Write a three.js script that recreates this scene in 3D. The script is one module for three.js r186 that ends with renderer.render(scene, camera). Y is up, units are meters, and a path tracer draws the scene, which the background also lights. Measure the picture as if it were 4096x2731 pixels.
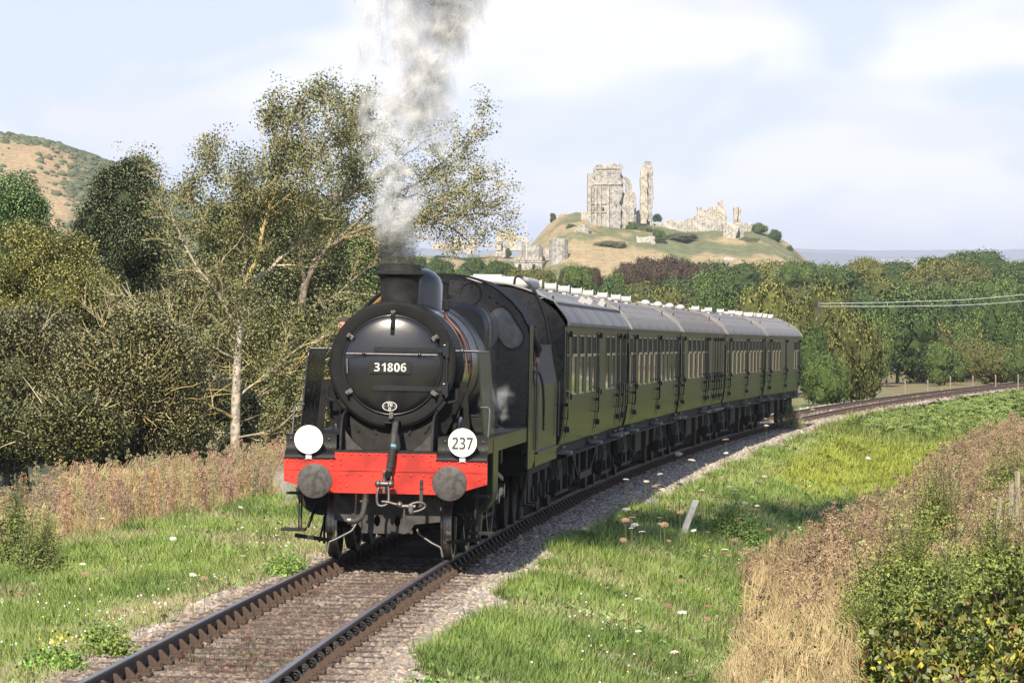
import * as THREE from 'three';
import { mergeGeometries, mergeVertices, toCreasedNormals } from 'three/addons/utils/BufferGeometryUtils.js';
import { RoundedBoxGeometry } from 'three/addons/geometries/RoundedBoxGeometry.js';
import { MarchingCubes } from 'three/addons/objects/MarchingCubes.js';
import { FontLoader } from 'three/addons/loaders/FontLoader.js';
import { TextGeometry } from 'three/addons/geometries/TextGeometry.js';

// ---------------------------------------------------------------- camera, sky, sun, exposure
const scene = new THREE.Scene();
const camera = new THREE.PerspectiveCamera(8.622, 1024 / 682, 1, 30000);
camera.position.set(0, 2.8, 0);
camera.rotation.x = -0.01288;
const renderer = new THREE.WebGLRenderer();
renderer.toneMapping = THREE.LinearToneMapping;
renderer.toneMappingExposure = 1.75;
renderer.shadowMap.enabled = true;

function rng(seed) {
  let a = seed >>> 0;
  return () => { a = (a + 0x6d2b79f5) | 0; let t = Math.imul(a ^ (a >>> 15), 1 | a); t = (t + Math.imul(t ^ (t >>> 7), 61 | t)) ^ t; return ((t ^ (t >>> 14)) >>> 0) / 4294967296; };
}
const lerp = THREE.MathUtils.lerp, clamp = THREE.MathUtils.clamp, smooth = THREE.MathUtils.smoothstep;
function hash3(x, y, z) {
  let h = Math.imul(x | 0, 374761393) ^ Math.imul(y | 0, 668265263) ^ Math.imul(z | 0, 2147483647 - 58);
  h = Math.imul(h ^ (h >>> 13), 1274126177); h ^= h >>> 16; h = Math.imul(h, 0x85ebca6b); return ((h ^ (h >>> 15)) >>> 0) / 4294967296;
}
function vnoise(x, y, z = 0) {                                     // value noise, 0..1
  const ix = Math.floor(x), iy = Math.floor(y), iz = Math.floor(z);
  let fx = x - ix, fy = y - iy, fz = z - iz;
  fx = fx * fx * (3 - 2 * fx); fy = fy * fy * (3 - 2 * fy); fz = fz * fz * (3 - 2 * fz);
  const c = (a, b, d) => hash3(ix + a, iy + b, iz + d);
  return lerp(lerp(lerp(c(0, 0, 0), c(1, 0, 0), fx), lerp(c(0, 1, 0), c(1, 1, 0), fx), fy), lerp(lerp(c(0, 0, 1), c(1, 0, 1), fx), lerp(c(0, 1, 1), c(1, 1, 1), fx), fy), fz);
}
function fbm(x, y, z = 0, oct = 4) {
  let s = 0, a = 0.5, n = 0;
  for (let i = 0; i < oct; i++) { s += a * vnoise(x, y, z); n += a; a *= 0.5; x = x * 2.03 + 17.1; y = y * 2.03 + 5.7; z = z * 2.03 + 9.2; }
  return s / n;
}

// one sky: pale hazy blue with broad soft cloud, the same kind all round
{
  const W = 4096, H = 2048, data = new Float32Array(W * H * 4);
  const hor = [0.76, 0.83, 1.0], mid = [0.30, 0.43, 0.68], zen = [0.10, 0.19, 0.42], cl = [0.99, 0.975, 1.0], clDark = [0.70, 0.70, 0.84];
  const rows = [];
  for (let r = 0; r < H; r++) {
    const el = ((r + 0.5) / H - 0.5) * Math.PI, e = Math.max(0, el);
    const detailed = el > -0.03 && el < 0.16, step = detailed ? 1 : 4;
    const t1 = Math.pow(clamp(e / 0.45, 0, 1), 0.75), t2 = smooth(e, 0.4, 1.4);
    let last = 0, lastD = 0;
    for (let c = 0; c < W; c++) {
      const az = ((c + 0.5) / W - 0.5) * 2 * Math.PI;
      if (c % step === 0) {
        // clouds lie in layers: stretched along the horizon, finer close to it; sampled on a circle so that the seam closes
        const R = 26, ex = Math.cos(az) * R, ez = Math.sin(az) * R, ey = e < 0.16 ? e * 70 : 11.2 + (e - 0.16) * 14;
        const k = e < 0.3 ? 1 : 0.35;
        const w = fbm(ex * k + 3, ey * 0.6, ez * k, 3);
        let m = fbm(ex * k + w * 1.7, ey * 0.9 + w * 1.4, ez * k + 11, detailed ? 6 : 4);
        last = smooth(m, 0.40, 0.63) * smooth(e, -0.005, 0.014);
        lastD = smooth(fbm(ex * k * 0.8 + 31, ey * 1.5 + w * 1.2 + 7, ez * k * 0.8, 4), 0.42, 0.72);
      }
      const i = (r * W + c) * 4;
      for (let j = 0; j < 3; j++) {
        let v = lerp(lerp(hor[j], mid[j], t1), zen[j], t2);
        const amt = lerp(0.70, 0.30, smooth(e, 0.1, 0.6));
        v = lerp(v, lerp(cl[j], clDark[j], lastD * 0.55) * lerp(1, 0.82, smooth(e, 0.1, 0.8)), last * amt);
        if (el < 0) v = lerp(v, [0.20, 0.21, 0.17][j], smooth(-el, 0.0, 0.06));
        data[i + j] = v * 0.69;
      }
      data[i + 3] = 1;
    }
  }
  const sky = new THREE.DataTexture(data, W, H, THREE.RGBAFormat, THREE.FloatType);
  sky.mapping = THREE.EquirectangularReflectionMapping; sky.magFilter = THREE.LinearFilter; sky.wrapS = THREE.RepeatWrapping; sky.needsUpdate = true;
  scene.background = sky; scene.environment = sky;
}
const SUN_AZ = 10.5 * Math.PI / 180, SUN_EL = 39 * Math.PI / 180;     // light travels away from the camera and to its right
const sunDir = new THREE.Vector3(Math.sin(SUN_AZ) * Math.cos(SUN_EL), -Math.sin(SUN_EL), -Math.cos(SUN_AZ) * Math.cos(SUN_EL));
const sun = new THREE.DirectionalLight(0xfff2de, 5.0);
sun.name = 'sun';
sun.target.position.set(3, 0, -90); sun.position.copy(sun.target.position).addScaledVector(sunDir, -300);
sun.castShadow = true;
Object.assign(sun.shadow.camera, { left: -120, right: 120, top: 120, bottom: -120, near: 1, far: 900 });
sun.shadow.mapSize.set(4096, 4096);
scene.add(sun, sun.target);
scene.fog = new THREE.FogExp2(0xdfe8fb, 0.00008);

// ---------------------------------------------------------------- helpers
const numbers = new Map();
function numbered(name) { const n = numbers.get(name) ?? 0; numbers.set(name, n + 1); return n ? name + '_' + String(n).padStart(3, '0') : name; }
function tag(o, label, category, group) {
  o.userData.label = label; o.userData.category = category; if (group) o.userData.group = group; return o;
}
function thing(name, label, category, group) { const g = new THREE.Group(); g.name = numbered(name); scene.add(g); return tag(g, label, category, group); }
const V = (x, y, z) => new THREE.Vector3(x, y, z);
function prep(g) {
  let n = g.index ? g.toNonIndexed() : g;
  if (!n.attributes.normal) n.computeVertexNormals();
  if (!n.attributes.uv) n.setAttribute('uv', new THREE.BufferAttribute(new Float32Array(n.attributes.position.count * 2), 2));
  for (const k of Object.keys(n.attributes)) if (!['position', 'normal', 'uv'].includes(k)) n.deleteAttribute(k);
  return n;
}
function uvMetres(g, s = 1) {
  const p = g.attributes.position, n = g.attributes.normal, u = g.attributes.uv;
  for (let i = 0; i < p.count; i++) {
    const ax = Math.abs(n.getX(i)), ay = Math.abs(n.getY(i)), az = Math.abs(n.getZ(i));
    if (ax >= ay && ax >= az) u.setXY(i, p.getZ(i) * s, p.getY(i) * s);
    else if (ay >= az) u.setXY(i, p.getX(i) * s, p.getZ(i) * s);
    else u.setXY(i, p.getX(i) * s, p.getY(i) * s);
  }
  return g;
}
function joinGeo(list, s = 1) { const l = [].concat(list).map(prep); return uvMetres(l.length > 1 ? mergeGeometries(l) : l[0], s); }
function mesh(name, list, mat, parent) {
  const m = new THREE.Mesh(joinGeo(list), mat); m.name = parent === scene ? numbered(name) : name; m.castShadow = m.receiveShadow = true; parent.add(m); return m;
}
function stuffMesh(name, list, mat, parent) { const m = mesh(name, list, mat, parent); m.userData.kind = 'stuff'; return m; }
const mat4 = (x = 0, y = 0, z = 0, rx = 0, ry = 0, rz = 0) => new THREE.Matrix4().compose(V(x, y, z), new THREE.Quaternion().setFromEuler(new THREE.Euler(rx, ry, rz)), V(1, 1, 1));
function box(w, h, d, x = 0, y = 0, z = 0, rx = 0, ry = 0, rz = 0) { return new THREE.BoxGeometry(w, h, d).applyMatrix4(mat4(x, y, z, rx, ry, rz)); }
function rbox(w, h, d, r, x = 0, y = 0, z = 0, rx = 0, ry = 0, rz = 0) { return new RoundedBoxGeometry(w, h, d, 2, Math.min(r, w * 0.49, h * 0.49, d * 0.49)).applyMatrix4(mat4(x, y, z, rx, ry, rz)); }
// cylinder along z / y / x
function cylZ(r, len, x, y, z, seg = 24, r2 = r) { return new THREE.CylinderGeometry(r, r2, len, seg).rotateX(Math.PI / 2).translate(x, y, z); }   // r at +z end
function cylY(r, len, x, y, z, seg = 16, r2 = r) { return new THREE.CylinderGeometry(r, r2, len, seg).translate(x, y, z); }                      // r at top
function cylX(r, len, x, y, z, seg = 24, r2 = r) { return new THREE.CylinderGeometry(r2, r, len, seg).rotateZ(Math.PI / 2).translate(x, y, z); }
function sph(r, x, y, z, seg = 10, sx = 1, sy = 1, sz = 1) { return new THREE.SphereGeometry(r, seg, Math.max(4, seg >> 1)).scale(sx, sy, sz).translate(x, y, z); }
function rod(a, b, r, seg = 8, r2 = r) {                                // a straight round bar from a to b
  const d = b.clone().sub(a), g = new THREE.CylinderGeometry(r2, r, d.length(), seg);
  return g.applyQuaternion(new THREE.Quaternion().setFromUnitVectors(V(0, 1, 0), d.clone().normalize())).translate((a.x + b.x) / 2, (a.y + b.y) / 2, (a.z + b.z) / 2);
}
function bar(a, b, w, t) {                                              // a flat bar from a to b, w in its upright plane
  const d = b.clone().sub(a), len = d.length(), m = new THREE.Matrix4().lookAt(b, a, V(0, 1, 0));
  return new THREE.BoxGeometry(t, w, len).applyMatrix4(m).translate((a.x + b.x) / 2, (a.y + b.y) / 2, (a.z + b.z) / 2);
}
function tube(pts, r, seg = 24, rad = 8, tension = 0.5) { return new THREE.TubeGeometry(new THREE.CatmullRomCurve3(pts.map((p) => Array.isArray(p) ? V(...p) : p), false, 'catmullrom', tension), seg, r, rad, false); }
function extrude(pts, depth, bevel = 0, holes = [], curveSegments = 12) {        // outline in x,y, depth along +z from 0
  const s = pts instanceof THREE.Shape ? pts : new THREE.Shape(pts.map((p) => new THREE.Vector2(p[0], p[1])));
  for (const h of holes) s.holes.push(h instanceof THREE.Path ? h : new THREE.Path(h.map((p) => new THREE.Vector2(p[0], p[1]))));
  return new THREE.ExtrudeGeometry(s, { depth: depth - 2 * bevel, bevelEnabled: bevel > 0, bevelSize: bevel, bevelThickness: bevel, bevelOffset: -bevel, bevelSegments: 1, curveSegments }).translate(0, 0, bevel);
}
function lathe(pts, seg = 32) { return new THREE.LatheGeometry(pts.map((p) => new THREE.Vector2(p[0], p[1])), seg); }
function creased(g, a = 0.6) { return toCreasedNormals(g.index ? g : mergeVertices(g), a); }
function sweep(profile, path, closed = true) {                           // profile [[x,y]] swept along frames {p, right, up}
  const n = profile.length, pos = [], uv = [], idx = [];
  path.forEach((f, i) => profile.forEach(([x, y], j) => { const q = f.p.clone().addScaledVector(f.right, x).addScaledVector(f.up, y); pos.push(q.x, q.y, q.z); uv.push(j / n, i); }));
  const m = closed ? n : n - 1;
  for (let i = 0; i + 1 < path.length; i++) for (let j = 0; j < m; j++) {
    const a = i * n + j, b = i * n + (j + 1) % n, c = a + n, d = b + n; idx.push(a, b, c, b, d, c);
  }
  const g = new THREE.BufferGeometry();
  g.setAttribute('position', new THREE.Float32BufferAttribute(pos, 3)); g.setAttribute('uv', new THREE.Float32BufferAttribute(uv, 2)); g.setIndex(idx);
  return g;
}
const font = await new FontLoader().loadAsync('fonts/droid/droid_sans_bold.typeface.json');
function lettering(str, size, depth = 0.006) {                         // centred on x and y, facing +z
  const g = new TextGeometry(str, { font, size, depth, curveSegments: 4, bevelEnabled: false }); g.computeBoundingBox();
  const b = g.boundingBox; return g.translate(-(b.min.x + b.max.x) / 2, -(b.min.y + b.max.y) / 2, 0);
}
const TALLY = { n: 0, all: 0 };
function instanced(name, geo, mat, list, parent, colored = true) {
  TALLY.all += list.length;      // list of {m: Matrix4, c: [r,g,b]}
  const im = new THREE.InstancedMesh(geo, mat, list.length), col = new THREE.Color();
  list.forEach((e, i) => { im.setMatrixAt(i, e.m); if (colored) im.setColorAt(i, col.setRGB(e.c[0], e.c[1], e.c[2])); });
  im.name = parent === scene ? numbered(name) : name; im.userData.kind = 'stuff'; im.castShadow = im.receiveShadow = true; parent.add(im); return im;
}

// textures: grey noise around 1 that multiplies a base colour
function noiseTexture(size, fn, srgb = false) {
  const d = new Uint8Array(size * size * 4);
  for (let y = 0; y < size; y++) for (let x = 0; x < size; x++) { const v = fn(x / size, y / size), i = (y * size + x) * 4; for (let k = 0; k < 3; k++) d[i + k] = clamp(Array.isArray(v) ? v[k] : v, 0, 1) * 255; d[i + 3] = 255; }
  const t = new THREE.DataTexture(d, size, size, THREE.RGBAFormat); t.wrapS = t.wrapT = THREE.RepeatWrapping; t.magFilter = THREE.LinearFilter; t.needsUpdate = true; if (srgb) t.colorSpace = THREE.SRGBColorSpace; return t;
}
const tiling = (x, y, f, o = 4) => { const a = x * 2 * Math.PI, b = y * 2 * Math.PI, k = f / 6.283; return fbm(Math.cos(a) * k + Math.cos(b) * k * 0.83 + 50, Math.sin(a) * k + 50 + Math.sin(b) * k * 0.31, Math.sin(b) * k + Math.cos(b) * 0.2 * k + 50, o); };
const T = {
  grime: noiseTexture(512, (x, y) => 0.45 + 0.55 * smooth(tiling(x, y, 10, 6), 0.30, 0.62)),
  fine: noiseTexture(256, (x, y) => 0.3 + 0.7 * tiling(x, y, 40, 3)),
  streak: noiseTexture(512, (x, y) => 0.5 + 0.5 * smooth(tiling(x, y * 0.0 + 0.3, 60, 4) * 0.6 + tiling(x, y, 14, 4) * 0.4, 0.3, 0.62)),
  rough: noiseTexture(512, (x, y) => 0.35 + 0.65 * tiling(x, y, 16, 6)),
};
function rep(t, u, v = u) { const c = t.clone(); c.repeat.set(u, v); c.needsUpdate = true; return c; }
function std(rgb, o = {}) { const m = new THREE.MeshPhysicalMaterial({ roughness: 0.7, metalness: 0, side: THREE.DoubleSide, ...o }); m.color.setRGB(...rgb); return m; }
// ---------------------------------------------------------------- the line of the railway
const G = 0.01404, CANT = 0.018;                                       // falling away from the camera, and banked into the curve
function railX(d) { const e = clamp(d, 38, 342), t = (e - 60) / 100; return -0.83981507 + t * (6.33936458 + t * (3.64423095 - 0.32913402 * t)) + (d - e) * railSlope(e); }
function railSlope(d) { const t = (clamp(d, 38, 342) - 60) / 100; return (6.33936458 + t * (2 * 3.64423095 - 3 * 0.32913402 * t)) / 100; }
const trackX = (d) => railX(d) - 0.755 * Math.sqrt(1 + railSlope(d) ** 2);
function trackFrame(d, cant = CANT) {
  const s = railSlope(d), t = V(s, -G, -1).normalize(), right = V(1, 0, s).normalize(), up = right.clone().cross(t).normalize();
  const r2 = right.clone().multiplyScalar(Math.cos(cant)).addScaledVector(up, -Math.sin(cant)), u2 = up.clone().multiplyScalar(Math.cos(cant)).addScaledVector(right, Math.sin(cant));
  return { p: V(trackX(d), -G * d, -d), t, right: r2, up: u2 };
}
function placeVehicle(o, d0, length) {                                 // z = 0 of the vehicle at d0, its body running back along -z
  const a = trackFrame(d0 + length * 0.15), b = trackFrame(d0 + length * 0.85), f = b.p.clone().sub(a.p).normalize();
  const r0 = V(1, 0, f.x / -f.z).normalize(), up = r0.clone().cross(f).normalize(), r = r0.clone().multiplyScalar(Math.cos(CANT)).addScaledVector(up, -Math.sin(CANT)), u = up.clone().multiplyScalar(Math.cos(CANT)).addScaledVector(r0, Math.sin(CANT));
  const m = new THREE.Matrix4().makeBasis(r, u, f.clone().negate());
  o.quaternion.setFromRotationMatrix(m); o.position.copy(a.p).addScaledVector(f, -length * 0.15);
}
const baseY = (d) => d < 360 ? -G * d : -G * 360 - G * 70 * (1 - Math.exp(-(d - 360) / 70));
const uOf = (x, d) => (x - trackX(d)) / Math.sqrt(1 + railSlope(d) ** 2);
function seg(v, pts) { if (v <= pts[0][0]) return pts[0][1]; for (let i = 1; i < pts.length; i++) if (v < pts[i][0]) return lerp(pts[i - 1][1], pts[i][1], (v - pts[i - 1][0]) / (pts[i][0] - pts[i - 1][0])); return pts[pts.length - 1][1]; }
const NEAR = [[-400, -3], [-60, -2], [-25, -1.5], [-12, -0.85], [-9, -0.6], [-6, -0.5], [-2.3, -0.45], [-1.55, -0.215], [1.5, -0.215], [2.2, -0.42], [3.3, -0.70], [4.7, -1.28], [5.6, -1.3], [9, -0.8], [14, -0.55], [40, -0.3], [400, 3]];
const FAR = [[-400, -3], [-60, -1.2], [-25, -0.8], [-12, -0.6], [-6, -0.5], [-2.75, -0.47], [-1.95, -0.235], [1.8, -0.235], [2.6, -0.5], [4.5, -0.75], [9, -1.0], [14, -1.0], [40, -0.5], [400, 1]];
function groundY(x, d) {
  const u = uOf(x, d), k = smooth(d, 120, 180), fade = smooth(d, 380, 520);
  let p = lerp(seg(u, NEAR), seg(u, FAR), k);
  p = lerp(p, -0.9, fade);
  const off = smooth(Math.abs(u), 2.5, 4.5);
  return baseY(d) + p + off * ((fbm(x * 0.35, d * 0.35, 3, 3) - 0.5) * 0.34 + (fbm(x * 1.7, d * 1.7, 8, 2) - 0.5) * 0.10) - (Math.abs(u) < 0.78 ? 0.0 : 0);
}
// what grows where: 0..1 amounts
function cover(x, d) {
  const u = uOf(x, d), n = fbm(x * 0.25, d * 0.12, 1, 4), n2 = fbm(x * 0.9 + 9, d * 0.5, 4, 3), c = { ballast: 0, green: 0, dry: 0, tall: 0, bright: 0, brown: 0, fern: 0, scrub: 0, u };
  const edgeL = -1.52 - 0.5 * (n2 - 0.5) - 0.7 * smooth(d, 110, 170), edgeR = 1.82 + 0.7 * (n2 - 0.5) + 0.55 * smooth(d, 66, 110);
  if (u > edgeL && u < edgeR) { c.ballast = 1; return c; }
  if (u <= edgeL) {
    const tallEdge = -6.5 + 1.5 * (n - 0.5) + 0.5 * (n2 - 0.5);
    if (u > tallEdge) { c.green = 1; c.dry = clamp(smooth(n2, 0.42, 0.68) * 0.75 + smooth(u, -3.2, -1.5) * 0.5, 0, 1); }
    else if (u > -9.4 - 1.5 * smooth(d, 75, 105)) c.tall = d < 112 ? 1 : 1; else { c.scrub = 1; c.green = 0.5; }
    if (d > 175 && u < tallEdge) { c.tall = 0; c.green = 0.7; c.dry = 0.75; c.scrub = 0; }
    return c;
  }
  const toe = 4.9 + 1.1 * (n - 0.5) + 0.7 * (n2 - 0.5) + 2.7 * smooth(d, 70, 118) + 1.4 * smooth(d, 118, 190);
  if (d > 190 || (d > 166 && u < toe)) { const f = smooth(d, 166, 182); c.fern = u < 14 ? f : 0; c.green = 1; c.dry = u < 14 ? 0.15 : 0.55; if (u < 3) c.fern *= 0.2; c.bright = 0.35; return c; }
  if (u < toe) { c.green = 1; c.dry = clamp(smooth(n2, 0.45, 0.7) * 0.55, 0, 1); c.bright = smooth(d, 112, 126) * smooth(176, d, d + 22) * smooth(u, 2.9, 3.6); return c; }
  if (u < 16) { c.brown = 1; c.scrub = 0; if (d > 140 && n2 > 0.55) c.fern = 0.4; if (d > 165) { c.fern = 0.35; } return c; }
  c.green = 1; c.dry = 0.3 + 0.4 * n; return c;
}

// ---------------------------------------------------------------- ground: one sheet from under the camera to the horizon
const groundMap = noiseTexture(512, (x, y) => 0.62 + 0.38 * smooth(tiling(x, y, 26, 6), 0.28, 0.68));
{
  const ds = [], us = [];
  for (let d = -30; d < 28; d += 4) ds.push(d);
  for (let d = 28; d < 130; d += 0.5) ds.push(d);
  for (let d = 130; d < 260; d += 1.2) ds.push(d);
  for (let d = 260, k = 2; d < 14000; d += k, k *= 1.07) ds.push(d);
  for (let u = -9; u <= 12.001; u += 0.25) us.push(u);
  for (let u = 12.5, k = 0.6; u < 9000; u += k, k *= 1.17) us.push(u);
  for (let u = -9.4, k = 0.6; u > -9000; u -= k, k *= 1.17) us.unshift(u);
  const pos = [], col = [], uv = [], idx = [], n = us.length;
  for (const d of ds) for (const u of us) {
    const bend = Math.min(d, 420), x = trackX(bend) * (d > 420 ? 1 : 1) + u * Math.sqrt(1 + railSlope(bend) ** 2), y = d > 420 ? baseY(d) - 0.9 : groundY(x, d), c = cover(x, d), v = fbm(x * 0.6, d * 0.3, 6, 3), w = fbm(x * 2.3, d * 2.3, 2, 2);
    pos.push(x, y, -d); uv.push(x / 2.2, d / 2.2);
    let r = [0.12, 0.125, 0.045];
    if (c.ballast) { const a = Math.abs(c.u); r = a < 0.95 ? [0.11, 0.08, 0.062] : a < 1.3 ? [0.22, 0.16, 0.11] : [0.32, 0.28, 0.235]; }
    else if (c.tall) r = [0.21, 0.145, 0.07];
    else if (c.brown) r = [0.16, 0.15, 0.06];
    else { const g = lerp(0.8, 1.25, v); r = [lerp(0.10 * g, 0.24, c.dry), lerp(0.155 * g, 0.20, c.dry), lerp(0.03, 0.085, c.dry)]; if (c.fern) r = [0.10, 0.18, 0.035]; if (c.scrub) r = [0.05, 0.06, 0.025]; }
    if (d > 300) { const f = smooth(d, 300, 340); r = [lerp(r[0], 0.17 + 0.06 * v, f), lerp(r[1], 0.16, f), lerp(r[2], 0.06, f)]; }
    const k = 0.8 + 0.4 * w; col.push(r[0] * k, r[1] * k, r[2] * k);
  }
  for (let i = 0; i + 1 < ds.length; i++) for (let j = 0; j + 1 < n; j++) { const a = i * n + j, b = a + 1, c = a + n, e = c + 1; idx.push(a, b, c, b, e, c); }
  const g = new THREE.BufferGeometry();
  g.setAttribute('position', new THREE.Float32BufferAttribute(pos, 3)); g.setAttribute('uv', new THREE.Float32BufferAttribute(uv, 2)); g.setAttribute('color', new THREE.Float32BufferAttribute(col, 3));
  g.setIndex(idx); g.computeVertexNormals();
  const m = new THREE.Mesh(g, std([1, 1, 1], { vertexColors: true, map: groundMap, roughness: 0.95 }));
  m.name = 'ground'; m.userData.kind = 'structure'; tag(m, 'grassy ground falling away from the railway on both sides', 'ground'); m.receiveShadow = true; scene.add(m);
}

// ---------------------------------------------------------------- the track: rails, sleepers, chairs
const M = {
  rust: std([0.085, 0.052, 0.036], { roughness: 0.85, map: rep(T.rough, 1.3) }),
  railTop: std([0.33, 0.32, 0.33], { roughness: 0.38, metalness: 0.85, map: rep(T.fine, 0.3, 3) }),
  sleeper: std([0.095, 0.070, 0.055], { roughness: 0.92, map: rep(T.streak, 0.6, 4), bumpMap: rep(T.streak, 0.6, 4), bumpScale: 0.01 }),
  chair: std([0.10, 0.064, 0.045], { roughness: 0.9, map: rep(T.rough, 3) }),
  key: std([0.012, 0.011, 0.011], { roughness: 0.6 }),
};
const track = thing('railway_track', 'single curved railway track of bullhead rails on ballasted timber sleepers', 'railway track');
track.userData.kind = 'structure';
{
  const prof = [[-0.026, 0], [0.026, 0], [0.034, -0.008], [0.035, -0.036], [0.011, -0.05], [0.009, -0.1], [0.03, -0.114], [0.034, -0.136], [0.024, -0.145], [-0.024, -0.145], [-0.034, -0.136], [-0.03, -0.114], [-0.009, -0.1], [-0.011, -0.05], [-0.035, -0.036], [-0.034, -0.008]];
  for (const s of [-1, 1]) {
    const path = [];
    for (let d = 20; d < 470; d += d < 120 ? 1 : 2.5) { const f = trackFrame(d); path.push({ p: f.p.clone().addScaledVector(f.right, s * 0.752), right: f.right, up: f.up }); }
    const r = mesh('rail', creased(sweep(prof, path), 0.5), M.rust, track);
    r.userData.label = s < 0 ? 'rail on the side of the trees' : 'rail on the side of the embankment';
    const top = mesh('running_surface', creased(sweep([[-0.024, 0.002], [0.024, 0.002], [0.031, -0.005], [-0.031, -0.005]], path), 0.3), M.railTop, r);
  }
  const sl = joinGeo(rbox(2.55, 0.13, 0.25, 0.012)), R = rng(5);
  const jaw = (s) => { const g = extrude([[0, 0], [s * 0.15, 0], [s * 0.15, 0.02], [s * 0.07, 0.10], [s * 0.045, 0.10], [s * 0.04, 0.03], [0, 0.03]], 0.046, 0.004); return g.translate(0, 0, -0.023); };
  const chairGeo = joinGeo([rbox(0.37, 0.035, 0.2, 0.008, 0, 0.0, 0), jaw(1).translate(0, 0.015, 0.05), jaw(1).translate(0, 0.015, -0.05), jaw(-1).translate(0, 0.015, 0), cylY(0.022, 0.05, 0.155, 0.03, 0, 6), cylY(0.022, 0.05, -0.155, 0.03, 0.06, 6), cylY(0.022, 0.05, -0.155, 0.03, -0.06, 6)]);
  const keyGeo = joinGeo([new THREE.CylinderGeometry(0.042, 0.042, 0.1, 12, 1, true).rotateX(Math.PI / 2), new THREE.CylinderGeometry(0.03, 0.03, 0.1, 12, 1, true).rotateX(Math.PI / 2), new THREE.TorusGeometry(0.036, 0.006, 5, 12).translate(0, 0, 0.05), new THREE.TorusGeometry(0.017, 0.009, 5, 10).translate(0, -0.004, 0.055)]);
  const tones = [M.sleeper, M.sleeper.clone(), M.sleeper.clone()]; tones[1].color.setRGB(0.12, 0.085, 0.063); tones[2].color.setRGB(0.075, 0.06, 0.052);
  const farS = [], farC = [], basis = new THREE.Matrix4();
  for (let k = 0, d = 33; d < 345; d += 0.775, k++) {
    const f = trackFrame(d), m = basis.clone().makeBasis(f.right, f.up, f.t.clone().negate()), wob = (R() - 0.5) * 0.05;
    const place = (u, y, z = 0) => m.clone().setPosition(f.p.clone().addScaledVector(f.right, u).addScaledVector(f.up, y).addScaledVector(f.t, z));
    if (k < 75) {
      const o = new THREE.Mesh(sl, tones[Math.floor(R() * 3)]); o.name = 'sleeper'; o.applyMatrix4(place(wob, -0.247)); o.castShadow = o.receiveShadow = true; track.add(o);
      for (const s of [-1, 1]) {
        const c = new THREE.Mesh(chairGeo, M.chair); c.name = 'rail_chair'; c.applyMatrix4(place(s * 0.752, -0.162)); if (s < 0) c.rotateY(Math.PI); c.castShadow = c.receiveShadow = true; track.add(c);
        const q = new THREE.Mesh(keyGeo, M.key); q.name = 'spring_key'; q.position.set(0.058, 0.085, (R() - 0.5) * 0.03 + 0.03 * s); if (s < 0) q.rotation.y = Math.PI; q.castShadow = true; c.add(q);
      }
    } else { farS.push({ m: place(wob, -0.247) }); for (const s of [-1, 1]) { const c = place(s * 0.752, -0.162); if (s < 0) c.multiply(new THREE.Matrix4().makeRotationY(Math.PI)); farC.push({ m: c }); } }
  }
  instanced('sleeper', sl, M.sleeper, farS, track, false); instanced('rail_chair', chairGeo, M.chair, farC, track, false);
}

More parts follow.
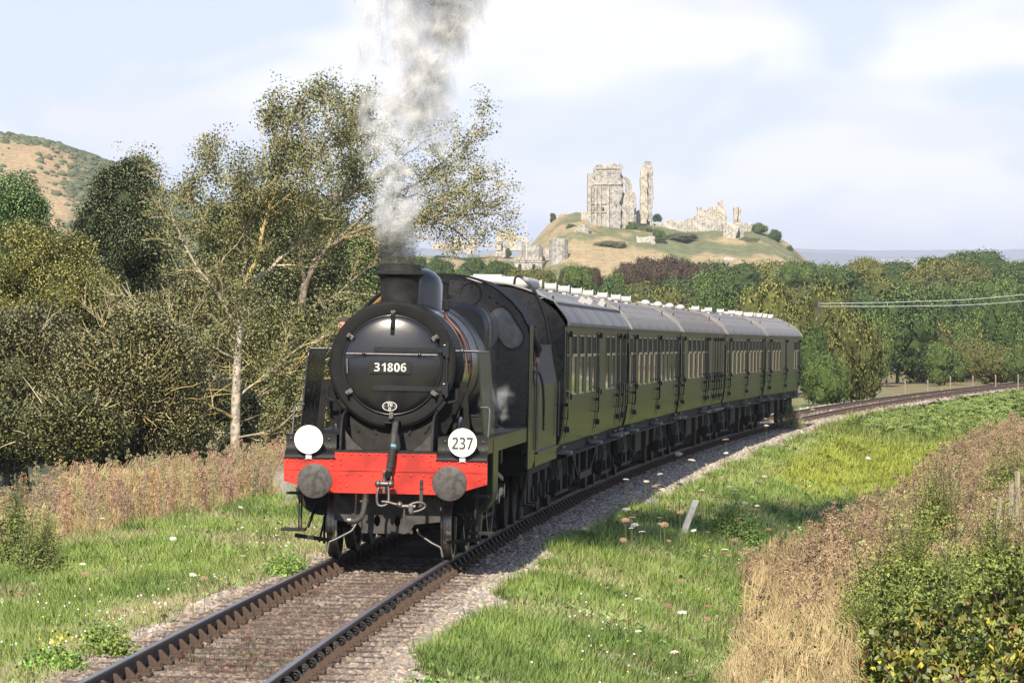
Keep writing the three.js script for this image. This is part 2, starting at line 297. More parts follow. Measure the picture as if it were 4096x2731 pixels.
// ---------------------------------------------------------------- ballast: loose stones, piled on the bed
{
  const R = rng(21), geos = [];
  for (let v = 0; v < 3; v++) {
    const g = mergeVertices(new THREE.IcosahedronGeometry(1, 1).deleteAttribute('normal').deleteAttribute('uv')), p = g.attributes.position;
    const cut = []; for (let k = 0; k < 7; k++) cut.push([V(R() - 0.5, R() - 0.5, R() - 0.5).normalize(), 0.5 + R() * 0.35]);
    for (let i = 0; i < p.count; i++) { const q = V(p.getX(i), p.getY(i), p.getZ(i)); for (const [n, h] of cut) { const t = q.dot(n); if (t > h) q.addScaledVector(n, h - t); } p.setXYZ(i, q.x, q.y * 0.75, q.z); }
    const f = g.toNonIndexed(); f.computeVertexNormals(); geos.push(f);
  }
  const lists = [[], [], []], q = new THREE.Quaternion(), e = new THREE.Euler(), tmp = V(0, 0, 0), sc = V(1, 1, 1);
  const put = (u, d, size, dark) => {
    const f = trackFrame(d), h = lerp(seg(u, NEAR), seg(u, FAR), smooth(d, 120, 180)), lift = Math.abs(u) < 1.2 ? 0.006 : 0.006;
    const near = Math.abs(Math.abs(u) - 0.752) < 0.13; if (near && Math.abs(((d - 33) / 0.775) % 1 - 0.0) < 0.16) return;
    tmp.copy(f.p).addScaledVector(f.right, u); tmp.y += h + lift + size * (R() * 0.5 - 0.1) - (u > 1.3 || u < -1.3 ? 0 : 0.0);
    q.setFromEuler(e.set(R() * 6.3, R() * 6.3, R() * 6.3)); sc.set(size * (0.7 + R() * 0.6), size * (0.7 + R() * 0.6), size * (0.7 + R() * 0.6));
    const k = 0.5 + R() * 0.95, w = R(); let c = w < 0.5 ? [0.37, 0.32, 0.275] : w < 0.75 ? [0.30, 0.27, 0.24] : w < 0.9 ? [0.37, 0.29, 0.21] : [0.22, 0.2, 0.18];
    c = c.map((v, i) => lerp(v, [0.105, 0.073, 0.053][i] * (0.7 + 0.8 * w), dark) * k);
    lists[Math.floor(R() * 3)].push({ m: new THREE.Matrix4().compose(tmp, q, sc), c });
  };
  const darkAt = (u, d) => { const a = Math.abs(u), n = fbm(u * 2, d * 0.8, 3, 3); return clamp((a < 1.0 ? 0.86 : a < 1.6 ? 0.66 * smooth(1.75 - a, 0, 0.7) : 0) + (n - 0.5) * 0.9 * (a < 1.7 ? 1 : 0.25), 0, 0.95); };
  for (let i = 0; i < 84000; i++) {                                    // in front of the train
    const d = 33 * Math.pow(64 / 33, R()), u = -2.1 + R() * 4.5;
    // stones lie over most of each sleeper too, but leave its back bare in places
    const on = Math.abs((((d - 33) / 0.775 + 0.5) % 1) - 0.5) * 0.775 < 0.12 && Math.abs(u) < 1.27;
    if (on && R() < 0.72 + 1.5 * (fbm(u * 1.1 + 5, d * 0.9, 8, 2) - 0.5)) continue;
    const c = cover(trackX(d) + u, d); if (!c.ballast && R() > 0.12) continue;
    put(u, d, (0.020 + R() * R() * 0.028) * (Math.abs(u) > 1.5 ? 1.1 : 0.95), darkAt(u, d));
  }
  for (let i = 0; i < 40000; i++) { const d = 60 * Math.pow(200 / 60, R()), u = 0.95 + R() * 1.9; const c = cover(trackX(d) + u, d); if (c.ballast || R() < 0.1) put(u, d, 0.025 + R() * 0.02 + d * 0.00008, darkAt(u, d) * 0.5); }
  for (let i = 0; i < 9000; i++) { const d = 168 * Math.pow(350 / 168, R()), u = -2.6 + R() * 5.4; put(u, d, 0.05 + R() * 0.03, darkAt(u, d) * 0.7); }
  for (let i = 0; i < 5000; i++) { const d = 58 + R() * 30, u = -2.7 + R() * 1.9; put(u, d, 0.025 + R() * 0.015, darkAt(u, d)); }
  const mat = std([1, 1, 1], { roughness: 0.9, flatShading: true }), bed = new THREE.Group(); bed.name = 'ballast'; bed.userData.kind = 'stuff';
  tag(bed, 'loose pale pinkish ballast stones around the sleepers and rails', 'ballast'); scene.add(bed);
  lists.forEach((l, i) => instanced('ballast_stones', geos[i], mat, l, bed));
}
// ---------------------------------------------------------------- paints and metals of the train
Object.assign(M, {
  black: std([0.0085, 0.0085, 0.0095], { roughness: 0.42, clearcoat: 0.55, clearcoatRoughness: 0.22, roughnessMap: rep(T.rough, 0.8), bumpMap: rep(T.rough, 0.7), bumpScale: 0.0012 }),
  blackGloss: std([0.008, 0.008, 0.0095], { roughness: 0.3, clearcoat: 0.9, clearcoatRoughness: 0.12 }),
  sooty: std([0.0062, 0.006, 0.006], { roughness: 0.75, specularIntensity: 0.6, map: rep(T.grime, 0.9) }),
  sootGrey: std([0.017, 0.0165, 0.0165], { roughness: 0.72, specularIntensity: 0.6, map: rep(T.grime, 1.1) }),
  frameGrey: std([0.045, 0.041, 0.041], { roughness: 0.7, map: rep(T.grime, 0.8) }),
  red: std([0.68, 0.028, 0.012], { roughness: 0.42, clearcoat: 0.35, clearcoatRoughness: 0.25, map: rep(T.grime, 0.35) }),
  steel: std([0.42, 0.41, 0.40], { roughness: 0.32, metalness: 0.95 }),
  dullSteel: std([0.20, 0.19, 0.185], { roughness: 0.5, metalness: 0.8, map: rep(T.rough, 2) }),
  tyre: std([0.30, 0.28, 0.26], { roughness: 0.34, metalness: 0.95, map: rep(T.streak, 2) }),
  greyHead: std([0.075, 0.068, 0.066], { roughness: 0.62, metalness: 0.2, map: rep(T.grime, 2.2) }),
  satin: std([0.009, 0.0088, 0.0088], { roughness: 0.62, specularIntensity: 0.7, map: rep(T.grime, 1.2) }),
  copper: std([0.10, 0.052, 0.04], { roughness: 0.5, metalness: 0.5, map: rep(T.rough, 2) }),
  brass: std([0.42, 0.24, 0.06], { roughness: 0.42, metalness: 0.7 }),
  white: std([0.80, 0.79, 0.76], { roughness: 0.55, map: rep(T.fine, 0.3) }),
  enamel: std([0.86, 0.85, 0.80], { roughness: 0.45 }),
  ink: std([0.045, 0.04, 0.035], { roughness: 0.6 }),
  rubber: std([0.045, 0.043, 0.041], { roughness: 0.75, map: rep(T.grime, 2) }),
  paleBlue: std([0.16, 0.34, 0.46], { roughness: 0.6 }),
  green: std([0.020, 0.032, 0.019], { roughness: 0.85, specularIntensity: 0.3, clearcoat: 0.38, clearcoatRoughness: 0.16, map: rep(T.streak, 0.5), bumpMap: rep(T.rough, 0.5), bumpScale: 0.0015 }),  // carriage paint; on the black engine and tender it stands in for reflected grass
  under: std([0.018, 0.016, 0.015], { roughness: 0.85, map: rep(T.grime, 1) }),
  glassDull: std([0.24, 0.24, 0.25], { roughness: 0.4, clearcoat: 0.8, clearcoatRoughness: 0.2, map: rep(T.fine, 0.4) }),
});
// ---------------------------------------------------------------- the locomotive; z = 0 is the face of the buffers, it runs back along -z
const loco = thing('steam_locomotive', 'black steam locomotive with red buffer beam at the head of the train', 'steam locomotive');
{
  // red buffer beam
  const ZB = -0.46;
  const beam = mesh('buffer_beam', [
    extrude([[-1.33, 1.335], [-0.665, 1.335], [-0.665, 1.425], [0.665, 1.425], [0.665, 1.335], [1.33, 1.335], [1.33, 1.03], [0.86, 0.885], [-0.86, 0.885], [-1.33, 1.03]], 0.04, 0.004).translate(0, 0, ZB - 0.04),
    box(2.66, 0.012, 0.014, 0, 1.185, ZB + 0.004), box(2.6, 0.06, 0.2, 0, 1.30, ZB - 0.15)], M.red, loco);
  const rv = [], riv = (x, y) => rv.push(sph(0.017, x, y, ZB, 8, 1, 1, 0.8));
  for (let x = -0.56; x < 0.6; x += 0.115) riv(x, 1.395);
  for (const s of [-1, 1]) {
    for (let k = 0; k < 6; k++) riv(s * (0.72 + k * 0.112), 1.305);
    riv(s * 0.62, 1.395); for (const y of [1.325, 1.26, 1.12, 1.03, 0.945]) riv(s * 0.585, y); for (const y of [1.305, 1.245]) riv(s * 0.70, y);
    for (const [x, y] of [[0.50, 1.13], [0.33, 1.13], [0.17, 1.13], [0.50, 0.97], [1.29, 1.29], [1.29, 1.12], [1.23, 1.09], [1.29, 1.05], [1.22, 1.29]]) riv(s * x, y);
  }
  stuffMesh('rivet', rv, M.red, beam);
  // buffers
  for (const s of [-1, 1]) {
    const b = mesh('buffer', [cylZ(0.105, 0.34, s * 0.876, 1.05, ZB + 0.17, 28, 0.15), cylZ(0.17, 0.03, s * 0.876, 1.05, ZB + 0.015, 28), cylZ(0.075, 0.2, s * 0.876, 1.05, -0.13, 20)], M.black, loco);
    mesh('buffer_head', creased(lathe([[0, 0.012], [0.1, 0.009], [0.2, 0.0], [0.223, -0.008], [0.228, -0.02], [0.223, -0.032], [0.08, -0.05], [0, -0.05]], 48).rotateX(Math.PI / 2).translate(s * 0.876, 1.05, -0.012), 0.5), M.greyHead, b);
  }
  // draw hook and screw coupling hung up to the side
  const hook = extrude([[-0.055, -0.12], [0.055, -0.1], [0.08, 0.02], [0.06, 0.1], [0.01, 0.17], [-0.01, 0.14], [0.0, 0.09], [-0.05, 0.06]], 0.05, 0.012).rotateY(Math.PI / 2).translate(-0.025, 1.02, ZB + 0.12);
  const linkPts = [[-0.055, 1.0, -0.30], [-0.085, 0.9, -0.28], [-0.075, 0.76, -0.27], [-0.01, 0.735, -0.265], [0.06, 0.78, -0.27], [0.065, 0.92, -0.29], [0.05, 1.0, -0.30]];
  const cp = mesh('screw_coupling', [hook, cylX(0.035, 0.16, 0, 1.02, ZB + 0.16, 16), sph(0.05, -0.075, 1.02, ZB + 0.16, 12), sph(0.05, 0.085, 1.02, ZB + 0.16, 12), tube(linkPts, 0.019, 40),
    tube([[-0.02, 0.79, -0.27], [0.06, 0.785, -0.26], [0.14, 0.765, -0.26], [0.2, 0.755, -0.26]], 0.02, 20), sph(0.045, 0.215, 0.755, -0.26, 12), cylX(0.028, 0.2, 0.32, 0.735, -0.26, 14), rbox(0.07, 0.12, 0.06, 0.02, 0.36, 0.715, -0.26),
    tube([[0.36, 0.77, -0.28], [0.46, 0.79, -0.3], [0.53, 0.77, -0.31], [0.535, 0.725, -0.31], [0.47, 0.685, -0.29], [0.37, 0.66, -0.27]], 0.018, 28), sph(0.035, 0.365, 0.655, -0.265, 10)], M.dullSteel, loco);
  cp.userData.label = 'dark screw coupling hooked up across the beam';
  mesh('coupling_handle', [rod(V(0.275, 0.70, -0.25), V(0.275, 0.55, -0.25), 0.012), cylY(0.024, 0.06, 0.275, 0.61, -0.25, 10, 0.018), rod(V(0.275, 0.55, -0.25), V(0.273, 0.42, -0.25), 0.010)], M.dullSteel, cp);
  mesh('hanger_bracket', [box(0.045, 0.36, 0.015, 0.475, 0.90, ZB + 0.02), box(0.045, 0.015, 0.17, 0.475, 0.735, ZB + 0.09), sph(0.017, 0.475, 1.04, ZB + 0.03, 8), sph(0.017, 0.475, 0.97, ZB + 0.03, 8)], M.frameGrey, loco);
  // vacuum standpipe and corrugated hose
  const hosePts = [[0.105, 1.83, -1.18], [0.11, 1.80, -0.62], [0.105, 1.68, -0.5], [0.10, 1.55, -0.42], [0.09, 1.42, -0.38], [0.072, 1.28, -0.36], [0.055, 1.18, -0.345]];
  const hose = mesh('vacuum_hose', tube(hosePts.slice(1), 0.042, 40, 14), M.rubber, loco);
  const cv = new THREE.CatmullRomCurve3(hosePts.slice(1).map((p) => V(...p))), rings = [];
  for (let k = 0; k < 15; k++) { const t = 0.50 + k * 0.027, p = cv.getPoint(t), a = cv.getTangent(t), g = new THREE.TorusGeometry(0.044, 0.008, 6, 16); g.applyQuaternion(new THREE.Quaternion().setFromUnitVectors(V(0, 0, 1), a)); rings.push(g.translate(p.x, p.y, p.z)); }
  stuffMesh('hose_rib', rings, M.rubber, hose);
  mesh('hose_end', [cylY(0.05, 0.05, 0.052, 1.155, -0.345, 16), sph(0.045, 0.05, 1.115, -0.345, 12)], M.sooty, hose);
  mesh('hose_clip', [box(0.1, 0.015, 0.03, 0.05, 1.10, -0.34, 0, 0, 0.4), box(0.012, 0.05, 0.02, 0.09, 1.10, -0.33)], M.steel, hose);
  mesh('hose_tag', [new THREE.CylinderGeometry(0.047, 0.047, 0.075, 12, 1, true, 0, 2.4).rotateY(-0.5).translate(0.098, 1.50, -0.40)], M.paleBlue, hose);
  mesh('pipe_clamp', [rbox(0.22, 0.03, 0.08, 0.01, 0.02, 1.80, -1.16), rbox(0.09, 0.07, 0.09, 0.015, 0.11, 1.80, -0.63), rod(V(0.11, 1.81, -0.62), V(0.09, 1.81, -1.2), 0.035)], M.sootGrey, hose);
  // steam heating hose with chains
  const sh = mesh('steam_heat_hose', tube([[-0.255, 0.82, -0.50], [-0.262, 0.74, -0.44], [-0.275, 0.64, -0.40], [-0.315, 0.56, -0.39], [-0.385, 0.525, -0.40], [-0.44, 0.53, -0.41]], 0.038, 36, 14), M.rubber, loco);
  mesh('hose_coupling', [cylY(0.042, 0.08, -0.255, 0.845, -0.50, 16)], M.copper, sh); mesh('hose_clamp', [cylY(0.046, 0.035, -0.257, 0.785, -0.485, 16), box(0.05, 0.02, 0.02, -0.30, 0.785, -0.47)], M.dullSteel, sh); mesh('hose_end', [cylX(0.05, 0.05, -0.455, 0.53, -0.41, 14)], M.dullSteel, sh);
  const chain = []; for (let k = 0; k < 13; k++) chain.push(new THREE.TorusGeometry(0.014, 0.004, 5, 10).scale(0.8, 1.2, 1).rotateY(k % 2 ? 1.57 : 0.2).translate(-0.375 - 0.004 * k * 0.2, 0.87 - k * 0.027, -0.47));
  mesh('chain', chain, M.rust, sh);
  // platform behind the beam, drop plates either side, frame horns
  mesh('front_platform', [box(1.32, 0.02, 0.85, 0, 1.428, ZB - 0.42), box(1.30, 0.02, 0.78, 0, 1.438, ZB - 0.45)], M.sootGrey, loco);
  for (const s of [-1, 1]) {
    const pr = [[-0.46, 1.345], [-0.47, 1.37], [-0.505, 1.40], [-0.57, 1.42], [-0.62, 1.45], [-0.64, 1.49], [-0.645, 1.55], [-0.645, 1.625], [-0.665, 1.63], [-0.665, 1.48], [-0.64, 1.43], [-0.59, 1.40], [-0.5, 1.37], [-0.49, 1.335]];
    const g = extrude(pr.map(([z, y]) => [z, y]), 0.66).rotateY(-Math.PI / 2).translate(s > 0 ? 1.325 : -0.665, 0, 0);
    mesh('drop_plate', [creased(g, 0.9), box(0.68, 0.012, 0.04, s * 0.995, 1.34, -0.45)], M.satin, loco);
    stuffMesh('bolt', [sph(0.018, s * 0.76, 1.58, -0.643, 8), sph(0.018, s * 1.26, 1.47, -0.638, 8), sph(0.018, s * 1.26, 1.58, -0.643, 8), sph(0.018, s * 0.74, 1.47, -0.638, 8)], M.dullSteel, loco.children[loco.children.length - 1]);
    const fp = [[0.0, 1.42], [0.0, 1.5], [-0.02, 1.62], [-0.07, 1.74], [-0.15, 1.83], [-0.27, 1.9], [-0.9, 2.0], [-0.9, 1.42]];
    mesh('frame_plate', [extrude(fp, 0.03, 0.003).rotateY(-Math.PI / 2).translate(s * 0.60 + 0.015, 0, ZB - 0.03)], M.sootGrey, loco);
    mesh('gusset_plate', [extrude([[0, 0], [s * -0.26, 0], [s * -0.13, 0.1], [0, 0.27]], 0.02).translate(s * 0.58, 1.44, ZB - 0.33)], M.frameGrey, loco);
  }
  mesh('lamp_iron', [rbox(0.035, 0.17, 0.012, 0.006, -0.165, 1.52, ZB - 0.06), rbox(0.035, 0.012, 0.09, 0.005, -0.165, 1.445, ZB - 0.09)], M.sootGrey, loco);
  // headcode discs
  for (const s of [-1, 1]) {
    const disc = mesh('headcode_disc', [cylZ(0.186, 0.012, s * 1.005, 1.575, -0.40, 48), box(0.05, 0.34, 0.012, s * 1.005, 1.5, -0.43), box(0.08, 0.12, 0.01, s * 1.005, 1.38, -0.44)], M.enamel, loco);
    disc.userData.label = s < 0 ? 'plain white headcode disc' : 'white headcode disc numbered 237';
    if (s > 0) { const num = mesh('numeral', lettering('237', 0.155, 0.004).scale(0.80, 1.02, 1).translate(1.005, 1.565, -0.3935), M.ink, disc); num.rotation.z = 0; }
    for (const e of [-0.05, 0.05]) mesh('disc_clip', [rod(V(s * 1.005 + e, 1.785, -0.395), V(s * 1.005 + e, 1.745, -0.39), 0.005)], M.copper, disc);
  }
  // smokebox, its front ring and door
  const CY = 2.56, ZS = -1.22;
  const ring = mesh('smokebox', [creased(lathe([[0.66, 0.03], [0.70, 0.045], [0.80, 0.042], [0.835, 0.02], [0.845, -0.02], [0.845, -0.10], [0.80, -0.10], [0.80, -1.7], [0.0, -1.7]], 72).rotateX(Math.PI / 2).translate(0, CY, ZS), 0.5)], M.sooty, loco);
  const rr = []; for (let k = 0; k < 44; k++) { const a = k / 44 * Math.PI * 2; rr.push(sph(0.013, Math.cos(a) * 0.845, CY + Math.sin(a) * 0.845, ZS - 0.06, 6)); rr.push(sph(0.012, Math.cos(a + 0.05) * 0.80, CY + Math.sin(a + 0.05) * 0.80, ZS - 0.16, 6)); }
  stuffMesh('rivet', rr, M.sooty, ring);
  const door = mesh('smokebox_door', [creased(lathe([[0, 0.155], [0.25, 0.145], [0.45, 0.118], [0.58, 0.085], [0.645, 0.055], [0.665, 0.03], [0.668, 0.0], [0.6, 0.0]], 72).rotateX(Math.PI / 2).translate(0, CY, ZS), 0.8)], M.blackGloss, loco);
  mesh('door_beading', [new THREE.TorusGeometry(0.652, 0.010, 8, 72).translate(0, CY, ZS + 0.056)], M.blackGloss, door);
  const zAt = (x, y) => { const r = Math.hypot(x, y); return ZS + seg(r, [[0, 0.155], [0.25, 0.145], [0.45, 0.118], [0.58, 0.085], [0.645, 0.055], [0.67, 0.03]]); };
  for (const y of [0.205, -0.305]) {
    const p = []; for (let k = 0; k <= 12; k++) { const x = -0.22 + k * 0.90 / 12; p.push(V(x, CY + y, (x < 0.62 ? zAt(x, y) : zAt(0.62, y)) + 0.014)); }
    const gl = []; for (let k = 0; k < 12; k++) gl.push(bar(p[k], p[k + 1], 0.058, 0.024));
    mesh('strap_hinge', [...gl, cylZ(0.029, 0.024, p[0].x, p[0].y, p[0].z, 16), rbox(0.07, 0.17, 0.07, 0.02, 0.695, CY + y, ZS + 0.06), cylY(0.03, 0.2, 0.72, CY + y, ZS + 0.075, 12), sph(0.012, -0.2, CY + y, p[0].z + 0.012), sph(0.012, 0.2, CY + y, p[5].z + 0.014)], M.black, door);
  }
  mesh('hinge_rod', [rod(V(0.72, CY + 0.32, ZS + 0.075), V(0.72, CY - 0.42, ZS + 0.075), 0.016)], M.black, door);
  mesh('handrail', [rod(V(-0.60, CY + 0.14, zAt(0.4, 0.14) + 0.045), V(0.60, CY + 0.14, zAt(0.4, 0.14) + 0.045), 0.014, 12)], M.dullSteel, door);
  for (const kx of [-0.37, 0.37]) mesh('handrail_knob', [sph(0.028, kx, CY + 0.14, zAt(0.37, 0.14) + 0.045), rod(V(kx, CY + 0.14, ZS + 0.1), V(kx, CY + 0.14, zAt(0.37, 0.14) + 0.045), 0.014)], M.black, door);
  mesh('grab_handle', [rod(V(-0.595, CY + 0.06, zAt(0.595, 0.06) + 0.03), V(-0.59, CY - 0.11, zAt(0.59, 0.1) + 0.03), 0.009), rod(V(-0.595, CY + 0.06, zAt(0.6, 0)), V(-0.595, CY + 0.06, zAt(0.595, 0.06) + 0.03), 0.009), rod(V(-0.59, CY - 0.11, zAt(0.6, 0)), V(-0.59, CY - 0.11, zAt(0.59, 0.1) + 0.03), 0.009)], M.steel, door);
  const pl = mesh('number_plate', [box(0.55, 0.155, 0.014, -0.015, CY - 0.03, ZS + 0.176), cylZ(0.014, 0.01, -0.265, CY - 0.03, ZS + 0.18, 8), cylZ(0.014, 0.012, 0.235, CY - 0.03, ZS + 0.184, 8)], M.satin, door);
  const dg = []; [...'31806'].forEach((c, k) => dg.push(lettering(c, 0.112, 0.006).scale(0.98, 1, 1).translate(-0.19 + k * 0.0875, CY - 0.03, ZS + 0.184))); mesh('numeral', dg, M.white, pl);
  const shed = mesh('shed_plate', [new THREE.CylinderGeometry(0.098, 0.098, 0.012, 40).rotateX(Math.PI / 2).scale(1, 0.66, 1).translate(-0.02, CY - 0.545, zAt(0, 0.545) + 0.012)], M.blackGloss, door);
  mesh('plate_border', [new THREE.TorusGeometry(0.091, 0.008, 6, 40).scale(1, 0.65, 1).translate(-0.02, CY - 0.545, zAt(0, 0.545) + 0.018)], M.white, shed);
  mesh('shed_code', [lettering('70', 0.048).translate(-0.018, CY - 0.523, zAt(0, 0.545) + 0.017), lettering('D', 0.042).translate(-0.018, CY - 0.577, zAt(0, 0.545) + 0.017), sph(0.006, -0.085, CY - 0.545, zAt(0, 0.545) + 0.02), sph(0.006, 0.045, CY - 0.545, zAt(0, 0.545) + 0.02)], M.white, shed);
  for (const a of [90, 33, 147, -33, -147, -90].map((v) => v * Math.PI / 180)) {
    const x = Math.cos(a) * 0.69, y = CY + Math.sin(a) * 0.69;
    mesh('door_clamp', [cylZ(0.026, 0.09, x, y, ZS + 0.075, 10), rbox(0.065, 0.1, 0.03, 0.01, x * 0.97, CY + (y - CY) * 0.97, ZS + 0.085, 0, 0, a - Math.PI / 2), sph(0.022, x, y, ZS + 0.125, 8), cylZ(0.018, 0.05, x, y, ZS + 0.14, 6)], M.dullSteel, loco);
  }
  mesh('lamp_iron', [rbox(0.05, 0.18, 0.014, 0.006, 0.0, CY + 0.575, ZS + 0.16), rbox(0.05, 0.016, 0.09, 0.005, 0, CY + 0.50, ZS + 0.125), rbox(0.055, 0.09, 0.012, 0.006, 0, CY + 0.44, ZS + 0.13), sph(0.012, 0, CY + 0.43, ZS + 0.14)], M.sooty, loco);
  for (const s of [-1, 1]) mesh('step_bracket', [rbox(0.16, 0.05, 0.05, 0.01, s * 0.66, CY - 0.53, ZS + 0.04, 0, 0, s * 0.9), rbox(0.05, 0.17, 0.03, 0.01, s * 0.86, CY - 0.38, ZS + 0.05), rbox(0.12, 0.04, 0.04, 0.01, s * 0.80, CY - 0.47, ZS + 0.05, 0, 0, s * 0.25)], M.sooty, loco);
  // saddle under the smokebox
  mesh('saddle', [extrude([[-0.58, 1.40], [0.58, 1.40], [0.58, 1.75], [0.70, 2.05], [-0.70, 2.05], [-0.58, 1.75]], 1.4).translate(0, 0, ZS - 1.55), box(1.12, 0.5, 0.03, 0, 1.68, ZS - 0.09), ...[-0.42, -0.2, 0, 0.22, 0.42].map((x) => box(0.03, 0.12, 0.02, x * 1.1, 1.68 + Math.abs(x) * 0.12, ZS - 0.06, 0, 0, -x * 1.1))], M.under, loco);
  // chimney
  mesh('chimney', [creased(lathe([[0.245, 0.5], [0.262, 0.515], [0.285, 0.5], [0.292, 0.43], [0.30, 0.415], [0.335, 0.395], [0.338, 0.375], [0.30, 0.355], [0.275, 0.325], [0.262, 0.28], [0.250, 0.15], [0.248, 0.0], [0.252, -0.12], [0.275, -0.22], [0.33, -0.29], [0.42, -0.36], [0.42, -0.42], [0.22, -0.42], [0.21, 0.45]], 56), 0.45).translate(0, 3.72 - 0.33, -2.03)], M.sootGrey, loco);
  stuffMesh('bolt', [0.4, 1.2, 2.0, 2.8].map((a) => sph(0.014, Math.cos(a) * 0.287, 3.85, -2.03 + Math.sin(a) * 0.287, 6)), M.under, loco.children[loco.children.length - 1]);
  // boiler, dome, Belpaire firebox
  mesh('boiler', [creased(lathe([[0.78, 0], [0.80, -0.02], [0.86, -3.7], [0.86, -3.72]], 64).rotateX(Math.PI / 2).translate(0, CY, -2.9), 0.5), ...[-3.0, -4.2, -5.4].map((z) => cylZ(0.812 + (-z - 2.9) * 0.0162, 0.06, 0, CY, z, 64))], M.blackGloss, loco);
  mesh('dome', [creased(lathe([[0, 0.50], [0.12, 0.49], [0.22, 0.45], [0.30, 0.37], [0.335, 0.27], [0.34, 0.05], [0.35, -0.05], [0.40, -0.14], [0.5, -0.24]], 44).translate(0, 3.40, -4.9), 0.6)], M.blackGloss, loco);
  const fb = new THREE.Shape(); fb.moveTo(-0.84, 1.6); fb.lineTo(-0.86, 3.05); fb.quadraticCurveTo(-0.86, 3.40, -0.52, 3.43); fb.quadraticCurveTo(0, 3.49, 0.52, 3.43); fb.quadraticCurveTo(0.86, 3.40, 0.86, 3.05); fb.lineTo(0.84, 1.6); fb.lineTo(-0.84, 1.6);
  mesh('firebox', [creased(extrude(fb, 2.3, 0.05, [], 16).translate(0, 0, -9.0), 0.6), ...[-6.85, -7.7].map((z) => creased(extrude((() => { const q = new THREE.Shape(); q.moveTo(-0.85, 1.6); q.lineTo(-0.87, 3.05); q.quadraticCurveTo(-0.87, 3.41, -0.52, 3.44); q.quadraticCurveTo(0, 3.50, 0.52, 3.44); q.quadraticCurveTo(0.87, 3.41, 0.87, 3.05); q.lineTo(0.85, 1.6); return q; })(), 0.06, 0, [], 16).translate(0, 0, z), 0.6))], M.blackGloss, loco);
  mesh('injector_valve', [rbox(0.10, 0.15, 0.12, 0.015, 0.50, 3.38, -3.55), cylY(0.035, 0.3, 0.50, 3.56, -3.55, 10), rbox(0.08, 0.06, 0.08, 0.01, 0.5, 3.7, -3.55), rbox(0.09, 0.05, 0.5, 0.01, 0.5, 3.50, -3.8)], M.sooty, loco);
  mesh('copper_pipe', [tube([[0.50, 3.32, -3.55], [0.51, 3.22, -3.54], [0.60, 3.12, -3.50], [0.72, 2.98, -3.45], [0.80, 2.80, -3.42], [0.845, 2.6, -3.4], [0.86, 2.45, -3.4]], 0.026, 40, 12)], M.copper, loco);
  mesh('brass_pipe', [tube([[-0.2, 3.50, -4.2], [-0.34, 3.52, -4.2], [-0.48, 3.44, -4.25], [-0.68, 3.22, -4.3], [-0.8, 3.02, -4.3]], 0.03, 30, 12)], M.brass, loco);
  // smoke deflectors
  for (const s of [-1, 1]) {
    const q = [[-1.3, 1.63], [-1.3, 2.68], [-1.36, 2.74], [-3.3, 2.74], [-3.4, 2.66], [-3.4, 1.63]];
    const g = extrude(q, 0.016, 0.003).rotateY(-Math.PI / 2).translate(0.008, -1.63, 0).applyMatrix4(new THREE.Matrix4().makeRotationZ(s * 0.085)).translate(s * 1.215, 1.63, 0);
    const d = mesh('smoke_deflector', [g, tube([[s * 1.215, 1.63, -1.295], [s * 1.15, 2.4, -1.295], [s * 1.126, 2.68, -1.3], [s * 1.12, 2.745, -1.38], [s * 1.12, 2.748, -3.3]], 0.014, 40, 8, 0.1)], s > 0 ? M.green : M.black, loco);  // black plate; green on the near one paints in the grass it reflects
    mesh('stay', [rod(V(s * 0.70, 2.76, -1.42), V(s * 1.12, 2.76, -1.42), 0.014), sph(0.034, s * 0.9, 2.76, -1.42, 10)], M.dullSteel, d); mesh('stay', [rod(V(s * 0.8, 2.75, -3.2), V(s * 1.12, 2.75, -3.2), 0.013)], M.dullSteel, d);
    mesh('handrail', [tube([[s * 1.17, 2.02, -1.28], [s * 1.26, 2.02, -1.26], [s * 1.29, 1.96, -1.25], [s * 1.29, 1.6, -1.0], [s * 1.27, 1.50, -0.9]], 0.013, 30)], M.dullSteel, d);
    mesh('support_strut', [bar(V(s * 0.62, 1.7, -1.35), V(s * 0.86, 2.25, -1.45), 0.2, 0.02), bar(V(s * 0.98, 1.64, -1.5), V(s * 0.92, 2.35, -1.5), 0.09, 0.02), extrude([[0, 0], [s * 0.16, 0.62], [s * 0.04, 0.72], [s * -0.06, 0.68]], 0.02).translate(s * 0.8, 1.63, -1.5)], M.sooty, d);
  }
  // running plate and valance
  for (const s of [-1, 1]) {
    mesh('running_plate', [box(0.62, 0.016, 8.4, s * 0.99, 1.628, -4.85)], M.sootGrey, loco);
    mesh('valance', [box(0.02, 0.20, 8.2, s * 1.30, 1.52, -4.95)], s > 0 ? M.green : M.black, loco);  // near valance tinted green for mirrored grass, the far one left black
  }
  // cab
  const cf = new THREE.Shape(); cf.moveTo(-1.28, 1.63); cf.lineTo(-1.31, 2.2); cf.lineTo(-1.31, 2.95); cf.quadraticCurveTo(-1.27, 3.27, -0.98, 3.53); cf.quadraticCurveTo(-0.5, 3.87, 0, 3.88); cf.quadraticCurveTo(0.5, 3.87, 0.98, 3.53); cf.quadraticCurveTo(1.27, 3.27, 1.31, 2.95); cf.lineTo(1.31, 2.2); cf.lineTo(1.28, 1.63); cf.lineTo(-1.28, 1.63);
  const oval = (cx, cy, L, r, rot) => { const p = new THREE.Path(), dx = Math.cos(rot) * L, dy = Math.sin(rot) * L; p.absarc(cx + dx, cy + dy, r, rot - Math.PI / 2, rot + Math.PI / 2, false); p.absarc(cx - dx, cy - dy, r, rot + Math.PI / 2, rot + 1.5 * Math.PI, false); return p; };
  const wins = [[0.965, 3.10, 0.17, 0.165, -0.98], [-0.965, 3.10, 0.17, 0.165, Math.PI + 0.98]];
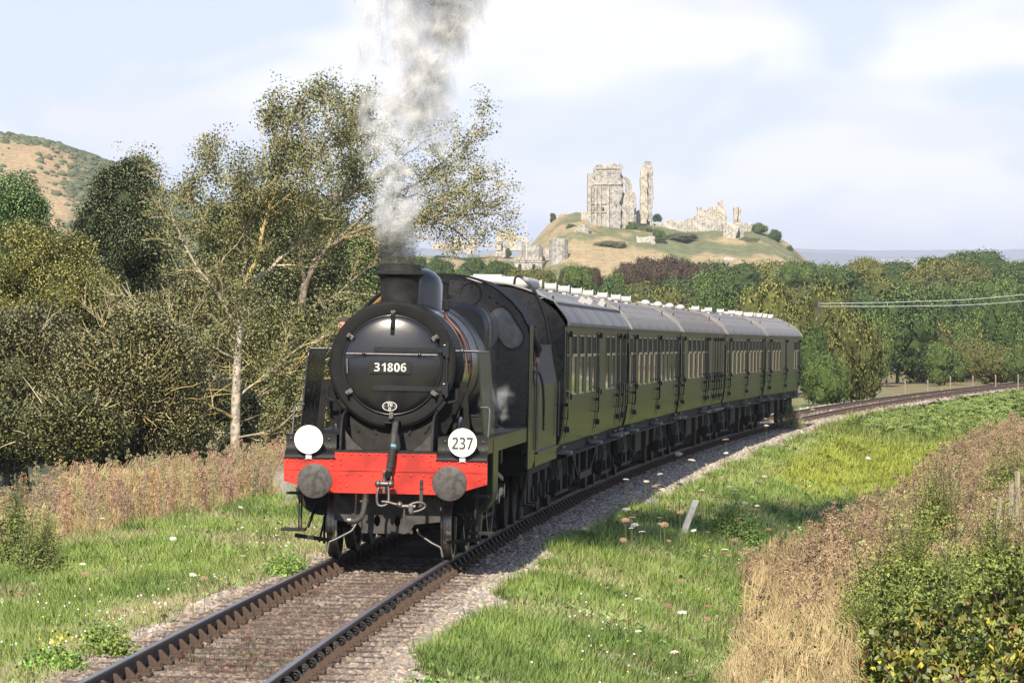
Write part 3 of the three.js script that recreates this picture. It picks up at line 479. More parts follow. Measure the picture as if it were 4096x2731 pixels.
  const cab = mesh('cab_front', [extrude(cf, 0.03, 0, wins.map((w) => oval(...w)), 20).translate(0, 0, -9.02)], M.black, loco);
  const spots = []; for (let k = -6; k <= 6; k++) { const a = k * 0.11; spots.push(sph(0.022, Math.sin(a) * 1.35, 3.78 - (1 - Math.cos(a)) * 1.5, -8.985, 6, 1, 1, 0.4)); } spots.push(new THREE.TorusGeometry(0.16, 0.015, 6, 28).translate(0.42, 3.60, -8.985)); stuffMesh('rivet', spots, M.under, cab);
  wins.forEach((w) => { const f = mesh('spectacle_frame', [extrude((() => { const o = oval(w[0], w[1], w[2], w[3] + 0.028, w[4]); const sh2 = new THREE.Shape(o.getPoints(16)); return sh2; })(), 0.03, 0.004, [oval(w[0], w[1], w[2], w[3] - 0.004, w[4])]).translate(0, 0, -9.0)], M.copper, cab); mesh('pane', [extrude(new THREE.Shape(oval(w[0], w[1], w[2], w[3] + 0.005, w[4]).getPoints(16)), 0.006).translate(0, 0, -9.005)], M.glassDull, cab); });
  const roofPts = []; for (let k = 0; k <= 24; k++) { const t = k / 24, a = -1 + 2 * t; const p = cf.getPoint(0.5); roofPts.push(a); }
  { const outline = []; const half = [[0, 3.90], [0.3, 3.88], [0.6, 3.80], [0.85, 3.66], [1.05, 3.50], [1.2, 3.33], [1.3, 3.14]]; for (let k = half.length - 1; k >= 0; k--) outline.push([-half[k][0], half[k][1]]); for (let k = 1; k < half.length; k++) outline.push(half[k]);
    const inner = outline.slice().reverse().map(([x, y]) => [x * 0.985, y - 0.025]);
    mesh('cab_roof', [creased(extrude([...outline, ...inner], 2.2).translate(0, 0, -11.1), 0.5), ], M.sooty, loco); }
  for (const s of [-1, 1]) {
    const sd = mesh('cab_side', [extrude([[-8.98, 1.0], [-8.98, 3.15], [-9.75, 3.15], [-9.82, 3.05], [-9.86, 2.35], [-10.1, 2.25], [-10.55, 2.22], [-10.62, 2.0], [-10.62, 1.1], [-10.1, 1.0]], 0.02).rotateY(-Math.PI / 2).translate(s * 1.315 + 0.01, 0, 0)], s > 0 ? M.green : M.black, loco);  // green near sheet: reflection of the bank put into the colour
    mesh('cab_handrail', [rod(V(s * 1.345, 1.25, -10.58), V(s * 1.345, 2.6, -10.58), 0.014)], M.dullSteel, sd); mesh('cab_handrail', [rod(V(s * 1.345, 2.45, -9.0), V(s * 1.42, 2.45, -9.05), 0.012), sph(0.03, s * 1.40, 2.46, -9.03)], M.dullSteel, sd);
    mesh('cab_step', [box(0.16, 0.03, 0.4, s * 1.27, 0.42, -10.3), box(0.016, 0.75, 0.4, s * 1.21, 0.75, -10.3), tube([[s * 1.28, 1.0, -9.6], [s * 1.26, 0.8, -9.5], [s * 1.18, 0.35, -9.3], [s * 1.2, 0.26, -9.5], [s * 1.25, 0.25, -10.1]], 0.03, 30)], M.under, loco);
  }
  mesh('cab_floor', [box(2.5, 0.06, 1.7, 0, 1.6, -9.85), box(1.6, 1.6, 0.1, 0, 2.4, -9.15), box(2.3, 0.08, 0.12, 0, 1.2, -10.6)], M.under, loco);
  // main frames, bogie, cylinders
  mesh('main_frame', [box(0.03, 0.75, 9.6, -0.6, 1.2, -5.5), box(0.03, 0.75, 9.6, 0.6, 1.2, -5.5), box(1.2, 0.05, 9, 0, 1.45, -5.6), ...[-2.2, -4.4, -6.3, -8.2].map((z) => box(1.2, 0.7, 0.05, 0, 1.15, z))], M.under, loco);
  const cross = new THREE.Shape([[-0.70, 0.50], [-0.70, 0.86], [0.70, 0.86], [0.70, 0.50], [0.36, 0.46], [0.30, 0.36], [-0.32, 0.36], [-0.38, 0.46]].map((p) => new THREE.Vector2(...p)));
  const hole = (x) => { const p = new THREE.Path(); p.absellipse(x, 0.50, 0.04, 0.075, 0, Math.PI * 2); return p; };
  mesh('stretcher_plate', [extrude(cross, 0.03, 0, [hole(-0.13), hole(0.135)]).translate(0, 0.02, -0.86), box(0.68, 0.05, 0.06, 0, 0.38, -0.84), sph(0.012, -0.3, 0.41, -0.825), sph(0.012, 0.28, 0.41, -0.825), box(0.05, 0.36, 0.06, -0.44, 0.62, -0.84)], M.frameGrey, loco);
  for (const s of [-1, 1]) mesh('guard_iron', [tube(s < 0 ? [[-0.40, 0.48, -0.80], [-0.46, 0.38, -0.76], [-0.66, 0.27, -0.70], [-0.74, 0.23, -0.69], [-0.765, 0.10, -0.68]] : [[0.40, 0.42, -0.80], [0.43, 0.36, -0.76], [0.60, 0.25, -0.70], [0.72, 0.19, -0.69], [0.75, 0.07, -0.68]], 0.018, 30, 6, 0.2)], M.dullSteel, loco);
  function wheel(name, r, x, z, spokes, parent = loco, crank = null) {
    const s = Math.sign(x), w = new THREE.Group(); w.name = name; w.position.set(x, r, z); parent.add(w);
    const ty = mesh('tyre', [creased(lathe([[r - 0.07, -0.07], [r - 0.07, 0.07], [r + 0.0, 0.07], [r + 0.002, -0.035], [r + 0.03, -0.045], [r + 0.03, -0.066], [r - 0.07, -0.07]].map(([a, b]) => [a, b * 1]), 64).rotateZ(-Math.PI / 2 * s), 0.4)], M.tyre, w);
    const sp = [cylX(0.11, 0.16, 0, 0, 0, 20), creased(lathe([[r - 0.13, -0.05], [r - 0.07, -0.05], [r - 0.07, 0.05], [r - 0.13, 0.05], [r - 0.13, -0.05]], 48).rotateZ(-Math.PI / 2 * s), 0.4)];
    for (let k = 0; k < spokes; k++) { const a = k / spokes * Math.PI * 2; sp.push(rod(V(0, Math.cos(a) * 0.08, Math.sin(a) * 0.08), V(0, Math.cos(a) * (r - 0.1), Math.sin(a) * (r - 0.1)), 0.032, 6, 0.026)); }
    if (crank) sp.push(cylX(0.1, 0.14, s * 0.02, crank[0], crank[1], 16), cylX(0.055, 0.25, s * 0.12, crank[0], crank[1], 16), box(0.05, r * 0.5, r * 0.9, 0, -crank[0] * 1.9, -crank[1] * 1.9));
    mesh('wheel_centre', sp, M.under, w);
    return w;
  }
  for (const s of [-1, 1]) wheel('pony_wheel', 0.47, s * 0.752, -1.55, 10);
  mesh('pony_axle', [cylX(0.075, 1.5, 0, 0.47, -1.55, 16), box(1.1, 0.3, 0.8, 0, 0.62, -1.6)], M.under, loco);
  const R2 = 0.91, driv = [-3.95, -6.1, -8.35];
  for (const s of [-1, 1]) for (const z of driv) { wheel('driving_wheel', R2, s * 0.752, z, 18, loco, s > 0 ? [-0.2, 0.22] : [0.22, 0.2]); }
  for (const z of driv) mesh('axle', [cylX(0.09, 1.5, 0, R2, z, 16)], M.under, loco);
  for (const s of [-1, 1]) {
    const cylz = mesh('cylinder', [creased(extrude((() => { const q = new THREE.Shape(); q.moveTo(-0.34, 1.6); q.lineTo(-0.34, 0.9); q.absarc(0, 0.9, 0.36, Math.PI, Math.PI * 2, false); q.lineTo(0.36, 1.6); return q; })(), 1.0, 0.02, [], 20).translate(s * 0.955, 0, -2.75), 0.5)], s > 0 ? M.green : M.under, loco);  // near casing coloured green as a painted grass reflection
    mesh('cylinder_cover', [cylZ(0.27, 0.08, s * 0.955, 0.9, -1.72, 32), cylZ(0.13, 0.14, s * 0.955, 1.36, -1.72, 24), cylZ(0.06, 0.22, s * 0.955, 0.9, -1.66, 16), cylZ(0.29, 0.02, s * 0.955, 0.9, -1.745, 32)], M.sooty, cylz);
    mesh('drain_pipe', [rod(V(s * 0.93, 0.52, -1.8), V(s * 0.9, 0.18, -1.55), 0.016), rod(V(s * 1.0, 0.52, -2.6), V(s * 0.97, 0.2, -1.6), 0.016)], M.sooty, cylz);
    const pin = (z) => V(s * 1.0, R2 + (s > 0 ? -0.2 : 0.22), z + (s > 0 ? 0.22 : 0.2));
    mesh('coupling_rod', [bar(pin(driv[0]), pin(driv[1]), 0.11, 0.05), bar(pin(driv[1]), pin(driv[2]), 0.11, 0.05), ...driv.map((z) => { const p = pin(z); return cylX(0.1, 0.09, p.x, p.y, p.z, 18); })], M.steel, loco);
    const xh = V(s * 1.06, 0.9, -3.15);
    mesh('connecting_rod', [bar(xh, pin(driv[1]).add(V(s * 0.08, 0, 0)), 0.12, 0.05), cylX(0.11, 0.09, pin(driv[1]).x + s * 0.08, pin(driv[1]).y, pin(driv[1]).z, 18)], M.steel, loco);
    mesh('slide_bar', [box(0.08, 0.05, 1.2, s * 1.02, 1.06, -3.3), box(0.08, 0.05, 1.2, s * 1.02, 0.76, -3.3), rbox(0.12, 0.3, 0.28, 0.02, s * 1.04, 0.91, -3.15), cylZ(0.035, 0.6, s * 0.99, 0.9, -2.95, 12), box(0.05, 0.6, 0.05, s * 1.02, 1.3, -3.85), box(0.05, 0.7, 0.06, s * 1.04, 0.6, -3.18)], M.dullSteel, loco);
    mesh('valve_gear', [bar(V(s * 1.08, 0.55, -3.2), V(s * 1.1, 1.45, -3.05), 0.06, 0.03), bar(V(s * 1.1, 1.42, -3.0), V(s * 1.1, 1.35, -4.6), 0.07, 0.03), bar(V(s * 1.16, 0.95, -5.9), V(s * 1.12, 1.1, -4.65), 0.06, 0.03), extrude([[0, 0], [0.1, 0.1], [0.13, 0.3], [0.1, 0.5], [0, 0.6], [0.05, 0.3]], 0.05).rotateY(Math.PI / 2).translate(s * 1.1, 0.95, -4.6), bar(V(s * 1.1, 1.3, -4.6), V(s * 1.1, 1.5, -6.9), 0.05, 0.03)], M.dullSteel, loco);
    mesh('footstep', [box(0.02, 0.62, 0.03, s * 1.16, 0.68, -1.1), box(0.02, 0.62, 0.03, s * 1.16, 0.68, -0.82), rbox(0.32, 0.04, 0.25, 0.008, s * 1.24, 0.38, -0.95), rbox(0.22, 0.03, 0.3, 0.008, s * 1.22, 0.86, -0.9), bar(V(s * 1.05, 0.42, -0.95), V(s * 0.98, 0.7, -1.2), 0.05, 0.02), rbox(0.5, 0.05, 0.1, 0.01, s * 0.98, 0.27, -1.0, 0, 0, s * 0.12)], M.under, loco);
    mesh('brake_hanger', [bar(V(s * 0.76, 1.3, -5.05), V(s * 0.76, 0.4, -4.98), 0.06, 0.03), bar(V(s * 0.76, 1.3, -7.3), V(s * 0.76, 0.4, -7.15), 0.06, 0.03), rbox(0.1, 0.35, 0.1, 0.02, s * 0.76, 0.8, -5.0), bar(V(s * 0.8, 0.36, -4.9), V(s * 0.8, 0.34, -9.3), 0.05, 0.03)], M.under, loco);
    mesh("sandbox", [rbox(0.22, 0.35, 0.35, 0.03, s * 1.1, 1.36, -5.0), rod(V(s * 1.02, 1.25, -5.0), V(s * 0.78, 0.15, -4.95), 0.02)], M.sooty, loco); mesh("oil_pipe", [rod(V(s * 1.18, 1.5, -3.4), V(s * 1.18, 0.6, -3.4), 0.015)], M.sooty, loco); mesh("bracket", [rod(V(s * 1.22, 1.5, -4.0), V(s * 1.1, 1.1, -4.2), 0.02)], M.sooty, loco);
  }
  mesh('lubricator', [rbox(0.26, 0.22, 0.30, 0.02, 1.0, 1.76, -3.0), rbox(0.28, 0.03, 0.32, 0.01, 1.0, 1.88, -3.0), rbox(0.14, 0.12, 0.2, 0.02, 1.15, 1.70, -3.45), cylY(0.03, 0.2, 1.15, 1.83, -3.4, 10), sph(0.04, 1.15, 1.92, -3.4), rod(V(1.13, 1.74, -3.3), V(1.26, 1.74, -3.6), 0.018), rod(V(1.26, 1.74, -3.6), V(1.26, 1.85, -3.6), 0.014), rod(V(1.0, 1.9, -2.9), V(1.12, 1.92, -2.8), 0.018), sph(0.03, 1.13, 1.92, -2.79)], M.sootGrey, loco);
  placeVehicle(loco, 58.4, 10.6);
}

// ---------------------------------------------------------------- the tender
const tender = thing('tender', 'black flat-sided coal tender coupled behind the locomotive cab', 'tender');
{
  const L = 5.35;
  for (const s of [-1, 1]) {
    mesh('side_sheet', [box(0.02, 1.05, L, s * 1.285, 1.72, -L / 2 - 0.1)], s > 0 ? M.green : M.black, tender);  // black tender; reflected grass is painted into the near sheet as green
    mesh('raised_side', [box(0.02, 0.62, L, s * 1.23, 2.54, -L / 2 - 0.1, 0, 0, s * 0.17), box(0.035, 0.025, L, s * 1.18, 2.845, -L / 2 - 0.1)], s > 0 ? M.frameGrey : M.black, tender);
    mesh('side_frame', [box(0.03, 0.20, L, s * 1.29, 1.09, -L / 2 - 0.1), box(0.10, 0.03, L, s * 1.30, 1.195, -L / 2 - 0.1)], s > 0 ? M.green : M.black, tender);  // near frame green likewise, grass reflection put into its colour
    mesh('spring_hanger', [-0.95, -2.75, -4.55].map((z) => rbox(0.16, 0.5, 0.4, 0.03, s * 1.12, 0.6, z)).concat([-0.95, -2.75, -4.55].map((z) => cylX(0.12, 0.16, s * 1.16, 0.55, z, 14)), [box(0.04, 0.45, L - 0.3, s * 1.06, 0.85, -L / 2 - 0.1)]), M.under, tender);
    for (const hz of [-0.14, -L - 0.05]) mesh('handrail', [rod(V(s * 1.33, 1.35, hz), V(s * 1.33, 2.25, hz), 0.013)], M.dullSteel, tender);
    for (const z of [-0.95, -2.75, -4.55]) mesh('wheel', [creased(lathe([[0.1, -0.06], [0.47, -0.05], [0.55, -0.06], [0.58, -0.055], [0.58, -0.04], [0.553, -0.03], [0.55, 0.07], [0.47, 0.06], [0.1, 0.07]], 40).rotateZ(-Math.PI / 2 * s), 0.4).translate(s * 0.752, 0.55, z)], M.under, tender);
    mesh('footstep', [box(0.16, 0.03, 0.35, s * 1.26, 0.42, -0.35), box(0.016, 0.6, 0.35, s * 1.2, 0.7, -0.35)], M.under, tender);
  }
  mesh('tank', [box(2.54, 1.6, 0.03, 0, 2.0, -0.12), box(2.54, 1.65, 0.03, 0, 2.0, -L - 0.08), box(2.5, 0.05, L, 0, 1.2, -L / 2 - 0.1), box(2.4, 0.3, L, 0, 1.0, -L / 2 - 0.1), box(2.4, 0.06, L - 0.2, 0, 2.4, -L / 2 - 0.1)], M.under, tender);
  const R = rng(77), coal = []; for (let k = 0; k < 130; k++) { const g = new THREE.IcosahedronGeometry(0.08 + R() * 0.09, 0), z = -0.5 - R() * 3.6, x = (R() - 0.5) * 1.9; coal.push(g.scale(1, 0.8, 1.2).rotateX(R() * 6).rotateY(R() * 6).translate(x, 2.45 + 0.2 * (1 - Math.abs(x)) * R(), z)); }
  stuffMesh('coal', coal, M.blackGloss, tender);
  placeVehicle(tender, 69.25, 5.5);
}
// ---------------------------------------------------------------- the carriages; z = 0 is the leading end of the body
const roofMat = (r, g, b, k) => std([r, g, b], { roughness: 0.62, map: rep(T.streak, k ?? 0.3, 0.15), bumpMap: rep(T.rough, 0.8), bumpScale: 0.002 });
M.vent = std([0.40, 0.40, 0.39], { roughness: 0.6 });
M.frameAlu = std([0.05, 0.06, 0.05], { roughness: 0.35, clearcoat: 0.8, clearcoatRoughness: 0.15 });
M.pane = new THREE.MeshPhysicalMaterial({ color: 0xffffff, transmission: 1, thickness: 0, roughness: 0.03, ior: 1.52, side: THREE.DoubleSide });
M.inside = std([0.05, 0.045, 0.04], { roughness: 0.9 });
M.hinge = std([0.012, 0.014, 0.013], { roughness: 0.5 });
M.dullBrass = std([0.22, 0.16, 0.10], { roughness: 0.5, metalness: 0.4 });
M.light = std([0.20, 0.20, 0.19], { roughness: 0.8 });
const BODY = [[1.27, 1.17], [1.315, 1.35], [1.345, 1.62], [1.36, 1.95], [1.36, 2.4], [1.35, 3.2]];
const sideX = (y) => seg(y, BODY.map(([x, yy]) => [yy, x]));
function carriage(o) {
  const L = 18.65, c = thing('railway_carriage', o.label, 'railway carriage', 'green carriages of the train');
  const W0 = 2.0, W1 = 3.03, R = rng(o.seed);
  const opens = [];
  for (const [z, kind, w] of o.items) {
    if (kind === 'w') opens.push([z - w / 2, z + w / 2, W0, W1, 0.05]);
    if (kind === 'd') opens.push([z - w / 2, z + w / 2, o.first ? 2.02 : 2.08, 3.0, 0.1]);
  }
  // side towards the embankment: sheet below the waist, window band with openings, cornice above; plain side opposite
  const path = [{ p: V(0, 0, 0), right: V(1, 0, 0), up: V(0, 1, 0) }, { p: V(0, 0, -L), right: V(1, 0, 0), up: V(0, 1, 0) }];
  const low = BODY.filter((p) => p[1] <= 1.96), band = new THREE.Shape([[0, 1.952], [-L, 1.952], [-L, 3.2], [0, 3.2]].map((p) => new THREE.Vector2(...p)));
  for (const [a, b, y0, y1, r] of opens) {
    const p = new THREE.Path(), z0 = -b, z1 = -a;
    p.moveTo(z0 + r, y0); p.lineTo(z1 - r, y0); p.quadraticCurveTo(z1, y0, z1, y0 + r); p.lineTo(z1, y1 - r); p.quadraticCurveTo(z1, y1, z1 - r, y1); p.lineTo(z0 + r, y1); p.quadraticCurveTo(z0, y1, z0, y1 - r); p.lineTo(z0, y0 + r); p.quadraticCurveTo(z0, y0, z0 + r, y0);
    band.holes.push(p);
  }
  const bandGeo = new THREE.ExtrudeGeometry(band, { depth: 0.03, bevelEnabled: false, curveSegments: 3 }).rotateY(-Math.PI / 2).translate(1.36, 0, 0);
  { const p = bandGeo.attributes.position, q = V(0, 0, 0); /* shape x runs along -z */ for (let i = 0; i < p.count; i++) { q.fromBufferAttribute(p, i); p.setXYZ(i, sideX(q.y) - (1.36 - q.x), q.y, q.z); } }
  const side = mesh('side', [creased(sweep(low, path, false), 0.9), bandGeo, box(0.03, 0.02, L, 1.365, 1.955, -L / 2), box(0.035, 0.03, L, 1.36, 3.17, -L / 2)], o.paint, c);
  mesh('plain_side', [creased(sweep(BODY.map(([x, y]) => [-x, y]), path, false), 0.9)], M.green, c);
  mesh('interior', [box(2.5, 0.05, L - 0.1, 0, 1.25, -L / 2), box(0.04, 1.9, L - 0.2, -0.5, 2.2, -L / 2), ...Array.from({ length: 8 }, (_, k) => box(1.7, 0.9, 0.2, 0.42, 1.7, -1.6 - k * 2.2))], M.inside, c);
  // ends with gangway
  const endShape = new THREE.Shape([...BODY.map(([x, y]) => [x, y]), [1.2, 3.42], [0.85, 3.68], [0.45, 3.80], [0, 3.84], [-0.45, 3.80], [-0.85, 3.68], [-1.2, 3.42], ...BODY.slice().reverse().map(([x, y]) => [-x, y])].map((p) => new THREE.Vector2(...p)));
  for (const x of [-0.95, 0.95]) mesh('end_stanchion', [box(0.05, 1.9, 0.04, x, 2.2, 0.016)], M.black, c);
  mesh('end_wall', [extrude(endShape, 0.03).translate(0, 0, -0.035), ...(o.first ? [box(0.12, 0.55, 0.05, 1.12, 2.75, 0.0), box(0.03, 0.6, 0.03, 0.72, 3.05, 0.01), box(1.1, 0.02, 0.03, 0.78, 2.7, 0.01), tube([[0.45, 3.84, -0.3], [0.5, 3.98, -0.05], [0.62, 3.96, 0.06], [0.85, 3.72, 0.1], [1.02, 3.3, 0.1], [1.12, 2.7, 0.08], [1.16, 2.0, 0.08], [1.17, 1.4, 0.08]], 0.022, 50)] : [])], M.black, c);
  mesh('end_wall', [extrude(endShape, 0.03).translate(0, 0, -L)], M.black, c);
  mesh('gangway', [rbox(1.0, 2.1, 0.28, 0.04, 0, 2.2, 0.14), ...[0.03, 0.1, 0.17, 0.24].map((z) => rbox(1.06, 2.16, 0.025, 0.01, 0, 2.2, z))], M.rubber, c);
  mesh('gangway', [rbox(1.0, 2.1, 0.28, 0.04, 0, 2.2, -L - 0.14), ...[0.03, 0.1, 0.17, 0.24].map((z) => rbox(1.06, 2.16, 0.025, 0.01, 0, 2.2, -L - z))], M.rubber, c);
  // roof
  const arc = o.first ? [[1.40, 3.17], [1.40, 3.24], [1.33, 3.36], [1.18, 3.54], [1.17, 3.57], [1.02, 3.63], [0.75, 3.74], [0.4, 3.84], [0, 3.87]] : [[1.395, 3.18], [1.395, 3.21], [1.33, 3.32], [1.2, 3.46], [1.0, 3.61], [0.75, 3.73], [0.5, 3.81], [0.25, 3.86], [0, 3.875]];
  const full = [...arc, ...arc.slice(0, -1).reverse().map(([x, y]) => [-x, y])];
  const rg = []; const rp = []; for (let k = 0; k <= 12; k++) rp.push({ p: V(0, 0, 0.04 - k * (L + 0.08) / 12), right: V(1, 0, 0), up: V(0, 1, 0) });
  rg.push(creased(sweep(full, rp, false), o.first ? 0.28 : 0.7));
  const roof = mesh('roof', rg, o.roof, c);
  const rim = (z, m, r) => mesh('roof_rim', [tube(full.map(([x, y]) => [x * 1.004, y + 0.012, z]), r, 60, 6)], m, roof);
  rim(0.03, o.rim ?? M.light, 0.02); rim(-L - 0.03, o.rim ?? M.light, 0.02);
  mesh('gutter', [box(0.035, 0.03, L, 1.405, 3.2, -L / 2), ...(o.first ? [box(0.03, 0.03, L, 1.18, 3.565, -L / 2)] : [])], M.light, roof);
  for (const z of [-0.9, -L + 0.9]) mesh('rain_strip', [tube([[0.1, 3.89, z - 1.3], [0.4, 3.89, z - 0.6], [0.8, 3.74, z - 0.2], [1.1, 3.56, z], [1.25, 3.42, z]], 0.015, 30)], M.light, roof);
  for (const z of [-1.1, -L + 2.6]) mesh('roof_grab_rail', [rod(V(1.02, 3.68, z), V(1.02, 3.68, z - 0.55), 0.018), rod(V(1.02, 3.56, z), V(1.02, 3.68, z), 0.014), rod(V(1.02, 3.56, z - 0.55), V(1.02, 3.68, z - 0.55), 0.014)], M.light, roof);
  const torpedo = (x, z) => [cylX(0.075, 0.2, x, 3.94, z, 14), cylX(0.095, 0.02, x - 0.1, 3.94, z, 14), cylX(0.095, 0.02, x + 0.1, 3.94, z, 14), box(0.08, 0.14, 0.08, x, 3.87, z)];
  const dome = (x, z) => [sph(0.13, x, 3.915, z, 14, 1, 0.75, 1), cylY(0.09, 0.12, x, 3.87, z, 12), cylY(0.14, 0.02, x, 3.915, z, 14)];
  const boxVent = (x, z) => [rbox(0.36, 0.13, 0.4, 0.04, x, 3.95, z), rbox(0.3, 0.08, 0.46, 0.03, x, 3.90, z)];
  for (const [x, z, kind] of o.vents) mesh('roof_vent', (kind === 'd' ? dome : kind === 'b' ? boxVent : torpedo)(x, -z), M.vent, roof);
  mesh('roof_conduit', [rod(V(0.12, 3.895, -0.6), V(0.12, 3.895, -L + 0.6), 0.014)], M.vent, roof);
  if (o.first) {
    mesh('tank_cover', [rbox(1.1, 0.2, 2.6, 0.09, 0.1, 3.90, -2.2), rbox(0.5, 0.05, 0.8, 0.02, -0.1, 4.01, -1.8)], M.vent, roof);
    for (const z of [-9.5, -11.5, -15.5]) mesh('roof_bracket', [box(0.12, 0.13, 0.02, 1.0, 3.69, z, 0, 0.5, -0.6)], M.vent, roof);
  }
  // windows and doors
  for (const [z, kind, w] of o.items) {
    const y0 = kind === 'd' ? (o.first ? 2.02 : 2.08) : W0, y1 = kind === 'd' ? 3.0 : W1, ym = 2.68, x = (y) => sideX(y) - 0.012;
    if (kind === 'w') {
      const t = 0.024, f = [box(0.03, y1 - y0, t, x(2.5), (y0 + y1) / 2, -z - w / 2 + t / 2), box(0.03, y1 - y0, t, x(2.5), (y0 + y1) / 2, -z + w / 2 - t / 2), box(0.03, t, w, x(y0), y0 + t / 2, -z), box(0.03, t, w, x(y1), y1 - t / 2, -z), box(0.045, 0.05, w, x(ym) + 0.004, ym, -z), box(0.03, y1 - ym, 0.03, x(2.9), (y1 + ym) / 2, -z)];
      const wm = mesh('window', f, M.frameAlu, c);
      mesh('pane', [box(0.005, ym - y0 - 0.05, w - 0.04, x(2.3) - 0.004, (ym + y0) / 2 - 0.004, -z)], M.pane, wm);
      mesh('pane', [box(0.005, y1 - ym - 0.05, w / 2 - 0.035, x(2.9) - 0.018, (ym + y1) / 2 + 0.006, -z - w / 4, 0, 0.05)], M.pane, wm); mesh('pane', [box(0.005, y1 - ym - 0.05, w / 2 - 0.035, x(2.9) - 0.004, (ym + y1) / 2 + 0.006, -z + w / 4)], M.pane, wm);
    } else {
      const dw = kind === 'd' ? 0.72 : kind === 'v' ? 0.9 : 0.7, e = [], zz = -z;
      for (const s of [-1, 1]) for (let k = 0; k + 1 < BODY.length; k++) { const [xa, ya] = BODY[k], [xb, yb] = BODY[k + 1]; e.push(bar(V(xa + 0.002, ya + (k ? 0 : 0.03), zz + s * dw / 2), V(xb + 0.002, yb - (k === 4 ? 0.12 : 0), zz + s * dw / 2), 0.012, 0.014)); }
      const d = mesh('door', e.concat([box(0.03, 0.03, dw, sideX(3.06) + 0.002, 3.07, zz), box(0.06, 0.03, dw + 0.1, 1.30, 1.13, zz)]), M.hinge, c);
      if (kind === 'd') { mesh('pane', [box(0.005, y1 - y0, w, x(2.5) - 0.02, (y0 + y1) / 2, zz)], M.pane, d); mesh('door_frame', [box(0.035, y1 - y0, 0.03, x(2.5) + 0.003, (y0 + y1) / 2, zz - w / 2 + 0.012), box(0.035, y1 - y0, 0.03, x(2.5) + 0.003, (y0 + y1) / 2, zz + w / 2 - 0.012), box(0.03, 0.03, w, x(2.7), 2.68, zz)], M.frameAlu, d); }
      for (const y of [1.42, 1.98, 3.04]) mesh('hinge', [rbox(0.07, 0.10, 0.12, 0.01, sideX(y) + 0.03, y, zz - dw / 2 - (y > 1.5 ? 0 : 0))], M.hinge, d);
      mesh('door_handle', [cylX(0.03, 0.06, sideX(1.85) + 0.03, 1.85, zz + dw / 2 - 0.08, 10), rbox(0.025, 0.035, 0.16, 0.008, sideX(1.85) + 0.065, 1.85, zz + dw / 2 - 0.12)], M.hinge, d);
      mesh('grab_rail', [rod(V(sideX(1.7) + 0.07, 1.62, zz + dw / 2 + 0.13), V(sideX(2.05) + 0.07, 2.08, zz + dw / 2 + 0.13), 0.014), rod(V(sideX(1.7), 1.62, zz + dw / 2 + 0.13), V(sideX(1.7) + 0.07, 1.62, zz + dw / 2 + 0.13), 0.014), rod(V(sideX(2.0), 2.08, zz + dw / 2 + 0.13), V(sideX(2.0) + 0.07, 2.08, zz + dw / 2 + 0.13), 0.014)], o.first ? M.dullBrass : M.hinge, d);
      mesh('door_step', [rbox(0.24, 0.05, 0.55, 0.01, 1.34, 1.04, zz)], M.light, d);
    }
  }
  // underframe
  const uf = [box(0.05, 0.22, L - 0.2, 1.16, 1.05, -L / 2), box(0.05, 0.22, L - 0.2, -1.16, 1.05, -L / 2), box(2.3, 0.06, L - 0.2, 0, 1.13, -L / 2), box(2.3, 0.3, 0.15, 0, 1.02, -0.12), box(2.3, 0.3, 0.15, 0, 1.02, -L + 0.12)];
  mesh('underframe', uf, M.under, c);
  mesh('footboard', [box(0.16, 0.03, L - 1, 1.30, 0.98, -L / 2)], M.sooty, c);
  if (o.first) mesh('truss', [box(0.05, 0.05, 3.4, 1.12, 0.42, -8.9), bar(V(1.12, 0.95, -5.2), V(1.12, 0.44, -7.2), 0.06, 0.05), bar(V(1.12, 0.95, -12.6), V(1.12, 0.44, -10.6), 0.06, 0.05), box(0.05, 0.55, 0.05, 1.12, 0.68, -7.2), box(0.05, 0.55, 0.05, 1.12, 0.68, -10.6), box(0.06, 0.12, 3.4, 1.14, 0.45, -8.9)], M.sootGrey, c);
  mesh('battery_box', [rbox(0.6, 0.5, 1.5, 0.03, 0.8, 0.7, -7.6), rbox(0.5, 0.42, 1.1, 0.03, 0.85, 0.72, -10.6), cylZ(0.24, 1.3, 0.5, 0.66, -12.2, 18), rbox(0.35, 0.5, 0.5, 0.03, 0.95, 0.66, -6.2), rbox(0.3, 0.35, 0.6, 0.03, 0.95, 0.75, -13.3)], M.under, c);
  for (const zb of [-2.9, -L + 2.9]) {
    const bg = [];
    for (const s of [-1, 1]) {
      bg.push(box(0.06, 0.28, 3.6, s * 1.0, 0.66, zb), box(0.08, 0.12, 3.9, s * 1.04, 0.8, zb), rbox(0.2, 0.5, 0.9, 0.04, s * 1.02, 0.5, zb));
      for (const a of [-1.3, 1.3]) bg.push(rbox(0.2, 0.3, 0.3, 0.03, s * 1.06, 0.46, zb + a), cylX(0.1, 0.1, s * 1.16, 0.46, zb + a, 12), cylY(0.09, 0.32, s * 1.04, 0.72, zb + a * 1.3, 10), cylY(0.09, 0.32, s * 1.04, 0.72, zb + a * 0.7, 10));
      bg.push(bar(V(s * 1.12, 0.3, zb - 1.6), V(s * 1.12, 0.3, zb + 1.6), 0.05, 0.04));
    }
    const b = mesh('bogie', bg, M.under, c);
    for (const a of [-1.3, 1.3]) { for (const s of [-1, 1]) mesh('wheel', [creased(lathe([[0.1, -0.06], [0.40, -0.05], [0.46, -0.06], [0.49, -0.055], [0.49, -0.035], [0.46, -0.03], [0.457, 0.07], [0.38, 0.06], [0.1, 0.07]], 36).rotateZ(-Math.PI / 2 * s), 0.4).translate(s * 0.752, 0.458, zb + a)], M.rust, b); mesh('axle', [cylX(0.07, 1.5, 0, 0.458, zb + a, 12)], M.under, b); }
  }
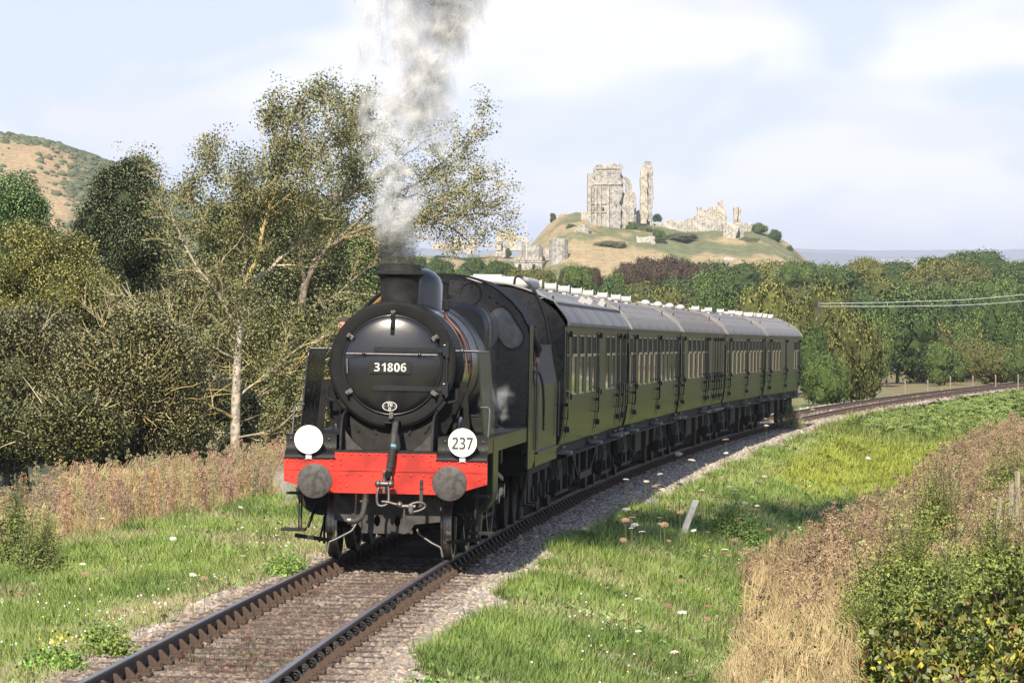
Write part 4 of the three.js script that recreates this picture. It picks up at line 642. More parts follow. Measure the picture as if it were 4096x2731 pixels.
  for (const [z, sgn] of [[0, 1], [-L, -1]]) for (const x of [-0.87, 0.87]) mesh('buffer', [cylZ(0.1, 0.35, x, 1.05, z + sgn * 0.12, 14), cylZ(0.22, 0.03, x, 1.05, z + sgn * 0.3, 20)], M.under, c);
  placeVehicle(c, o.d, L);
  return c;
}
{
  const row = (z0, z1, n, x = 0.35, k = 't') => Array.from({ length: n }, (_, i) => [i % 2 ? -x : x, lerp(z0, z1, n > 1 ? i / (n - 1) : 0), k]);
  const g2 = M.green.clone(); g2.color.setRGB(0.024, 0.032, 0.020); const g3 = M.green.clone(); g3.color.setRGB(0.028, 0.031, 0.021); g3.clearcoatRoughness = 0.16; const g4 = M.green.clone(); g4.color.setRGB(0.029, 0.030, 0.022); g4.clearcoatRoughness = 0.18;
  carriage({ d: 75.9, seed: 1, first: true, paint: M.green, roof: roofMat(0.20, 0.20, 0.205), label: 'green carriage with black end behind the tender, grey roof with a tank cover',
    items: [[0.64, 'd', 0.5], [2.3, 'w', 1.2], [4.26, 'w', 1.25], [6.2, 'w', 1.2], [7.75, 'w', 0.95], [8.95, 'd', 0.5], [12.0, 'w', 1.2], [13.75, 'w', 1.2], [15.6, 'd', 0.5], [17.1, 'd', 0.45], [18.0, 'd', 0.4]],
    vents: [...row(6.5, 8.2, 2), ...row(10.2, 17.6, 5)] });
  carriage({ d: 95.3, seed: 2, paint: g2, roof: roofMat(0.20, 0.185, 0.175), label: 'green carriage with brownish grey roof, second behind the tender',
    items: [[0.7, 'w', 0.7], [1.81, 'd', 0.5], [3.48, 'w', 1.1], [5.2, 'w', 1.1], [7.0, 'w', 1.1], [8.8, 'w', 1.1], [10.26, 'd', 0.5], [11.6, 'w', 1.1], [13.3, 'w', 1.1], [15.1, 'w', 1.1], [16.8, 'w', 1.1], [18.0, 'd', 0.5]],
    vents: [...row(1.5, 12, 6), ...row(13.4, 17, 2)] });
  carriage({ d: 114.6, seed: 3, paint: g3, roof: roofMat(0.185, 0.155, 0.14), label: 'green carriage with rusty brown roof and domed vents, third of five',
    items: [[0.84, 'd', 0.5], [3.25, 'w', 1.15], [5.1, 'w', 1.15], [6.98, 'w', 1.15], [8.75, 'w', 1.0], [10.0, 'd', 0.5], [11.0, 'd', 0.4], [13.67, 'v'], [14.73, 'v'], [16.1, 'v'], [17.1, 'v']],
    vents: [...row(1.2, 16.5, 8, 0.33, 'd')] });
  carriage({ d: 133.9, seed: 4, paint: g4, roof: roofMat(0.20, 0.19, 0.19), label: 'green carriage with grey roof and box vents, fourth of five',
    items: [[0.6, 'w', 0.6], [1.76, 'd', 0.5], [3.2, 'w', 1.05], [5.0, 'w', 1.1], [6.9, 'w', 1.1], [8.5, 'w', 1.0], [9.8, 'd', 0.5], [11.3, 'w', 1.05], [13.0, 'w', 1.05], [14.7, 'w', 1.05], [16.5, 'w', 1.05], [17.8, 'd', 0.5]],
    vents: [...row(1.0, 16.8, 7)] });
  carriage({ d: 153.2, seed: 5, paint: M.green, rim: M.light, roof: roofMat(0.25, 0.235, 0.225), label: 'last green carriage at the tail of the train, pale grey roof',
    items: [[0.9, 'w', 0.7], [2.2, 'd', 0.5], [3.7, 'w', 1.0], [5.2, 'w', 1.0], [6.8, 'w', 1.0], [10.35, 'd', 0.42], [15.2, 'w', 0.95], [16.5, 'w', 0.95], [17.8, 'd', 0.45]],
    vents: [...row(1.0, 6.0, 3, 0.3, 'b'), [0.2, 8.5, 'b'], [0.35, 9.6, 'b'], [0.2, 11, 'b'], ...row(13, 16, 3, 0.3, 'b')] });
}
// ---------------------------------------------------------------- far country: blue hills, the down, the castle on its mound
const F = 10400, HZ = 650, CXP = 1176, EYE = 2.8;
const X = (px, d) => (px - CXP) * d / F, Y = (py, d) => EYE + (HZ - py) * d / F;     // map reading: bearings and heights measured from the viewpoint
function heightField(name, label, x0, x1, nx, d0, d1, nd, h, color, mat) {
  const pos = [], col = [], uv = [], idx = [];
  for (let j = 0; j <= nd; j++) for (let i = 0; i <= nx; i++) {
    const x = lerp(x0, x1, i / nx), d = lerp(d0, d1, j / nd); pos.push(x, h(x, d), -d); uv.push(x / 14, d / 14); col.push(...color(x, d));
  }
  for (let j = 0; j < nd; j++) for (let i = 0; i < nx; i++) { const a = j * (nx + 1) + i, b = a + 1, c = a + nx + 1, e = c + 1; idx.push(a, b, c, b, e, c); }
  const g = new THREE.BufferGeometry(); g.setAttribute('position', new THREE.Float32BufferAttribute(pos, 3)); g.setAttribute('uv', new THREE.Float32BufferAttribute(uv, 2)); g.setAttribute('color', new THREE.Float32BufferAttribute(col, 3)); g.setIndex(idx); g.computeVertexNormals();
  const m = new THREE.Mesh(g, std([1, 1, 1], { vertexColors: true, roughness: 1, map: groundMap })); m.name = name; m.userData.kind = 'structure'; m.userData.label = label; m.userData.category = 'hill'; m.receiveShadow = true; scene.add(m); return m;
}
const mixC = (a, b, t) => a.map((v, i) => lerp(v, b[i], t));
// farthest ridge and a nearer low one with a pale stubble field
heightField('far_hills', 'faint blue wooded ridge on the horizon', -3600, 3900, 200, 17200, 18900, 8, (x, d) => { const k = Math.sin(clamp((d - 17200) / 1700, 0, 1) * Math.PI); return -6 + k * (99 + 54 * fbm(x / 1050, 3, 1, 4) + 20 * fbm(x / 140, 9, 1, 3)) * (1 + 0.22 * smooth(x, -2200, -300) * smooth(-300, x, x + 1600)); }, (x) => mixC([0.07, 0.10, 0.09], [0.11, 0.14, 0.12], fbm(x / 80, 2, 2, 3)));
heightField('far_heath', 'low hazy heath with a pale stubble field on the horizon', -480, 2900, 130, 11700, 14200, 26, (x, d) => -6 + smooth(d, 11700, 13800) * (70 + 42 * fbm(x / 420, d / 800, 5, 4)) * smooth(x, -480, 800), (x, d) => (x > 1020 && x < 1540 && d > 12400 && d < 13400 ? [0.36, 0.29, 0.23] : mixC([0.07, 0.10, 0.10], [0.11, 0.14, 0.13], fbm(x / 70, d / 140, 2, 3))));

// the down at the side: gorse and a bare tan patch
{
  const crest = [[-480, 66], [-330, 66], [-200, 56], [-170, 52.6], [-150, 48.5], [-133, 42.5], [-118, 35], [-104, 28], [-88, 18], [-70, 8], [-50, -2], [-20, -8]];
  const hh = (x, d) => { const t = smooth(d, 1180, 1500); return -8 + (seg(x, crest) + 8) * t * (0.93 + 0.07 * smooth(d, 1380, 1500)) + (fbm(x / 9, d / 22, 4, 4) - 0.5) * 3.4 * t; };
  const bare = (x, d) => { const w = (fbm(x / 9, d / 30, 8, 4) - 0.5) * 26, a = x + (d - 1400) * 0.10 + w; return smooth(a, -166, -158) * smooth(-128, a, a + 10) * smooth(d, 1240, 1300) * (1 - smooth(d, 1455, 1490)) * 0.95 + 0.35 * smooth(fbm(x / 14, d / 40, 5, 3), 0.58, 0.64); };
  heightField('down', 'steep down with gorse scrub and a bare tan patch', -520, 20, 260, 1180, 1560, 120, hh, (x, d) => { const b = clamp(bare(x, d), 0, 1), n = fbm(x / 3, d / 6, 2, 3); return mixC(mixC([0.055, 0.075, 0.04], [0.10, 0.115, 0.06], n), mixC([0.36, 0.255, 0.14], [0.43, 0.32, 0.18], n), b); });
  const R = rng(8), l = [], g = new THREE.IcosahedronGeometry(1, 1), q = new THREE.Quaternion(), e = new THREE.Euler();
  { const p = g.attributes.position; for (let i = 0; i < p.count; i++) { const k = 0.75 + 0.5 * fbm(p.getX(i) * 2 + 9, p.getY(i) * 2 + 4, p.getZ(i) * 2, 3); p.setXYZ(i, p.getX(i) * k, p.getY(i) * k, p.getZ(i) * k); } g.computeVertexNormals(); }
  for (let i = 0; i < 17000; i++) { const x = -215 + R() * 150, d = 1230 + R() * 275, b = bare(x, d); if (R() < b * 0.93) continue; const s = 0.35 + R() * R() * 1.1, k = 0.7 + R() * 0.6; q.setFromEuler(e.set(0, R() * 6.3, 0)); l.push({ m: new THREE.Matrix4().compose(V(x, hh(x, d) + s * 0.2, -d), q, V(s * 1.3, s * 0.9, s * 1.3)), c: R() < 0.8 ? [0.075 * k, 0.095 * k, 0.045 * k] : [0.12 * k, 0.12 * k, 0.06 * k] }); }
  tag(instanced('gorse', g, std([1, 1, 1], { roughness: 1 }), l, scene), 'dark gorse and scrub scattered over the steep down', 'gorse');
}

// ---------------------------------------------------------------- the castle mound
const crestPts = [[900, 590], [1000, 588], [1100, 590], [1180, 592], [1215, 572], [1255, 524], [1285, 500], [1330, 492], [1370, 500], [1440, 508], [1480, 512], [1530, 520], [1660, 528], [1720, 527], [1760, 538], [1800, 560], [1830, 585], [1860, 606], [1900, 626], [1990, 640]].map(([px, py]) => [X(px, 1285), Y(py, 1285)]);
function moundY(x, d) {
  const t = smooth(d, 1110, 1285), top = seg(x, crestPts), back = smooth(d, 1300, 1380);
  return lerp(lerp(-6, top, Math.pow(t, 0.8)), -6, back) + (fbm(x / 6, d / 10, 3, 4) - 0.5) * 2.6 * t;
}
heightField('castle_mound', 'tan grassy castle mound with scrubby green patches', X(880, 1285), X(2060, 1285), 220, 1110, 1390, 110, moundY, (x, d) => {
  const n = fbm(x / 9 + 2, d / 20, 6, 5), m = fbm(x / 1.8, d / 4, 2, 3), g = smooth(n + (m - 0.5) * 0.2, 0.46, 0.60);
  return mixC(mixC([0.42, 0.315, 0.17], [0.33, 0.27, 0.14], m), mixC([0.10, 0.12, 0.055], [0.20, 0.21, 0.085], m), clamp(g, 0, 1));
});
const stoneMap = noiseTexture(512, (x, y) => {
  const n = tiling(x, y, 22, 6), s = tiling(x, 0.3, 40, 4) * 0.6 + tiling(x, y, 9, 4) * 0.4, course = Math.abs(((y * 22) % 1) - 0.5) > 0.44 ? 0.06 : 0, joint = Math.abs(((x * 13 + Math.floor(y * 22) * 0.5) % 1) - 0.5) > 0.46 ? 0.04 : 0;
  const v = clamp(0.66 + 0.34 * smooth(n * 0.55 + s * 0.45, 0.30, 0.62) - course - joint, 0, 1); return [v, v * 0.985, v * 0.955];
}, true);
M.stone = std([0.46, 0.45, 0.43], { roughness: 0.95, map: rep(stoneMap, 0.12), bumpMap: rep(stoneMap, 0.12), bumpScale: 0.12 });
M.stoneGrey = std([0.385, 0.385, 0.38], { roughness: 0.95, map: rep(stoneMap, 0.09), bumpMap: rep(stoneMap, 0.09), bumpScale: 0.12 });
M.stoneWarm = std([0.50, 0.475, 0.43], { roughness: 0.95, map: rep(stoneMap, 0.14), bumpMap: rep(stoneMap, 0.14), bumpScale: 0.12 });
function ragged(pts, R, amp, step) {                                    // broken masonry edges
  const out = [];
  pts.forEach((p, i) => { const q = pts[(i + 1) % pts.length], L = Math.hypot(q[0] - p[0], q[1] - p[1]), n = Math.max(1, Math.round(L / step)); for (let k = 0; k < n; k++) { const t = k / n, a = k ? amp : amp * 0.3; out.push([lerp(p[0], q[0], t) + (R() - 0.5) * a, lerp(p[1], q[1], t) + (R() - 0.5) * a]); } });
  return out;
}
function ruin(pts, holes, d, depth, seed, amp = 0.75) {                 // points in bearings; wall of the given depth behind d
  const R = rng(seed), P = ([px, py]) => [X(px, d), Y(py, d)];
  const o = ragged(pts.map(P), R, amp, 1.3), hs = holes.map(([x0, y0, x1, y1, arch]) => { const [a, b] = P([x0, y1]), [c, e] = P([x1, y0]), p = [[a, b], [c, b], [c, lerp(b, e, 0.7)], [lerp(a, c, 0.75), e], [lerp(a, c, 0.25), e], [a, lerp(b, e, 0.7)]]; return ragged(p, R, 0.22, 1).reverse(); });
  const g = extrude(o, depth, 0.12, hs); return g.translate(0, 0, -d - depth);
}
const A = ([x, y]) => [1263.2 + 0.1648 * x, 361.7 + 0.1648 * y], B = ([x, y]) => [1492.9 + 0.1465 * x, 447.9 + 0.1465 * y], C = ([x, y]) => [947.4 + 0.3906 * x, 344.5 + 0.3906 * y];
const AH = (h) => [...A([h[0], h[1]]), ...A([h[2], h[3]])], BH = (h) => [...B([h[0], h[1]]), ...B([h[2], h[3]])], CH = (h) => [...C([h[0], h[1]]), ...C([h[2], h[3]])];
{
  const keep = thing('castle_keep', 'tall ruined pale stone keep with jagged top and window holes', 'castle ruin');
  mesh('wall', [ruin([[562, 385], [620, 372], [622, 130], [650, 98], [700, 92], [760, 100], [830, 96], [940, 95], [985, 78], [1003, 190], [1000, 380], [1000, 560], [1000, 700], [960, 1090], [860, 1120], [800, 1240], [530, 1240], [556, 950], [556, 700], [566, 500]].map(A), [[615, 685, 650, 752], [725, 685, 760, 752], [910, 650, 937, 697], [875, 430, 907, 482], [850, 222, 897, 266], [612, 422, 650, 482], [590, 1138, 720, 1168]].map(AH), 1246, 3, 3, 1.3)], M.stoneGrey, keep);
  mesh('broken_wall', [ruin([[985, 190], [1060, 262], [1125, 322], [1128, 490], [1172, 512], [1185, 562], [1182, 800], [1180, 900], [1090, 900], [1085, 1080], [960, 1110], [860, 1130], [890, 740], [985, 700]].map(A), [[1015, 365, 1066, 492], [985, 738, 1005, 788], [1120, 780, 1132, 860]].map(AH), 1248, 4, 4, 1.2)], M.stone, keep);
  mesh('buttress', [[640, 1, 26], [700, 1, 20], [810, 1, 34], [560, 1, 22]].map(([zx, q, w]) => { const [x, y] = A([zx, 400]), [, y2] = A([zx, 1180]); return box(w * 0.1648 * 0.12, (y2 - y) * 0.12, 1.2, X(x, 1246), Y((y + y2) / 2, 1246), -1245.7); }), M.stone, keep);
  mesh('string_course', [[372, 560, 985], [640, 560, 830], [760, 560, 800], [150, 640, 980], [1075, 560, 800]].map(([zy, x0, x1]) => { const a = A([x0, zy]), b = A([x1, zy]); return box((b[0] - a[0]) * 0.12, 0.28, 0.5, X((a[0] + b[0]) / 2, 1246), Y(a[1], 1246), -1245.9); }), M.stoneWarm, keep);
  mesh('rear_wall', [ruin([[575, 400], [840, 400], [840, 500], [1000, 520], [1000, 1200], [575, 1200]].map(A), [], 1256, 3, 6), ruin([[640, 140], [800, 120], [820, 400], [640, 400]].map(A), [], 1254, 2, 7)], M.stoneGrey, keep);
  mesh('side_wall', [box(2.5, 22, 12, X(1360, 1252), Y(490, 1252), -1254), box(2.5, 14, 10, X(1450, 1254), Y(500, 1254), -1255)], M.stone, keep);
  const sp = thing('ruined_tower', 'slender free-standing stone tower fragment beside the castle keep', 'castle ruin');
  mesh('wall', [ruin([[1265, 175], [1300, 108], [1345, 104], [1362, 130], [1362, 860], [1345, 880], [1320, 800], [1250, 745], [1256, 530]].map(A), [], 1262, 3.5, 11, 0.5)], M.stoneWarm, sp);
  mesh('wall', [ruin([[1376, 130], [1395, 112], [1425, 112], [1441, 210], [1441, 500], [1424, 900], [1370, 885]].map(A), [], 1262, 3.5, 12, 0.5), box(2.2, 17, 2, X(1489, 1264), Y(440, 1264), -1265)], M.stoneGrey, sp);
  const rb = thing('fallen_masonry', 'tumbled stone block between keep and slender tower', 'castle ruin'); mesh('masonry', [ruin([[1185, 760], [1215, 745], [1240, 720], [1300, 770], [1350, 880], [1350, 920], [1185, 920]].map(A), [], 1258, 3, 13)], M.stoneWarm, rb);
  const lw = thing('curtain_wall', 'grey sloping curtain wall running down from the keep', 'castle ruin');
  mesh('wall', [ruin([[235, 1200], [330, 1025], [440, 935], [560, 890], [556, 1140], [400, 1225], [330, 1345], [255, 1330]].map(A), [], 1228, 3, 14)], M.stoneGrey, lw);
  mesh('wall', [ruin([[440, 770], [470, 756], [555, 765], [556, 930], [400, 990], [435, 920]].map(A), [], 1250, 3, 15)], M.stoneWarm, lw);
  mesh('wall', [ruin([[95, 790], [180, 770], [280, 780], [270, 840], [80, 880]].map(A), [], 1282, 3, 16)], M.stone, thing('wall_stump', 'low pale wall stump on the crest of the mound', 'castle ruin'));
  mesh('masonry', [ruin([[1200, 1092], [1215, 1080], [1235, 1112], [1330, 1108], [1465, 1092], [1478, 1200], [1440, 1250], [1275, 1285], [1195, 1252]].map(A), [], 1220, 3, 17)], M.stone, thing('fallen_masonry', 'square pale block of masonry lying on the mound slope', 'castle ruin'));
  // round gate towers
  for (const [px, w, y0, y1, l] of [[1223, 48, 561, 640, 'round grey bastion just behind the flagpole'], [1283, 43, 548, 640, 'taller round bastion below the sloping curtain wall']]) {
    const d = 1195, r = w / 2 * d / F, t = thing('bastion', l, 'castle ruin'), R = rng(px), h = (y1 - y0) * d / F, g = new THREE.CylinderGeometry(r, r * 1.06, h, 28, 8).translate(X(px, d), Y((y0 + y1) / 2, d), -d), p = g.attributes.position;
    for (let i = 0; i < p.count; i++) if (p.getY(i) > Y(y0, d) - 0.5) p.setY(i, p.getY(i) + (fbm(p.getX(i), p.getZ(i), 2, 3) - 0.6) * 1.6);
    g.computeVertexNormals(); mesh('wall', [g], M.stoneGrey, t);
  }
  mesh('wall', [ruin([[765, 600], [800, 570], [812, 545], [815, 640], [765, 650]].map(C), [], 1200, 2, 19)], M.stone, thing('wall_stump', 'short stone wall joining the two round bastions', 'castle ruin'));
  // gatehouse and outer ruins
  mesh('wall', [ruin([[490, 478], [605, 472], [610, 503], [650, 512], [700, 524], [660, 590], [490, 590]].map(C), [[528, 535, 556, 566], [614, 535, 648, 566]].map(CH), 1270, 4, 20), ruin([[490, 478], [520, 476], [524, 590], [490, 590]].map(C), [], 1268, 6, 21)], M.stoneWarm, thing('gatehouse', 'ruined stone gatehouse with two small arches', 'castle ruin'));
  mesh('wall', [ruin([[110, 556], [135, 543], [236, 546], [240, 512], [262, 506], [292, 512], [300, 548], [322, 540], [326, 516], [352, 512], [386, 520], [386, 556], [470, 552], [470, 566], [372, 570], [365, 620], [240, 600], [110, 580]].map(C), [], 1255, 3, 22)], M.stone, thing('outer_wall', 'broken outer wall with two stubs beside the gatehouse', 'castle ruin'));
  mesh('wall', [ruin([[470, 598], [540, 590], [556, 606], [540, 630], [470, 622]].map(C), [], 1200, 2, 23)], M.stone, thing('wall_stump', 'low stone wall below the gatehouse', 'castle ruin'));
  // ranges along the far side of the mound
  mesh('wall', [ruin([[0, 430], [40, 425], [70, 480], [150, 432], [250, 412], [330, 372], [380, 402], [550, 402], [572, 366], [830, 355], [960, 372], [1080, 402], [1100, 430], [1300, 425], [1500, 432], [1600, 440], [1590, 560], [1500, 600], [1100, 620], [850, 640], [360, 620], [0, 560]].map(B), [[1068, 470, 1108, 560], [815, 425, 838, 470]].map(BH), 1262, 3, 24)], M.stone, thing('curtain_wall', 'long low curtain wall along the crest of the mound', 'castle ruin'));
  mesh('wall', [ruin([[690, 345], [745, 300], [758, 250], [735, 180], [770, 168], [815, 172], [815, 226], [912, 232], [930, 192], [1050, 186], [1068, 160], [1075, 92], [1118, 64], [1145, 100], [1152, 180], [1190, 262], [1196, 440], [690, 440]].map(B), [[1136, 300, 1150, 400]].map(BH), 1268, 3, 25)], M.stoneWarm, thing('castle_hall', 'ruined hall gable with a rounded stone stub on top', 'castle ruin'));
  const ht = thing('ruined_tower', 'short twin-columned tower stub at the end of the castle', 'castle ruin');
  mesh('wall', [ruin([[1310, 190], [1340, 176], [1376, 182], [1376, 445], [1322, 445]].map(B), [], 1266, 3, 26, 0.4), ruin([[1390, 182], [1436, 180], [1440, 210], [1426, 300], [1424, 445], [1388, 445]].map(B), [], 1266, 3, 27, 0.4), box(0.9, 4.2, 1, X(1695.5, 1268), Y(495, 1268), -1268.5)], M.stoneWarm, ht);
  const bt = thing('leaning_tower', 'split leaning stone tower below the long castle wall', 'castle ruin');
  mesh('wall', [ruin([[1130, 440], [1260, 430], [1385, 440], [1372, 600], [1345, 740], [1145, 740]].map(B), [], 1240, 4, 28)], M.stone, bt);
  mesh('wall', [ruin([[1386, 470], [1500, 448], [1480, 600], [1450, 740], [1358, 740], [1366, 640]].map(B), [], 1243, 3, 29)], M.stoneGrey, bt);
  mesh('masonry', [ruin([[1140, 985], [1180, 970], [1280, 975], [1332, 1000], [1300, 1040], [1150, 1040]].map(B), [], 1150, 2, 30)], M.stone, thing('fallen_masonry', 'small pale boulder of masonry at the foot of the mound', 'castle ruin'));
  // church tower with battlements and a flagpole in front of the bastions
  const ch = thing('church_tower', 'square battlemented church tower with a white flagpole', 'church'), dc = 1080, k = dc / F;
  mesh('wall', [box(62 * k, 8, 6, X(1213, dc), Y(598, dc) - 4, -dc - 3)], M.stone, ch);
  for (let i = 0; i < 8; i++) mesh('battlement', [box(4.6 * k, 0.8, 0.6, X(1184 + i * 8.3, dc), Y(598, dc) + 0.4, -dc - 0.1)], M.stone, ch);
  mesh('cornice', [box(64 * k, 0.25, 6.4, X(1213, dc), Y(601, dc), -dc - 3)], M.stone, ch);
  for (const px of [1194, 1226]) mesh('belfry_window', [box(7 * k, 1.5, 0.3, X(px, dc), Y(614, dc), -dc + 0.02)], M.under, ch);
  mesh('flagpole', [cylY(0.09, 8.6, X(1210, dc), Y(598, dc) + 4.3, -dc - 3, 8, 0.13)], M.white, ch);
}
// ---------------------------------------------------------------- leaves, limbs, trees
const leafMat = new THREE.MeshPhysicalMaterial({ color: 0xffffff, roughness: 0.62, side: THREE.DoubleSide, vertexColors: false });
const leafThin = new THREE.MeshPhysicalMaterial({ color: 0xffffff, roughness: 0.9, specularIntensity: 0.2, transmission: 0.5, thickness: 0, side: THREE.DoubleSide });
const vcLeaf = new THREE.MeshPhysicalMaterial({ color: 0xffffff, roughness: 0.9, specularIntensity: 0.2, transmission: 0.25, thickness: 0, side: THREE.DoubleSide, vertexColors: true });
M.bark = std([0.24, 0.20, 0.15], { roughness: 0.95, map: rep(T.grime, 1.5), bumpMap: rep(T.rough, 3), bumpScale: 0.01 });
M.barkPale = std([0.46, 0.41, 0.33], { roughness: 0.95, map: rep(T.grime, 1.2), bumpMap: rep(T.rough, 3), bumpScale: 0.01 });
M.twig = std([0.50, 0.43, 0.27], { roughness: 0.95 });
M.lichen = std([0.52, 0.41, 0.17], { roughness: 0.95, map: rep(T.grime, 2.5) });
M.barkDark = std([0.10, 0.085, 0.065], { roughness: 0.95, map: rep(T.grime, 1.5) });
function limb(pts, r0, r1, rad = 5) {                                    // tapering branch through the points
  const pos = [], idx = [], n = pts.length, up = V(0.31, 0.2, 0.93).normalize(), t = V(0, 0, 0), a = V(0, 0, 0), b = V(0, 0, 0);
  for (let i = 0; i < n; i++) {
    t.copy(pts[Math.min(i + 1, n - 1)]).sub(pts[Math.max(i - 1, 0)]).normalize(); a.crossVectors(t, up).normalize(); b.crossVectors(t, a);
    const r = lerp(r0, r1, i / (n - 1));
    for (let k = 0; k < rad; k++) { const w = k / rad * Math.PI * 2, c = Math.cos(w) * r, s = Math.sin(w) * r; pos.push(pts[i].x + a.x * c + b.x * s, pts[i].y + a.y * c + b.y * s, pts[i].z + a.z * c + b.z * s); }
    if (i) for (let k = 0; k < rad; k++) { const p = (i - 1) * rad + k, q = (i - 1) * rad + (k + 1) % rad; idx.push(p, q, p + rad, q, q + rad, p + rad); }
  }
  const g = new THREE.BufferGeometry(); g.setAttribute('position', new THREE.Float32BufferAttribute(pos, 3)); g.setIndex(idx); g.computeVertexNormals(); return g;
}
function wander(p, dir, len, n, R, jit, bias) {
  const pts = [p.clone()], d = dir.clone().normalize(), q = p.clone();
  for (let i = 0; i < n; i++) { d.x += (R() - 0.5) * jit + bias.x; d.y += (R() - 0.5) * jit + bias.y; d.z += (R() - 0.5) * jit + bias.z; d.normalize(); q.addScaledVector(d, len / n); pts.push(q.clone()); }
  return pts;
}
function leafCluster(n, R, size, spread, nUp = 0.55) {                    // n folded leaves around a twig end; normals lean to the cluster's +y
  const pos = [], nor = [];
  for (let i = 0; i < n; i++) {
    const c = V((R() - 0.5) * 2, (R() - 0.5) * 1.4, (R() - 0.5) * 2).multiplyScalar(spread), ax = V(R() - 0.5, R() * 0.6 - 0.2, R() - 0.5).normalize(), sd = V(R() - 0.5, R() - 0.5, R() - 0.5).cross(ax).normalize(), L = size * (0.7 + R() * 0.6), w = L * 0.36, nn = ax.clone().cross(sd).normalize(); if (nn.y < 0) nn.negate();
    const a = c.clone(), tip = c.clone().addScaledVector(ax, L), m = c.clone().addScaledVector(ax, L * 0.45), l = m.clone().addScaledVector(sd, w).addScaledVector(nn, w * 0.3), r = m.clone().addScaledVector(sd, -w).addScaledVector(nn, w * 0.3);
    for (const v of [a, l, tip, a, tip, r]) { pos.push(v.x, v.y, v.z); const q = nn.clone().lerp(V(0, 1, 0), nUp).normalize(); nor.push(q.x, q.y, q.z); }
  }
  const g = new THREE.BufferGeometry(); g.setAttribute('position', new THREE.Float32BufferAttribute(pos, 3)); g.setAttribute('normal', new THREE.Float32BufferAttribute(nor, 3)); return g;
}
const qTmp = new THREE.Quaternion(), qSpin = new THREE.Quaternion(), UP = V(0, 1, 0);
function placed(p, out, s, R) { qTmp.setFromUnitVectors(UP, out); qSpin.setFromAxisAngle(UP, R() * 6.283); return new THREE.Matrix4().compose(p, qTmp.multiply(qSpin), V(s, s, s)); }
const LR = rng(99);
const CL = { small: leafCluster(11, LR, 0.07, 0.20, 0.75), tiny: leafCluster(7, LR, 0.06, 0.12), mid: leafCluster(20, LR, 0.07, 0.30, 0.8), big: leafCluster(9, LR, 0.30, 0.5) };
const LEAF = 2.15;                                                      // reflected and passed light together
function tint(base, R, v = 0.35) { const k = LEAF * (1 - v / 2 + R() * v), h = (R() - 0.5) * 0.18; return [base[0] * k * (1 + h), base[1] * k, base[2] * k * (1 - h)]; }

// a tree whose limbs are set out by hand, in metres from its foot, with boughs, twigs and leaves grown along them
function limbTree(name, label, foot, limbs, o) {
  const t = thing(name, label, 'tree'), R = rng(o.seed), wood = [], twig = [], leaves = [], dead = [];
  t.position.copy(foot);
  for (const L of limbs) {
    const cv = new THREE.CatmullRomCurve3(L.pts.map((p) => V(...p)), false, 'catmullrom', 0.5), len = cv.getLength(), n = Math.max(5, Math.round(len * 2.2)), pts = cv.getPoints(n);
    pts.forEach((p, i) => { if (i && !L.trunk) { p.x += (R() - 0.5) * 0.10; p.y += (R() - 0.5) * 0.10; p.z += (R() - 0.5) * 0.14; } });
    wood.push([limb(pts, L.trunk ? L.r0 : L.r0 * 0.7, L.r1, L.trunk ? 10 : 6), L]);
    if (L.trunk && !L.boughs) continue;
    const step = L.step ?? 0.34;
    for (let s = len * (L.from ?? 0.18); s < len; s += step * (0.6 + R() * 0.8)) {
      const u = s / len, p = cv.getPointAt(u), tg = cv.getTangentAt(u), side = V(R() - 0.5, R() - 0.5, R() - 0.5).cross(tg).normalize(), dir = tg.clone().multiplyScalar(0.75).add(side).add(V(o.wind ?? 0.25, 0.22, 0)), bl = (0.6 + R() * 1.0) * (L.reach ?? 1) * (1 - 0.35 * u), r = lerp(L.r0, L.r1, u) * 0.42;
      const bp = wander(p, dir, bl, 5, R, 0.5, V(0.05 * (o.wind ?? 0.3), 0.06, 0)); (R() < 0.5 ? twig : dead).push(limb(bp, Math.min(r, 0.035), 0.010, 4));
      for (let k = 1; k < bp.length; k++) for (let m = 0; m < 2; m++) {
        const d2 = V(R() - 0.5, R() - 0.35, R() - 0.5).add(bp[k].clone().sub(bp[k - 1]).normalize().multiplyScalar(0.7)), tp = wander(bp[k], d2, 0.3 + R() * 0.45, 3, R, 0.6, V(0.04, 0.05, 0)); twig.push(limb(tp, 0.012, 0.005, 3));
        if (R() < (L.leaf ?? 0.8)) for (let q = 1; q < tp.length; q++) for (let rep2 = 0; rep2 < (o.dense ?? 2); rep2++) if (R() < 0.8) { const pp = tp[q]; leaves.push({ m: placed(pp.clone().add(V(R() - 0.5, R() - 0.5, R() - 0.5).multiplyScalar(0.42)), V(R() - 0.5, 0.5 + R() * 0.7, R() - 0.3).normalize(), 0.8 + R() * 0.5, R), c: tint(o.colors[Math.floor(R() * o.colors.length)], R, 0.4) }); }
      }
    }
  }
  mesh('trunk', wood.filter(([, L]) => L.trunk).map(([g]) => g), o.bark, t);
  for (const [g, L] of wood) if (!L.trunk) mesh('limb', [g], L.lichen ? M.lichen : o.bark, t);
  stuffMesh('twig', twig, M.twig, t); stuffMesh('bough', dead, M.lichen, t);
  TALLY.n += leaves.length; const im = instanced('crown', CL.small, leafThin, leaves, t); return t;
}
